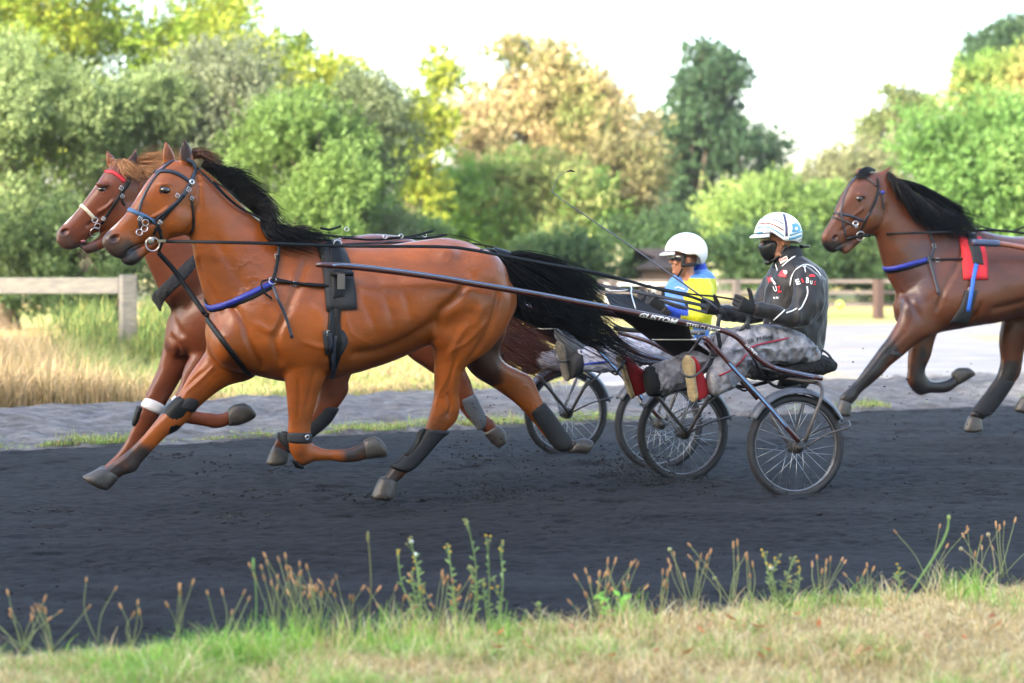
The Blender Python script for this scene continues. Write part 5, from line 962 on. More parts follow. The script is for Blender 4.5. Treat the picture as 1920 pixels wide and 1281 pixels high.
for x, y, R_ in [(1603, 420, .020), (1612, 442, .036), (1604, 424, .012)]: ring('ring', H, x, y, R_, .0042, b)
mk('bit_bar', *tube([at(1588, 448, hC.pt(1590, 446, .07)[1]), at(1612, 443, hC.pt(1612, 443, .09)[1]), at(1632, 441, hC.pt(1632, 441, .10)[1])], .013, 10, 3), M_LEATHER, b)
mk('rosette', *ell(H.skin.hx(1654, 361)[0], (.022, .012, .014)), M_BLUE, b)
strap('breast_strap', H, [(1656, 503), (1668, 504), (1690, 500), (1715, 493), (1738, 487)], .036, M_BLUE, off=.006, th=.008, label='blue padded breast strap')
strap('breast_strap', H, [(1655, 508), (1668, 509), (1690, 505), (1715, 498), (1738, 491)], .034, M_LEATHER, off=.003)
strap('neck_strap', H, [(1738, 430), (1744, 445), (1750, 460), (1745, 478), (1738, 490)], .022, M_SBLUE, off=.012)
strap('trace', H, [(1738, 487), (1775, 487), (1815, 487)], .018, M_LEATHER, off=.01)
free_strap('strap_end', [H.skin.hx(1740, 480)[0] + A(0, -.02, 0), H.skin.hx(1748, 510)[0] + A(0, -.03, 0), H.skin.hx(1759, 553)[0] + A(0, -.03, 0)], .022, M_SBLUE, H.root)
for x, y in ((1750, 461), (1736, 488), (1757, 488)): buckle('buckle', H, x, y, .015, H.root)
pad_quad(H, 'saddle_pad', ([(1797, 444), (1803, 480), (1806, 525)], [(1838, 444), (1850, 480), (1852, 525)]), mat('red_felt', (.50, .015, .025), .8, var=.2), .018, label='red saddle pad piped in black')
pad_quad(H, 'harness_saddle', ([(1808, 440), (1816, 470), (1822, 500)], [(1828, 440), (1838, 470), (1844, 500)]), M_PAD, .03)
strap('girth_strap', H, [(1828, 498), (1822, 525), (1818, 550), (1812, 582)], .034, mat('bright_blue_web', (.02, .12, .55), .5), off=.03, label='bright blue girth strap')
pad_quad(H, 'girth', ([(1808, 545), (1800, 575), (1780, 605)], [(1832, 545), (1822, 580), (1815, 607)]), M_PAD, .014, nx=6, ny=10)
for x, y in ((1828, 480), (1819, 545)): buckle('buckle', H, x, y, .02, H.root)
mk('terret', *torus(frC.pt(1825, 431, .1), A(.3, -1, 0), .026, .004, 20, 6), M_STEEL, H.root)
boot(H, [(1656, 655, 1690, 664, .058), (1654, 660, 1688, 669, .058)], .13, M_PAD, 'knee_band')
boot(H, [(1866, 712, 1903, 716, .045), (1848, 736, 1884, 746, .04), (1828, 762, 1862, 774, .042), (1822, 770, 1850, 782, .04)], -.12)
free_strap('rein', [H.skin.hx(1632, 441)[0] + A(0, -.03, 0), frC.pt(1700, 437, .25), frC.pt(1760, 436, .22), frC.pt(1820, 433, .14)], .020, M_LEATHER, H.root)
free_strap('rein', [frC.pt(1820, 433, .14), frC.pt(1870, 432, .20), frC.pt(1930, 438, .25), frC.pt(2000, 440, .25)], .020, M_LEATHER, H.root)
free_strap('strap_end', [frC.pt(1835, 424, .1), frC.pt(1860, 430, .1), frC.pt(1895, 434, .1), frC.pt(1925, 424, .1), frC.pt(1960, 415, .1)], .015, M_LEATHER, H.root)
# ---------------------------------------------------------------- racing sulkies
M_BURG = mat('burgundy_lacquer', (.050, .0115, .0105), .32, coat=.5, var=.25, vscale=9)
M_STRIPE = mat('sky_blue_stripe', (.12, .27, .48), .4)
M_TYRE = mat('tyre_rubber', (.020, .021, .024), .75, bump=.4, bscale=70, var=.4, vscale=12)
M_RIM = mat('rim_alloy', (.20, .20, .21), .4, metal=.8, var=.3, vscale=20)
M_HUB = mat('dusty_hub', (.045, .044, .043), .6, metal=.3, var=.4, vscale=30, bump=.3)
M_GUARD = mat('grey_mudguard', (.065, .074, .095), .42, var=.3, vscale=6)
M_FRAME = mat('dusty_frame', (.050, .043, .042), .55, var=.35, vscale=9, coat=.2)
M_SHEET = mat('black_canvas', (.004, .004, .0045), .8, var=.5, vscale=6, bump=.35, bscale=25)
M_CUSH = mat('black_plush', (.004, .004, .0045), .95, bump=1, bscale=70, var=.4, dist=.02)
M_WHITE = mat('white_print', (.75, .75, .74), .5)
def wheel(root, c, nrm_, R_, guard, label, tread=True):
    n_ = nrm(nrm_); up = nrm(A(0, 0, 1) - n_[2] * n_); b = np.cross(n_, up)
    w_ = bpy.data.objects.new('wheel', None); COL.objects.link(w_); w_.parent = root; w_.location = Vector(c - wloc(root)); w_['label'] = label
    V, Fc = torus(c, n_, R_ - .024, .024, 72, 12)
    mb = MB(); mb.add(V, Fc)
    for k in range(150):                                           # tread blocks, part of the tyre
        a = 2 * math.pi * k / 150; d = math.cos(a) * up + math.sin(a) * b; t = np.cross(n_, d)
        mb.add(*box(c + d * (R_ - .001), [n_ * .016 + t * .003, t * .0035, d * .003]))
    mb.build('tyre', M_TYRE, w_)
    mb = MB(); mb.add(*torus(c, n_, R_ - .047, .006, 72, 6)); mb.add(*tube([c + (math.cos(a) * up + math.sin(a) * b) * (R_ - .052) for a in np.linspace(0, 2 * math.pi, 73)], .0155, 8, 1, False, .35, up=n_) if False else torus(c - n_ * .010, n_, R_ - .050, .005, 72, 6)); mb.add(*torus(c + n_ * .010, n_, R_ - .050, .005, 72, 6)); mb.build('rim', M_RIM, w_)
    mb = MB(); mb.add(*tube([c - n_ * .055, c - n_ * .04, c + n_ * .04, c + n_ * .055], [.038, .042, .042, .034], 20)); mb.add(*tube([c + n_ * .055, c + n_ * .085], .013, 10)); mb.add(*tube([c - n_ * .085, c - n_ * .055], .013, 10))
    mb.add(*tube([c + n_ * .056, c + n_ * .064], [.026, .022], 16)); mb.build('hub', M_HUB, w_)
    mb = MB()
    for k in range(28):
        a = 2 * math.pi * k / 28; s = 1 if k % 2 else -1; q = a + (.9 if (k // 2) % 2 else -.9)
        mb.add(*tube([c + n_ * s * .036 + .036 * (math.cos(q) * up + math.sin(q) * b), c + (R_ - .050) * (math.cos(a) * up + math.sin(a) * b)], .0013, 4))
    mb.build('spokes', M_STEEL, w_)
    a0, a1 = guard; m = 26; V = []; Fc = []; q = 9                 # mudguard: curved blade over the tyre
    for i in range(m + 1):
        a = a0 + (a1 - a0) * i / m; d = math.cos(a) * up + math.sin(a) * b
        for j in range(q):
            s = (j / (q - 1) - .5) * 2; V.append(c + d * (R_ + .040 - .028 * s ** 2) + n_ * s * .047)
    for i in range(m):
        for j in range(q - 1): Fc.append([i * q + j, i * q + j + 1, (i + 1) * q + j + 1, (i + 1) * q + j])
    o = mk('mudguard', V, Fc, M_GUARD, root); s = o.modifiers.new('s', 'SOLIDIFY'); s.thickness = .004
    mb = MB(); mb.add(*tube([c + (math.cos(a) * up + math.sin(a) * b) * (R_ + .012) + n_ * .048 for a in np.linspace(a0, a1, 30)], .004, 6)); mb.build('mudguard_edge', M_GUARD, root)
    return w_
def make_sulky(off, label, far_label):
    O = A(1.788, 12.6, 0) + off
    def p(x, y, D): return at(x, y, D) + off
    root = empty('sulky', (1.45 + off[0], 13.0 + off[1], 0), label, 'sulky'); S = {'root': root}
    nn = nrm(A(math.sin(R(17)), -math.cos(R(17)), .03)); nf = nrm(A(math.sin(R(19)), -math.cos(R(19)), .0)); up = A(0, 0, 1)
    wn, wf = p(1491, 835, 12.6), p(1280, 812, 13.5); wn[2] = .322; wf[2] = .322
    wheel(root, wn, nn, .33, (-1.12, 1.02), 'near wheel'); wheel(root, wf, nf, .33, (-1.35, 1.0), 'far wheel')
    # signs: +b is towards the rear?  angles run from the front lip of the guard to its rear end
    sd = (1541 - 594)
    d0 = frA.pt(1000, 550, .36)[1]
    def sh(x, y): return p(x, y, frA.pt(x, y, .375 - .015 * max(0, min(1, (x - 700) / 300)))[1] if x < 1000 else d0 + (x - 1000) / 541 * (12.62 - d0))
    pts = [(594, 496.5), (655, 500), (730, 508), (807, 518.5), (900, 534), (1000, 551), (1070, 564), (1139, 577), (1197, 588), (1276, 603.5), (1338, 616), (1366, 624), (1386, 636), (1407, 658), (1427, 676), (1452, 690), (1496, 701), (1541, 710)]
    Pn = np.array([sh(*q) for q in pts]); rad = np.r_[.0155, .0185, .0195, .0195, .0195, .0185, .0185, .0185, .0185, .0185, .0185, .018, .018, .018, .018, .018, .018, .017]
    w_ = A(-.27, .60, 0); S['w'] = w_
    V, Fc = tube(Pn, rad, 16, 4); s1 = mk('shaft', V, Fc, M_BURG, root); S['shaft'] = s1; S['skin'] = Skin(V, Fc); s1['label'] = 'near shaft'
    V2, F2 = tube(Pn + w_, rad, 16, 4); mk('shaft', V2, F2, M_BURG, root)
    mk('shaft_tip', *tube([Pn[0] + (Pn[0] - Pn[1]) * .03, Pn[0], Pn[0] * .7 + Pn[1] * .3], [.009, .0145, .0165], 12, 1), M_BURG, s1)
    for a, b_ in ((624, 1139), (1452, 1526)):                      # blue pinstripes let into the shaft
        for dy in ((-3.4, -.4) if a < 1000 else (-2.8, .2)):
            xs = np.linspace(a, b_, 30); cur = spline([(q[0], q[1]) for q in pts], 8); L = [(x, np.interp(x, cur[:, 0], cur[:, 1]) + dy * (1 if x > 640 else .5)) for x in xs]
            P_ = np.array([sh(x, y) for x, y in L]) + A(0, -.0165, 0); mk('pinstripe', *ribbon(P_, A(0, -1, .25), .0042, .002), M_STRIPE, s1)
    hub = wn + nn * .09
    def bar(nm, P_, r, m=M_FRAME, seg=10, n=4): return mk(nm, *tube(P_, r, seg, n), m, root)
    bar('strut', [sh(1319, 628) + A(0, .02, -.02), sh(1330, 640), p(1380, 695, 12.42), p(1440, 760, 12.45), p(1478, 805, 12.46), hub + A(-.02, -.01, .04)], .0155, M_BURG)
    for dy in (-1.5, 1.0):
        P_ = np.array([p(x, y + dy, D - .018) for x, y, D in [(1338, 649, 12.41), (1380, 695, 12.42), (1440, 760, 12.45), (1475, 801, 12.46)]]); mk('pinstripe', *ribbon(spline(P_, 4), A(0, -1, .2), .0065, .002), M_STRIPE, root)
    bar('strut', [sh(1324, 640) + A(0, .05, -.01), p(1360, 685, 12.75), p(1400, 725, 12.8), p(1420, 748, 12.82)], .014, M_BURG)
    bar('strut', [p(1416, 742, 12.82), p(1432, 747, 12.65), p(1441, 749, 12.55)], .008)
    bar('fork', [p(1509, 829, 12.5), p(1520, 800, 12.48), p(1538, 752, 12.5), p(1542, 732, 12.55), p(1536, 720, 12.62), p(1518, 716, 12.7), p(1480, 711, 12.8), p(1450, 708, 12.9)], .0125)
    bar('fork', [wn - nn * .09, p(1449, 787, 12.75), p(1448, 780, 12.76)], .011); bar('fork', [wn - nn * .09, p(1503, 770, 12.8), p(1509, 735, 12.85)], .012)
    bar('stay', [hub + A(.02, 0, 0), p(1550, 815, 12.5), p(1588, 803, 12.5), p(1594, 797, 12.53), p(1591, 790, 12.6)], .006)
    bar('stay', [wn - nn * .09, p(1540, 805, 12.8), p(1585, 793, 12.8)], .006)
    fh = wf + nn * .09
    for q in [(1226, 735, 13.3), (1330, 742, 13.35), ]: bar('fork', [fh, (fh + p(*q)) / 2, p(*q)], .013)
    for q in [(1240, 750, 13.75), (1300, 735, 13.75)]: bar('fork', [wf - nn * .09, (wf - nn * .09 + p(*q)) / 2, p(*q)], .012)
    bar('stay', [fh, p(1330, 793, 13.4), p(1362, 783, 13.45), p(1378, 778, 13.5)], .006); bar('stay', [p(1316, 765, 13.35), p(1345, 742, 13.2), p(1368, 720, 13.1)], .006)
    bar('axle', [p(1450, 712, 12.85), p(1400, 705, 13.0), p(1345, 712, 13.2), p(1300, 735, 13.4)], .014)
    bar('seat_frame', [sh(1407, 662), p(1440, 715, 12.9), p(1470, 728, 12.95), p(1500, 722, 13.0)], .010); bar('seat_frame', [sh(1452, 692) + w_ * .3, sh(1541, 710) + w_ * .5, sh(1541, 710) + w_], .012)
    bar('cross_bar', [sh(1541, 710) + A(-.03, 0, 0), sh(1541, 710) + w_ + A(-.03, 0, 0)], .012)
    bar('frame_clutter', [p(1366, 722, 12.95), p(1400, 725, 12.95), p(1440, 716, 12.9)], .012, M_LEATHER); bar('cable', [p(1380, 724, 12.9), p(1395, 733, 12.9), p(1405, 728, 12.9)], .007, M_LEATHER)
    # rails carrying the splash sheet, foot rails
    bar('cross_rail', [p(1150, 614, 12.9), p(1180, 619, 12.9), p(1250, 622, 12.9), p(1322, 624, 12.85)], .016, mat('worn_grey_tube', (.17, .165, .165), .5, metal=.3, var=.3, vscale=12))
    bar('foot_rail', [p(1160, 624, 13.2), p(1215, 640, 13.1), p(1270, 668, 13.0), p(1330, 690, 12.95)], .014, M_BURG)
    bar('foot_rail', [sh(1139, 580) + w_, p(1180, 672, 13.0), p(1250, 680, 13.1)], .010, M_BURG)
    bar('rod', [p(1329, 673, 12.62), p(1345, 671, 12.7), p(1402, 661, 12.75)], .0075)
    # guard frame of bent wire
    bar('wire_hoop', [p(1120, 545, 12.9), p(1172, 545, 12.75), p(1180, 539, 12.7), p(1184, 540, 12.62), p(1184, 552, 12.5), p(1192, 580, 12.42)], .0045, M_STEEL)
    mb = MB()
    def quad(a, b_, c, d, t=A(0, .006, .004), k=9):
        a, b_, c, d = [np.asarray(v) for v in (a, b_, c, d)]; V = []; Fc = []
        for i in range(k):
            for j in range(k):
                u_, v_ = i / (k - 1), j / (k - 1); q = (a * (1 - u_) + b_ * u_) * (1 - v_) + (d * (1 - u_) + c * u_) * v_; V.append(q + A(0, 0, 1) * .018 * math.sin(u_ * math.pi) * math.sin(v_ * math.pi * 2.1))
        V = np.array(V); n = len(V); V = np.vstack([V, V + t])
        for i in range(k - 1):
            for j in range(k - 1): q = i * k + j; Fc += [[q, q + 1, q + k + 1, q + k], [n + q, n + q + k, n + q + k + 1, n + q + 1]]
        bd = [i for i in range(k)] + [i * k + k - 1 for i in range(1, k)] + [(k - 1) * k + i for i in range(k - 2, -1, -1)] + [i * k for i in range(k - 2, 0, -1)]
        for x, y in zip(bd, bd[1:] + bd[:1]): Fc.append([x, n + x, n + y, y])
        mb.add(V, Fc)
    quad(p(1134, 551, 12.95), p(1184, 553, 12.85), p(1296, 622, 12.75), p(1150, 584, 12.50)); quad(p(1140, 578, 12.48), p(1292, 612, 12.55), p(1297, 640, 12.75), p(1222, 640, 12.85))
    quad(p(1222, 637, 12.86), p(1297, 637, 12.76), p(1366, 688, 12.95), p(1300, 694, 13.0)); mb.build('splash_sheet', M_SHEET, root)
    bar('sheet_rod', [p(1222, 637, 12.72), p(1300, 637, 12.68), p(1307, 634, 12.66), p(1310, 626, 12.6)], .005, M_STEEL)
    # stirrups
    bar('stirrup', [sh(1316, 632), p(1302, 650, 12.5), p(1290, 664, 12.45)], .008); bar('stirrup', [p(1277, 684, 12.42), p(1277, 694, 12.38), p(1282, 703, 12.36), p(1292, 707, 12.38), p(1304, 704, 12.46), p(1318, 692, 12.5), p(1328, 677, 12.55), p(1334, 655, 12.6), p(1338, 630, 12.6)], .0075)
    bar('stirrup', [p(1172, 676, 12.75), p(1164, 688, 12.6), p(1156, 700, 12.55)], .009, M_LEATHER)
    # seat
    c = p(1492, 682, 13.05); f_ = A(-math.cos(R(24)), -math.sin(R(24)), 0); l_ = A(math.sin(R(24)), -math.cos(R(24)), 0)
    mb = MB(); mb.add(*loft([(c - f_ * .20 + A(0, 0, .04), c - f_ * .20 - A(0, 0, .055), l_ * .19), (c - f_ * .12 + A(0, 0, .065), c - f_ * .12 - A(0, 0, .075), l_ * .23), (c + f_ * .05 + A(0, 0, .05), c + f_ * .05 - A(0, 0, .085), l_ * .23), (c + f_ * .22 + A(0, 0, .01), c + f_ * .22 - A(0, 0, .10), l_ * .21), (c + f_ * .30 - A(0, 0, .03), c + f_ * .30 - A(0, 0, .10), l_ * .15)], 4, 28, .75)); S['seat'] = c
    V, Fc, N_ = remesh(mb, .012, 2); mk('seat_cushion', V + N_ * (.006 * vnoise(V, .025, 3))[:, None], Fc, M_CUSH, root)
    P_ = [p(1515, 657, 12.95), p(1530, 653, 12.95), p(1548, 661, 12.95), p(1558, 673, 12.95), p(1553, 680, 12.95), p(1540, 675, 12.95), p(1518, 661, 12.95)]; mk('seat_loop', *ribbon(spline(P_, 5), A(0, -.6, 1), .022, .005), M_LEATHER, root)
    bar('seat_block', [c + A(-.1, 0, -.10), c + A(.0, 0, -.14), c + A(.08, 0, -.10)], [.05, .06, .03], M_SHEET)
    S['sh'] = sh; S['p'] = p; return S
SA = make_sulky(A(0, 0, 0), 'burgundy sulky with blue pinstripes and a black cushion drawn by the nearest horse', '')
SB = make_sulky(at(1235, 793, 14.15) * A(1, 1, 0) - at(1491, 835, 12.6) * A(1, 1, 0), 'burgundy sulky mostly hidden behind the nearest one, carrying the driver in blue', '')
for s_, a, b_, h, shear, bold in (('CUSTOM', (1198, 594.5), (1270, 608), 8.6, .3, .03), ('STEELCLASSIC', (1286, 611), (1349, 624), 6.4, 0, .012), ('dave Mangra', (1396, 647), (1418, 666), 5.0, .2, 0)):
    V, Fc = lettering(s_, a, b_, h, SA['skin'], .0025, shear, bold); o = mk('lettering', V, Fc, M_WHITE, SA['shaft'], False)
# third sulky: only its near shaft shows
root = empty('sulky', (6.3, 17.3, 0), 'brown sulky shaft with a blue end at the right edge beside the dark bay horse', 'sulky')
a = frC.pt(1822, 455, .34); b_ = frC.pt(1872, 457, .34); Pn = np.array([a, frC.pt(1850, 456, .34), b_, frC.pt(1920, 465, .34), frC.pt(1990, 480, .36), frC.pt(2120, 515, .40), frC.pt(2240, 560, .45)])
mk('shaft', *tube(Pn, .0215, 14, 4), mat('tan_brown_lacquer', (.20, .06, .03), .35, coat=.4), root); mk('shaft_sleeve', *tube(Pn[:3], .028, 14, 3), mat('slate_sleeve', (.035, .05, .10), .4), root)
V, Fc = tube(Pn + frC.n * -.68, .0215, 14, 4); mk('shaft', V, Fc, MATS['tan_brown_lacquer'], root)
for s in (0, -.9):
    c = frC.wld(-3.1, .45 + s, .33); wheel(root, c, frC.n, .33, (-1.1, 1.0), 'wheel')
    mk('strut', *tube([c, frC.wld(-2.6, .42 + s, .9), frC.pt(2240, 560, .45 + s)], .014, 10, 3), MATS['tan_brown_lacquer'], root)
# reins of the nearest pair
def rein(name, pts, wd, label, m=M_LEATHER): P_ = spline(pts, 8); return tag(mk(name, *ribbon(P_, nrm(A(.1, -1, .25)), wd, .003), m), label, 'reins')
M_REIN = mat('slate_rein', (.020, .025, .034), .5, var=.25, vscale=20)
yb = bitA[1]
rein('rein', [at(296, 452, yb), at(330, 453, yb + .02), at(420, 454.5, 11.45), at(520, 457, 11.55), at(633, 461, 11.72), at(700, 462, 11.72), at(830, 463, 11.8), at(880, 468, 11.85), at(940, 479, 11.95), at(1020, 494, 12.1), at(1120, 512, 12.3), at(1230, 541, 12.5), at(1290, 555, 12.65), at(1324, 567, 12.75)], .020, 'black near rein running from the bit of the nearest horse to the gloved hands')
rein('rein', [frA.pt(633, 459, -.1), frA.pt(760, 455, -.15), frA.pt(900, 459, -.15), at(1000, 487, 12.4), at(1140, 520, 12.6), at(1280, 549, 12.7), at(1340, 556, 12.75), at(1386, 563, 12.75)], .012, 'thin black far rein passing over the back of the nearest horse')
rein('rein', [at(1120, 535, 12.9), at(1158, 541, 12.8), at(1220, 553, 12.75), at(1290, 567, 12.7), at(1326, 575, 12.7)], .022, 'slate grey leather strap held in the far glove of the driver in black', M_REIN)
rein('rein', [at(1286, 569, 12.68), at(1288, 575, 12.68), at(1280, 578, 12.68), at(1260, 573, 12.7), at(1238, 562, 12.72), at(1290, 578, 12.66), at(1326, 587, 12.66)], .016, 'looped loose end of the slate grey strap before the driver in blue', M_REIN)
for pts in ([at(1350, 590, 12.7), at(1346, 615, 12.7), at(1350, 650, 12.75), at(1352, 664, 12.8)], [at(1402, 590, 12.65), at(1402, 604, 12.65), at(1390, 620, 12.65), at(1389, 636, 12.7), at(1398, 634, 12.66), at(1403, 622, 12.65), at(1402, 606, 12.64)]):
    rein('rein_end', pts, .028, ['slate rein end hanging straight down from the far glove', 'slate rein end looping down from the near glove'][pts[0][0] > 1.42], M_REIN)
# ---------------------------------------------------------------- drivers
M_SKIN = mat('skin', (.40, .175, .10), .5, var=.15, vscale=20, spec=.4)
M_GLOVE = mat('black_glove', (.006, .006, .007), .75, bump=.3, bscale=90, var=.3, vscale=20)
M_JACKET = mat('black_nylon', (.0095, .0078, .0083), .58, bump=.25, bscale=22, var=.3, vscale=6, sheen=.3)
def camo():
    m = mat('grey_camo', (.36, .355, .385), .8, var=1, vscale=15, col2=(.05, .05, .062), bump=.3, bscale=60)
    return m
def head(fr_o, fwd, up, sc_, skin, parent):
    """continuous head with brow, nose, lips, chin, ears and neck; fwd/up unit vectors, sc_ head height"""
    fwd = nrm(fwd); sd = nrm(np.cross(up, fwd)); up = np.cross(fwd, sd); k = sc_ / .235
    P = lambda f, s, z: np.asarray(fr_o) + (fwd * f + sd * s + up * z) * k
    mb = MB(); rows = [(-.125, .070, .02, .026), (-.112, .088, -.01, .040), (-.09, .092, -.045, .052), (-.065, .094, -.065, .060), (-.04, .094, -.08, .066), (-.015, .092, -.09, .071), (.01, .088, -.096, .074), (.04, .098, -.1, .076), (.07, .090, -.095, .073), (.095, .06, -.08, .06), (.115, .02, -.04, .035)]
    S_ = [(P(f, 0, z), P(b, 0, z), sd * w_ * k, .0) for z, f, b, w_ in rows]; mb.add(*loft(S_, 4, 26))
    mb.add(*loft([(P(.096, 0, .022), P(.07, 0, .02), sd * .009 * k), (P(.110, 0, .0), P(.07, 0, -.005), sd * .011 * k), (P(.124, 0, -.022), P(.08, 0, -.024), sd * .015 * k), (P(.116, 0, -.032), P(.08, 0, -.034), sd * .018 * k), (P(.100, 0, -.037), P(.08, 0, -.036), sd * .012 * k)], 3, 14))
    mb.add(*ell(P(.094, 0, -.054), [fwd * .011 * k, sd * .024 * k, up * .0055 * k], 14, 8)); mb.add(*ell(P(.091, 0, -.066), [fwd * .011 * k, sd * .021 * k, up * .006 * k], 14, 8)); mb.add(*ell(P(.084, 0, -.098), [fwd * .014 * k, sd * .022 * k, up * .015 * k], 14, 8))
    for s in (-1, 1):
        mb.add(*ell(P(-.008, s * .076, -.008), [fwd * .019 * k, sd * .008 * k, up * .031 * k], 14, 10)); mb.add(*ell(P(.078, s * .036, -.028), [fwd * .018 * k, sd * .022 * k, up * .02 * k], 12, 8)); mb.add(*ell(P(.088, s * .032, .030), [fwd * .012 * k, sd * .024 * k, up * .008 * k], 12, 8))
    mb.add(*loft([(P(.045, 0, -.07), P(-.06, 0, -.05), sd * .055 * k), (P(.03, 0, -.12), P(-.065, 0, -.11), sd * .054 * k), (P(.03, 0, -.18), P(-.075, 0, -.17), sd * .062 * k)], 3, 20))
    return mb, P, fwd, sd, up, k
def helmet(P, fwd, sd, up, k, m, parent, name='helmet', tilt=0.0, front=86, side=112, back=118, ra=.138):
    V = []; Fc = []; nz, na = 22, 48; c = P(-.012, 0, .042)
    for i in range(nz + 1):
        for j in range(na):
            a = 2 * math.pi * j / na; ca = math.cos(a); mx = (front + (side - front) * sstep(.75, .15, ca) + (back - side) * sstep(-.1, -.9, ca)); th = R(mx) * i / nz
            q = math.sin(th) * ca * fwd * ra * 1.12 + math.sin(th) * math.sin(a) * sd * ra * .95 + math.cos(th) * up * ra * 1.0
            V.append(c + q * k)
    for i in range(nz):
        for j in range(na): q = (j + 1) % na; Fc.append([i * na + j, (i + 1) * na + j, (i + 1) * na + q, i * na + q])
    V = np.array(V); o = mk(name, V, Fc, m, parent); s = o.modifiers.new('s', 'SOLIDIFY'); s.thickness = .014; s.offset = -1
    V2, F2 = slabvis(P, fwd, sd, up, k, ra); mk('visor', V2, F2, m, o)
    return o, Skin(V, Fc)
def slabvis(P, fwd, sd, up, k, ra):
    V = []; Fc = []; n = 16
    for i in range(n + 1):
        a = R(-42 + 84 * i / n); ca, sa = math.cos(a), math.sin(a)
        inn = (ca * fwd * ra * 1.10 + sa * sd * ra * .95); ext = max(0, math.cos(a * 2.1)) ** .6 * .044; out = inn + nrm(ca * fwd + sa * sd * .6) * ext
        for q, z in ((inn, .052), (out, .034), (out, .026), (inn, .040)): V.append(P(-.012, 0, .0) + (q + up * z) * k)
    for i in range(n):
        for j in range(4): q = (j + 1) % 4; Fc.append([i * 4 + j, i * 4 + q, i * 4 + 4 + q, i * 4 + 4 + j])
    return np.array(V), Fc + [[3, 2, 1, 0], [n * 4, n * 4 + 1, n * 4 + 2, n * 4 + 3]]
def hand(name, wr, kn, up, side, m, parent, curl=1.0, thumb=(.0, 1.0), s=1.0):
    """gloved hand: wr wrist, kn knuckles, side = direction across the knuckles, up = back of hand; fingers curl down, thumb leaves the palm's side"""
    wr, kn = np.asarray(wr, float), np.asarray(kn, float); d = nrm(kn - wr); side = nrm(side - (side @ d) * d); up = nrm(np.cross(side, d)) if up is None else nrm(up - (up @ d) * d - (up @ side) * side); L = np.linalg.norm(kn - wr)
    mb = MB(); mb.add(*loft([(wr + side * .026 * s, wr - side * .026 * s, up * .020 * s), (wr * .5 + kn * .5 + side * .040 * s, wr * .5 + kn * .5 - side * .038 * s, up * .018 * s), (kn + side * .044 * s, kn - side * .040 * s, up * .016 * s)], 4, 18))
    mb.add(*tube([wr - d * .05, wr - d * .02, wr + d * .01], [.036 * s, .034 * s, .030 * s], 16, 3))
    for i, (o_, l1, l2, l3) in enumerate([(.034, .042, .028, .021), (.012, .046, .031, .023), (-.011, .043, .029, .022), (-.032, .034, .022, .019)]):
        b = kn + side * o_ * s - d * .004; a1, a2, a3 = [R(x * curl) for x in ((48, 118, 172), (55, 128, 184), (60, 134, 190), (66, 140, 196))[i]]; p1 = b + (d * math.cos(a1) - up * math.sin(a1)) * l1 * s; p2 = p1 + (d * math.cos(a2) - up * math.sin(a2)) * l2 * s; p3 = p2 + (d * math.cos(a3) - up * math.sin(a3)) * l3 * s
        mb.add(*tube([b - d * .015, b, p1, p2, p3], np.array([.0115, .0115, .0110, .0100, .0085]) * s, 10, 3))
    tb = wr * .62 + kn * .38 + side * .030 * s; tp = tb + (side * thumb[1] * .048 + d * .030 - up * .006) * s; tq = tp + (side * thumb[1] * .022 + d * .028 * (1 - thumb[0]) - up * .004) * s
    mb.add(*tube([tb - side * .012, tb, tp, tq], np.array([.014, .0145, .0125, .0095]) * s, 10, 3))
    V, Fc, N_ = remesh(mb, .0032, 2, .5); return mk(name, V, Fc, m, parent), Skin(V, Fc)
def wrinkle(V, N_, amp=.006, sc_=.05, stretch=A(1, 1, 1), seed=0):
    n = vnoise(V * stretch, sc_, seed) + .5 * vnoise(V * stretch, sc_ / 2.2, seed + 1); r = 1 - abs(n) * 1.6; return V + N_ * (amp * (r - .3))[:, None]
def cloth(name, parts, m, parent, vox=.006, amp=.006, sc_=.06, stretch=A(1, 1, 1), seed=0, smooth=3, col=None, rel=6, bite=None):
    mb = MB()
    for p_ in parts: mb.add(*p_)
    V, Fc, N_ = remesh(mb, vox, smooth); V = relax(V, Fc, np.ones(len(V)), rel, .6); N_ = vnormals(V, Fc); V = wrinkle(V, N_, amp, sc_, stretch, seed)
    c = col(V) if col else None; return mk(name, V, Fc, m, parent, True, c), Skin(V, Fc)
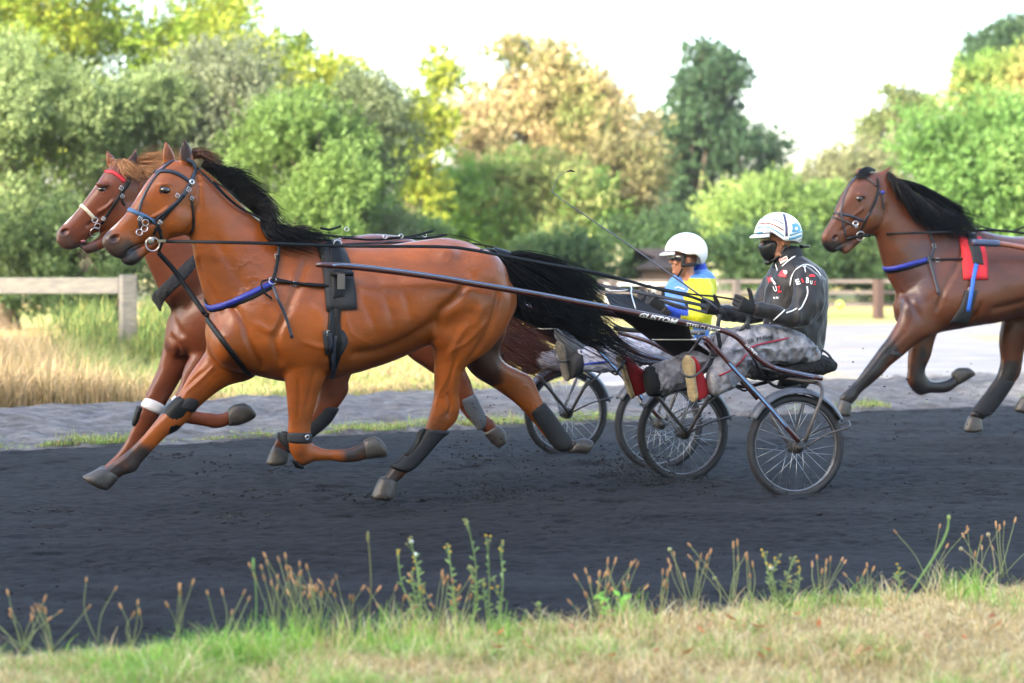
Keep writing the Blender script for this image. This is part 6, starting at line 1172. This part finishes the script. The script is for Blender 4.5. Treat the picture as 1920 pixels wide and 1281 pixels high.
def shoe(name, toe, heel, nS, m_up, m_sole, ankle, parent, wd=.050, hgt=.085, th=.028, laces=True):
    ax = nrm(toe - heel); nS = nrm(nS - (nS @ ax) * ax); sd = np.cross(ax, nS); L = np.linalg.norm(toe - heel)
    ts = np.linspace(0, 1, 15); ws = np.interp(ts, [0, .05, .15, .3, .5, .7, .85, .95, 1], [.3, .62, .78, .74, .74, .96, 1.0, .72, .3]) * wd
    out = [heel + ax * L * t + sd * w_ for t, w_ in zip(ts, ws)] + [heel + ax * L * t - sd * w_ for t, w_ in list(zip(ts, ws))[::-1]]
    o = mk(name, *loft([(heel + ax * L * t + sd * w_ , heel + ax * L * t - sd * w_, -nS * th * .5 + ax * 0) for t, w_ in zip(ts, ws)], 2, 20, .55), m_sole, parent); o['label'] = 'worn sole'
    mb = MB()
    for k in range(9):                                             # grooves of the tread as low ribs
        t = .12 + .76 * k / 8; w_ = np.interp(t, ts, ws) * .8; mb.add(*box(heel + ax * L * t + nS * (th * .5 + .000), [sd * w_, ax * .006, nS * .003]))
    mb.build('tread', m_sole, o, False)
    b = -nS * th * .45; up = mk('shoe_upper', *loft([(heel + b - nS * .0 + ax * L * .04 + -nS * hgt * .95, heel + b + ax * L * .02, sd * .030), (heel + b - nS * hgt * 1.15 + ax * L * .15, heel + b + ax * L * .1, sd * .037), (heel + b - nS * hgt * 1.05 + ax * L * .33, heel + b + ax * L * .33, sd * .038), (heel + b - nS * hgt * .72 + ax * L * .55, heel + b + ax * L * .55, sd * .043), (heel + b - nS * hgt * .50 + ax * L * .78, heel + b + ax * L * .78, sd * .047), (heel + b - nS * hgt * .25 + ax * L * .95, heel + b + ax * L * .95, sd * .032)], 4, 22, .9), m_up, o)
    if laces:
        mb = MB()
        for k in range(5):
            t = .36 + .07 * k; hh = hgt * np.interp(t, [.33, .55, .78], [1.05, .72, .5]) + .003; c = heel + b + ax * L * t - nS * hh; mb.add(*tube([c - sd * .024 + nS * .01, c, c + sd * .024 + nS * .01], .0022, 5, 3))
        mb.build('laces', M_WHITE, o)
    return o
def lay(name, skin, pts, wd, m, par, off=.004, th=.002, n=6):
    P_, N_ = skin.line(pts, n, off); return mk(name, *ribbon(P_, N_, wd, th), m, par) if len(P_) > 2 else None
def shape_on(name, skin, pts, m, par, off=.004, n=3):
    pts = spline(list(pts) + [pts[0]], n)[:-1] if n > 1 else pts; P_ = []; c = np.mean(pts, 0)
    for k in (1, .66, .33, .02): P_ += [(lambda h: h[0] + h[1] * off)(skin.hx(*(c + (np.asarray(p_) - c) * k))) for p_ in pts]
    m_ = len(pts); Fc = [[r * m_ + i, r * m_ + (i + 1) % m_, (r + 1) * m_ + (i + 1) % m_, (r + 1) * m_ + i] for r in range(3) for i in range(m_)]; return mk(name, np.array(P_), Fc, m, par)

# ---- driver in black ------------------------------------------------------------------
dA = Frame((1.86, 13.02), 24)
root = empty('person', (1.95, 13.0, .70), 'driver in a dark jacket, red shoes and striped helmet on the nearest sulky', 'person'); PA = root
def S1(rows, v=0.0, n=4, seg=22, e=.95): return sect(dA, rows, v, n, seg, e)
torso = [(1450, 652, 1532, 664, .165), (1440, 625, 1540, 630, .175), (1438, 595, 1543, 597, .175), (1439, 560, 1545, 560, .18), (1442, 533, 1543, 530, .19), (1449, 512, 1534, 508, .19), (1456, 497, 1512, 490, .13), (1459, 490, 1500, 480, .085)]
armN = [(1492, 500, 1540, 520, .07, .17), (1490, 520, 1546, 530, .078, .20), (1490, 550, 1545, 558, .072, .235), (1484, 575, 1536, 592, .070, .25), (1470, 578, 1505, 615, .064, .25), (1450, 572, 1462, 610, .056, .235), (1430, 567, 1436, 600, .048, .22), (1415, 566, 1419, 597, .044, .21)]
armF = [(1440, 512, 1480, 520, .07, -.17), (1428, 535, 1465, 548, .07, -.2), (1412, 562, 1446, 585, .062, -.2), (1395, 574, 1420, 606, .055, -.18), (1375, 574, 1385, 604, .048, -.16), (1355, 572, 1362, 602, .043, -.14), (1345, 571, 1350, 598, .042, -.13)]
legN = [(1500, 625, 1530, 680, .10, .12), (1462, 612, 1490, 682, .10, .13), (1425, 609, 1440, 684, .09, .14), (1396, 614, 1408, 690, .084, .15), (1366, 636, 1392, 706, .078, .15), (1347, 668, 1366, 734, .068, .16), (1334, 690, 1344, 742, .058, .17)]
legF = [(1500, 625, 1520, 680, .10, -.12), (1440, 612, 1450, 675, .095, -.15), (1385, 612, 1390, 675, .09, -.17), (1335, 625, 1345, 685, .08, -.18), (1300, 652, 1315, 708, .072, -.18), (1262, 672, 1272, 732, .064, -.18), (1225, 682, 1235, 742, .056, -.18)]
thin = lambda rows, k: [tuple([(r[0] + r[2]) / 2 + (r[0] - r[2]) / 2 * k, (r[1] + r[3]) / 2 + (r[1] - r[3]) / 2 * k, (r[0] + r[2]) / 2 - (r[0] - r[2]) / 2 * k, (r[1] + r[3]) / 2 - (r[1] - r[3]) / 2 * k, r[4] * k] + list(r[5:])) for r in rows]
mbH, P, fw, sd, up, k = head(at(1457, 452, 13.0), A(-.92, -.39, -.04), nrm(A(-.05, 0, 1)), .235, M_SKIN, root)
for rows in (torso, armN, armF, legN, legF): mbH.add(*S1(thin(rows, .68)))
mbH.add(*S1([(1459, 492, 1498, 488, .06), (1450, 478, 1490, 476, .055)]))
V, Fc, N_ = remesh(mbH, .0065, 2); mk('body', V, Fc, M_SKIN, root)
jk, jskin = cloth('jacket', [S1(torso), S1(armN), S1(armF)], M_JACKET, root, .0075, .010, .085, A(1, 1, .6), 5)
lay('collar_piping', jskin, [(1500, 474), (1490, 481), (1478, 490), (1467, 500)], .010, M_WHITE, jk)
V, Fc = S1([(1452, 503, 1505, 492, .098), (1454, 490, 1503, 478, .085), (1454, 478, 1500, 466, .072)], 0); cl = mk('collar', V, Fc, M_GLOVE, jk); cskin = Skin(V, Fc)
shape_on('collar_badge', cskin, [(1461, 486), (1475, 480), (1478, 487), (1464, 495)], mat('cream_badge', (.75, .70, .60), .6), cl, .004, 1)
for (s_, a, b_, h, m_, sk, par) in [('Kluz', (1464, 491), (1476, 485), 5.5, M_RED, cskin, cl), ('K', (1442, 530.5), (1451, 528.5), 11, M_RED, jskin, jk), ('I', (1453, 534), (1456, 532), 13, M_WHITE, jskin, jk), ('U', (1453, 547), (1459, 545), 10, M_WHITE, jskin, jk), ('Z', (1459, 549), (1467, 547), 12, M_RED, jskin, jk), ('fo Bai', (1451, 561), (1461, 560), 4, M_WHITE, jskin, jk), ('E', (1495, 534.5), (1501, 532.5), 10, M_WHITE, jskin, jk), ('I', (1504.5, 531), (1507, 530), 8, M_RED, jskin, jk), ('B', (1511, 531), (1517, 531), 10, M_WHITE, jskin, jk), ('U', (1519, 533), (1523, 533), 6, M_WHITE, jskin, jk), ('Z', (1525, 534), (1529, 534), 6, M_RED, jskin, jk), ('T', (1507, 511), (1513, 510), 11, M_WHITE, jskin, jk)]:
    V, Fc = lettering(s_, a, b_, h, sk, .006, 0, .03); mk('lettering', V, Fc, m_, par, False)
shape_on('cap_emblem', jskin, [(1460, 518), (1465, 509), (1471, 507), (1475, 515), (1472, 521)], M_RED, jk, .006, 2); shape_on('cap_emblem_white', jskin, [(1469, 508), (1475, 508), (1476, 513), (1472, 515)], M_WHITE, jk, .007, 2); shape_on('cap_emblem', jskin, [(1517, 518), (1521, 515), (1526, 516), (1528, 520), (1520, 520)], M_RED, jk, .006, 2)
for pts in ([(1482, 536), (1485, 520), (1493, 507), (1507, 498), (1520, 500), (1531, 508), (1538, 519)], [(1513, 538), (1514, 550), (1510, 563), (1503, 575), (1498, 582)], [(1495, 579), (1486, 584), (1473, 587)], [(1470, 582), (1458, 593), (1444, 606)], [(1456, 496), (1458, 504), (1459, 509)]): lay('piping', jskin, pts, .0085, M_WHITE, jk, .007)
tr, tskin = cloth('trousers', [S1(legN), S1(legF), S1([(1455, 625, 1462, 670, .15), (1490, 628, 1500, 685, .16), (1515, 645, 1522, 680, .12)])], camo(), root, .0075, .014, .075, A(1, 1, 1), 9)
M_MAR = mat('maroon_piping', (.28, .015, .04), .6)
lay('side_stripe', tskin, [(1478, 634), (1450, 640), (1420, 647), (1398, 656)], .012, M_MAR, tr); lay('side_stripe', tskin, [(1400, 664), (1385, 682), (1365, 697), (1345, 706)], .012, M_MAR, tr)
V, Fc = lettering('BB Milling', (1402, 645), (1450, 633), 8, tskin, .004, .1, 0); mk('lettering', V, Fc, M_GLOVE, tr, False)
# black full-face guard with a clear slot, chin cup
M_MASK = mat('black_mask', (.004, .004, .0045), .45)
mb = MB(); mb.add(*loft([(P(.086, 0, -.128), P(.03, 0, -.10), sd * .040 * k), (P(.110, 0, -.10), P(.03, 0, -.08), sd * .058 * k), (P(.124, 0, -.06), P(.02, 0, -.05), sd * .070 * k), (P(.126, 0, -.03), P(.01, 0, -.02), sd * .076 * k), (P(.112, 0, -.014), P(.02, 0, -.006), sd * .075 * k)], 4, 26)); mb.build('face_guard', M_MASK, root)
mb = MB(); mb.add(*loft([(P(.108, 0, -.016), P(.070, 0, -.012), sd * .060 * k), (P(.112, 0, .008), P(.075, 0, .01), sd * .064 * k), (P(.110, 0, .036), P(.08, 0, .036), sd * .064 * k)], 4, 22)); mb.build('goggles', mat('smoked_lens', (.02, .018, .02), .08, coat=1), root)
mb = MB(); mb.add(*ell(P(.075, 0, -.138), [fw * .024, sd * .026, up * .018], 14, 8)); mb.build('chin_cup', M_MASK, root)
mk('chin_strap', *ribbon(spline([P(.07, .03, -.135), P(.02, .07, -.09), P(-.02, .083, -.03)] if (sd @ A(0, -1, 0)) > 0 else [P(.07, -.03, -.135), P(.02, -.07, -.09), P(-.02, -.083, -.03)], 5), A(.2, -1, 0), .018, .003), M_MASK, root)
M_HELM = mat('gloss_white', (.82, .82, .80), .22, coat=.6)
def face_side(s=1): return s * (1 if (sd @ A(0, -1, 0)) > 0 else -1)
hm, hskin = helmet(P, fw, sd, up, k, M_HELM, root, ra=.145, front=84, side=108, back=116)
M_RUST = mat('rust_print', (.20, .05, .02), .5); M_SKYB = mat('sky_print', (.10, .30, .45), .5); M_NAVY = mat('navy_print', (.03, .05, .12), .5)
for pts, w_, m_ in [([(1424, 411), (1440, 409), (1456, 414), (1469, 421)], .006, M_NAVY), ([(1423, 420), (1440, 419), (1455, 424), (1469, 432)], .009, M_RUST), ([(1420, 427), (1438, 426), (1455, 433), (1469, 443)], .009, M_SKYB), ([(1419, 432), (1437, 431), (1454, 440), (1469, 451)], .005, M_NAVY), ([(1420, 436), (1436, 436), (1452, 446), (1468, 458)], .010, M_SKYB), ([(1423, 440), (1437, 440), (1452, 451), (1466, 462)], .012, M_RUST),
    ([(1426, 444), (1440, 447), (1452, 457), (1462, 464)], .006, M_RUST), ([(1469, 402), (1473, 420), (1474, 440), (1474, 462)], .013, M_NAVY), ([(1471, 402), (1475, 420), (1476, 440), (1476, 462)], .006, M_RUST), ([(1479, 448), (1490, 446), (1503, 441)], .016, M_SKYB), ([(1479, 455), (1490, 453), (1504, 448)], .006, M_NAVY), ([(1478, 460), (1490, 457), (1505, 452)], .007, M_RUST), ([(1480, 441), (1492, 438), (1504, 434)], .010, M_SKYB)]: lay('stripe', hskin, pts, w_, m_, hm, .003, .001)
shape_on('blue_patch', hskin, [(1484, 421), (1494, 419), (1500, 427), (1499, 434), (1484, 436), (1486, 429)], M_SKYB, hm, .004, 2); shape_on('white_patch', hskin, [(1489, 428), (1493, 426), (1495, 430), (1491, 432)], M_HELM, hm, .006, 2)
mk('neck_tab', *slab([at(1498, 459, 13.0), at(1516, 461, 12.98), at(1517, 464, 12.98), at(1500, 466, 13.0)], A(.02, .06, 0)), M_MASK, root)
# hands
hN, _ = hand('glove', dA.pt(1417, 582, .21), dA.pt(1388, 570, .21), None, A(-.1, -.2, 1), M_GLOVE, root, thumb=(.1, 1.0), s=1.12)
hF, _ = hand('glove', dA.pt(1352, 583, -.13), dA.pt(1328, 576, -.12), None, A(-.1, -.3, 1), M_GLOVE, root, thumb=(.5, .7), s=1.1)
nsA = A(-.72, -.70, .12)
shoe('shoe', at(1289, 668, 12.50), at(1301, 752, 12.52), nsA, mat('red_suede', (.36, .007, .010), .8, var=.2, bump=.2), mat('tan_gum_sole', (.36, .28, .155), .8, var=.4, vscale=25, bump=.4), None, root, hgt=.12)
shoe('shoe', at(1160, 668, 12.75), at(1186, 745, 12.9), A(-.93, -.30, -.25), MATS['red_suede'], MATS['tan_gum_sole'], None, root, hgt=.135)
for rows, v in (([(1330, 694, 1336, 742, .052), (1338, 690, 1346, 742, .058)], .17), ([(1212, 688, 1218, 744, .050), (1228, 684, 1236, 744, .055)], -.18)): mk('trouser_cuff', *S1(rows, v), MATS['grey_camo'] if v > 0 else M_GLOVE, root)
# whip and leather strap in the hands
wp = spline([at(1345, 580, 12.85), at(1326, 564, 12.82), at(1200, 474, 12.75), at(1110, 413, 12.7), at(1040, 364, 12.65), at(1039, 352, 12.65), at(1045, 334, 12.64), at(1060, 323, 12.63), at(1077, 321, 12.62)], 5)
o = mk('whip', *tube(wp, np.interp(np.linspace(0, 1, len(wp)), [0, .2, .45, .6, .92, 1], [.008, .006, .0042, .0028, .002, .0025]), 8), mat('silver_grey_whip', (.10, .10, .125), .35)); tag(o, 'long thin driving whip slanting up from the hand of the driver in black', 'whip')
mk('whip_lash', *tube([at(1062, 322.5, 12.63), at(1070, 320, 12.62), at(1078, 322, 12.62)], [.003, .007, .003], 6), M_LEATHER, o)

# ---- driver in blue and yellow ------------------------------------------------------------
dB = Frame((1.28, 14.55), 24)
root = empty('person', (1.35, 14.5, .68), 'driver in a blue and yellow jacket with plain white helmet and sunglasses', 'person')
def S2(rows, v=0.0, n=4, seg=22, e=.95): return sect(dB, rows, v, n, seg, e)
torso = [(1240, 648, 1318, 655, .155), (1238, 610, 1326, 615, .17), (1238, 580, 1334, 582, .175), (1246, 555, 1337, 555, .18), (1257, 533, 1335, 530, .19), (1270, 519, 1328, 512, .17), (1276, 513, 1320, 505, .12), (1278, 508, 1316, 500, .085)]
armN = [(1296, 518, 1329, 524, .066, .15), (1291, 540, 1337, 540, .072, .19), (1290, 565, 1337, 568, .07, .22), (1290, 584, 1330, 596, .066, .23), (1282, 582, 1305, 612, .058, .23), (1262, 575, 1274, 601, .05, .22), (1247, 569, 1254, 592, .042, .21)]
armF = [(1262, 525, 1295, 530, .066, -.16), (1248, 548, 1282, 556, .066, -.19), (1238, 568, 1262, 585, .056, -.19), (1226, 562, 1240, 585, .048, -.17), (1215, 556, 1222, 577, .042, -.15)]
legN = [(1285, 635, 1315, 680, .09, .1), (1245, 625, 1260, 680, .09, .14), (1205, 628, 1215, 680, .085, .16), (1170, 636, 1180, 688, .076, .17), (1130, 648, 1138, 698, .062, .17), (1100, 653, 1106, 699, .052, .17), (1084, 655, 1088, 697, .048, .17)]
legF = [(1280, 635, 1310, 680, .09, -.1), (1210, 622, 1220, 680, .085, -.14), (1150, 630, 1155, 680, .078, -.16), (1090, 648, 1095, 694, .065, -.17), (1040, 655, 1044, 695, .055, -.17), (1010, 660, 1013, 694, .048, -.17)]
mbH, P, fw, sd, up, k = head(at(1284, 484, 14.45), A(-.97, -.24, -.04), A(0, 0, 1), .235, M_SKIN, root)
for rows in (torso, armN, armF, legN, legF): mbH.add(*S2(thin(rows, .7)))
V, Fc, N_ = remesh(mbH, .005, 1); mk('body', V, Fc, M_SKIN, root)
CB, CY, CD = A(.07, .20, .52), A(.62, .58, .012), A(.012, .05, .36)
def colB(V):
    L = dB.loc(V); px = 960 + F * V[:, 0] / V[:, 1]; py = HOR - F * (V[:, 2] - CAM_H) / V[:, 1]; c = np.tile(CB, (len(V), 1))
    sh_ = (abs(L[:, 1]) > .10) & (px > 1286 + 5 * np.sin(py * .2)) & (py < 612) & (py > 522); c[sh_] = CY
    fa = (abs(L[:, 1]) > .13) & (px <= 1291) & (py > 574); c[fa] = CD; yl = (abs(L[:, 1]) > .13) & (px > 1276) & (px <= 1300) & (py > 592); c[yl] = CY; return c
jk, jsk = cloth('jacket', [S2(torso), S2(armN), S2(armF)], mat('racing_silk', (1, 1, 1), .5, attr=True, bump=.2, bscale=25), root, .006, .006, .07, A(1, 1, .6), 15, col=colB)
mk('collar', *S2([(1272, 524, 1324, 512, .115), (1275, 516, 1323, 503, .10), (1281, 509, 1321, 496, .085)]), mat('royal_blue', (.01, .035, .34), .6), jk)
lay('signature', jsk, [(1266, 541), (1272, 539), (1278, 541), (1284, 543)], .006, M_WHITE, jk)
tr, tsk = cloth('trousers', [S2(legN), S2(legF)], mat('dusty_white_cloth', (.36, .36, .43), .85, var=.25, vscale=14), root, .007, .008, .05, A(1, 1, 1), 19)
lay('side_stripe', tsk, [(1092, 684), (1110, 681), (1130, 679), (1145, 676)], .012, MATS['royal_blue'], tr)
hm, hskin = helmet(P, fw, sd, up, k, M_HELM, root, ra=.142, front=84, side=96, back=132)
q = 1 if (sd @ A(0, -1, 0)) > 0 else -1
mb = MB()
for pts, w_ in ([(P(.035, q * .074, .035), P(.04, q * .079, -.02), P(.045, q * .076, -.065)), .030], [(P(.045, q * .078, -.05), P(.0, q * .088, -.05), P(-.06, q * .086, -.045)), .022], [(P(.045, q * .07, -.07), P(.06, q * .05, -.11), P(.065, q * .01, -.135)), .016]): mb.add(*ribbon(spline(pts, 5), nrm(sd * q + fw * .2), w_, .006))
mb.build('helmet_straps', M_MASK, root)
mb = MB(); mb.add(*ell(P(-.012, q * .086, -.012), [fw * .03, sd * .012, up * .04], 16, 10)) if False else None
M_LENS = mat('mirror_lens', (.25, .24, .22), .08, metal=.9)
for s in (-1, 1):
    pts = [P(.112, s * .008, .006), P(.112, s * .030, .010), P(.098, s * .060, .008), P(.055, s * .082, .006)]; mb = MB(); mb.add(*ribbon(spline(pts, 5), nrm(fw + sd * s * .6), .034, .004)); mb.build('sunglass_lens', M_LENS, root)
    mk('sunglass_arm', *tube([P(.06, s * .074, .014), P(.02, s * .080, .012), P(-.01, s * .082, .006)], .003, 6), M_MASK, root)
hand('glove', dB.pt(1245, 580, .21), dB.pt(1222, 562, .20), None, A(-.1, -.2, 1), M_GLOVE, root, thumb=(.1, 1.0), s=1.1); hand('glove', dB.pt(1216, 566, -.15), dB.pt(1205, 556, -.15), None, A(-.1, -.2, 1), M_GLOVE, root, thumb=(.1, 1.0), s=1.0)
for dx in (0, 5, 10): mk('glove_cord', *tube([at(1212 + dx * .6, 541, 14.1), at(1218 + dx * .7, 543, 14.08), at(1219 + dx * .5, 549, 14.08), at(1214 + dx * .5, 551, 14.1)], .002, 5, 3), MATS['cream_leather'], root)
M_GB = mat('grey_boot_rubber', (.10, .105, .115), .5, var=.3, vscale=12); M_GS = mat('grey_boot_sole', (.12, .11, .095), .8, var=.4, vscale=25, bump=.4)
shoe('boot', at(1048, 640, 14.0), at(1064, 713, 14.05), A(-.75, -.65, .1), M_GB, M_GS, None, root, hgt=.10, laces=False); shoe('boot', at(985, 640, 14.4), at(982, 700, 14.5), A(-.95, -.2, .1), M_GLOVE, M_GS, None, root, hgt=.10, laces=False)
mk('boot_cuff', *S2([(1072, 668, 1076, 708, .045, .17), (1086, 655, 1090, 700, .052, .17)]), M_GLOVE, root)
mk('boot_guard', *loft([(at(1044, 616, 14.0), at(1046, 640, 14.0), A(.02, -.05, 0)), (at(1060, 620, 14.02), at(1072, 675, 14.05), A(.02, -.06, 0)), (at(1085, 640, 14.08), at(1090, 668, 14.1), A(.02, -.05, 0))], 4, 20), M_GB, root)
# ---------------------------------------------------------------- air
mb = MB(); mb.add(*box(A(0, 60, 24), [A(150, 0, 0), A(0, 110, 0), A(0, 0, 25.2)])); o = mb.build('haze', None, None, False); o['kind'] = 'stuff'
m = bpy.data.materials.new('haze'); m.use_nodes = True; t = m.node_tree; t.nodes.remove(t.nodes['Principled BSDF']); v = t.nodes.new('ShaderNodeVolumePrincipled')
v.inputs['Color'].default_value = (.95, .96, 1, 1); v.inputs['Density'].default_value = .0003; v.inputs['Anisotropy'].default_value = .2; t.links.new(v.outputs[0], t.nodes['Material Output'].inputs['Volume']); o.data.materials.append(m)
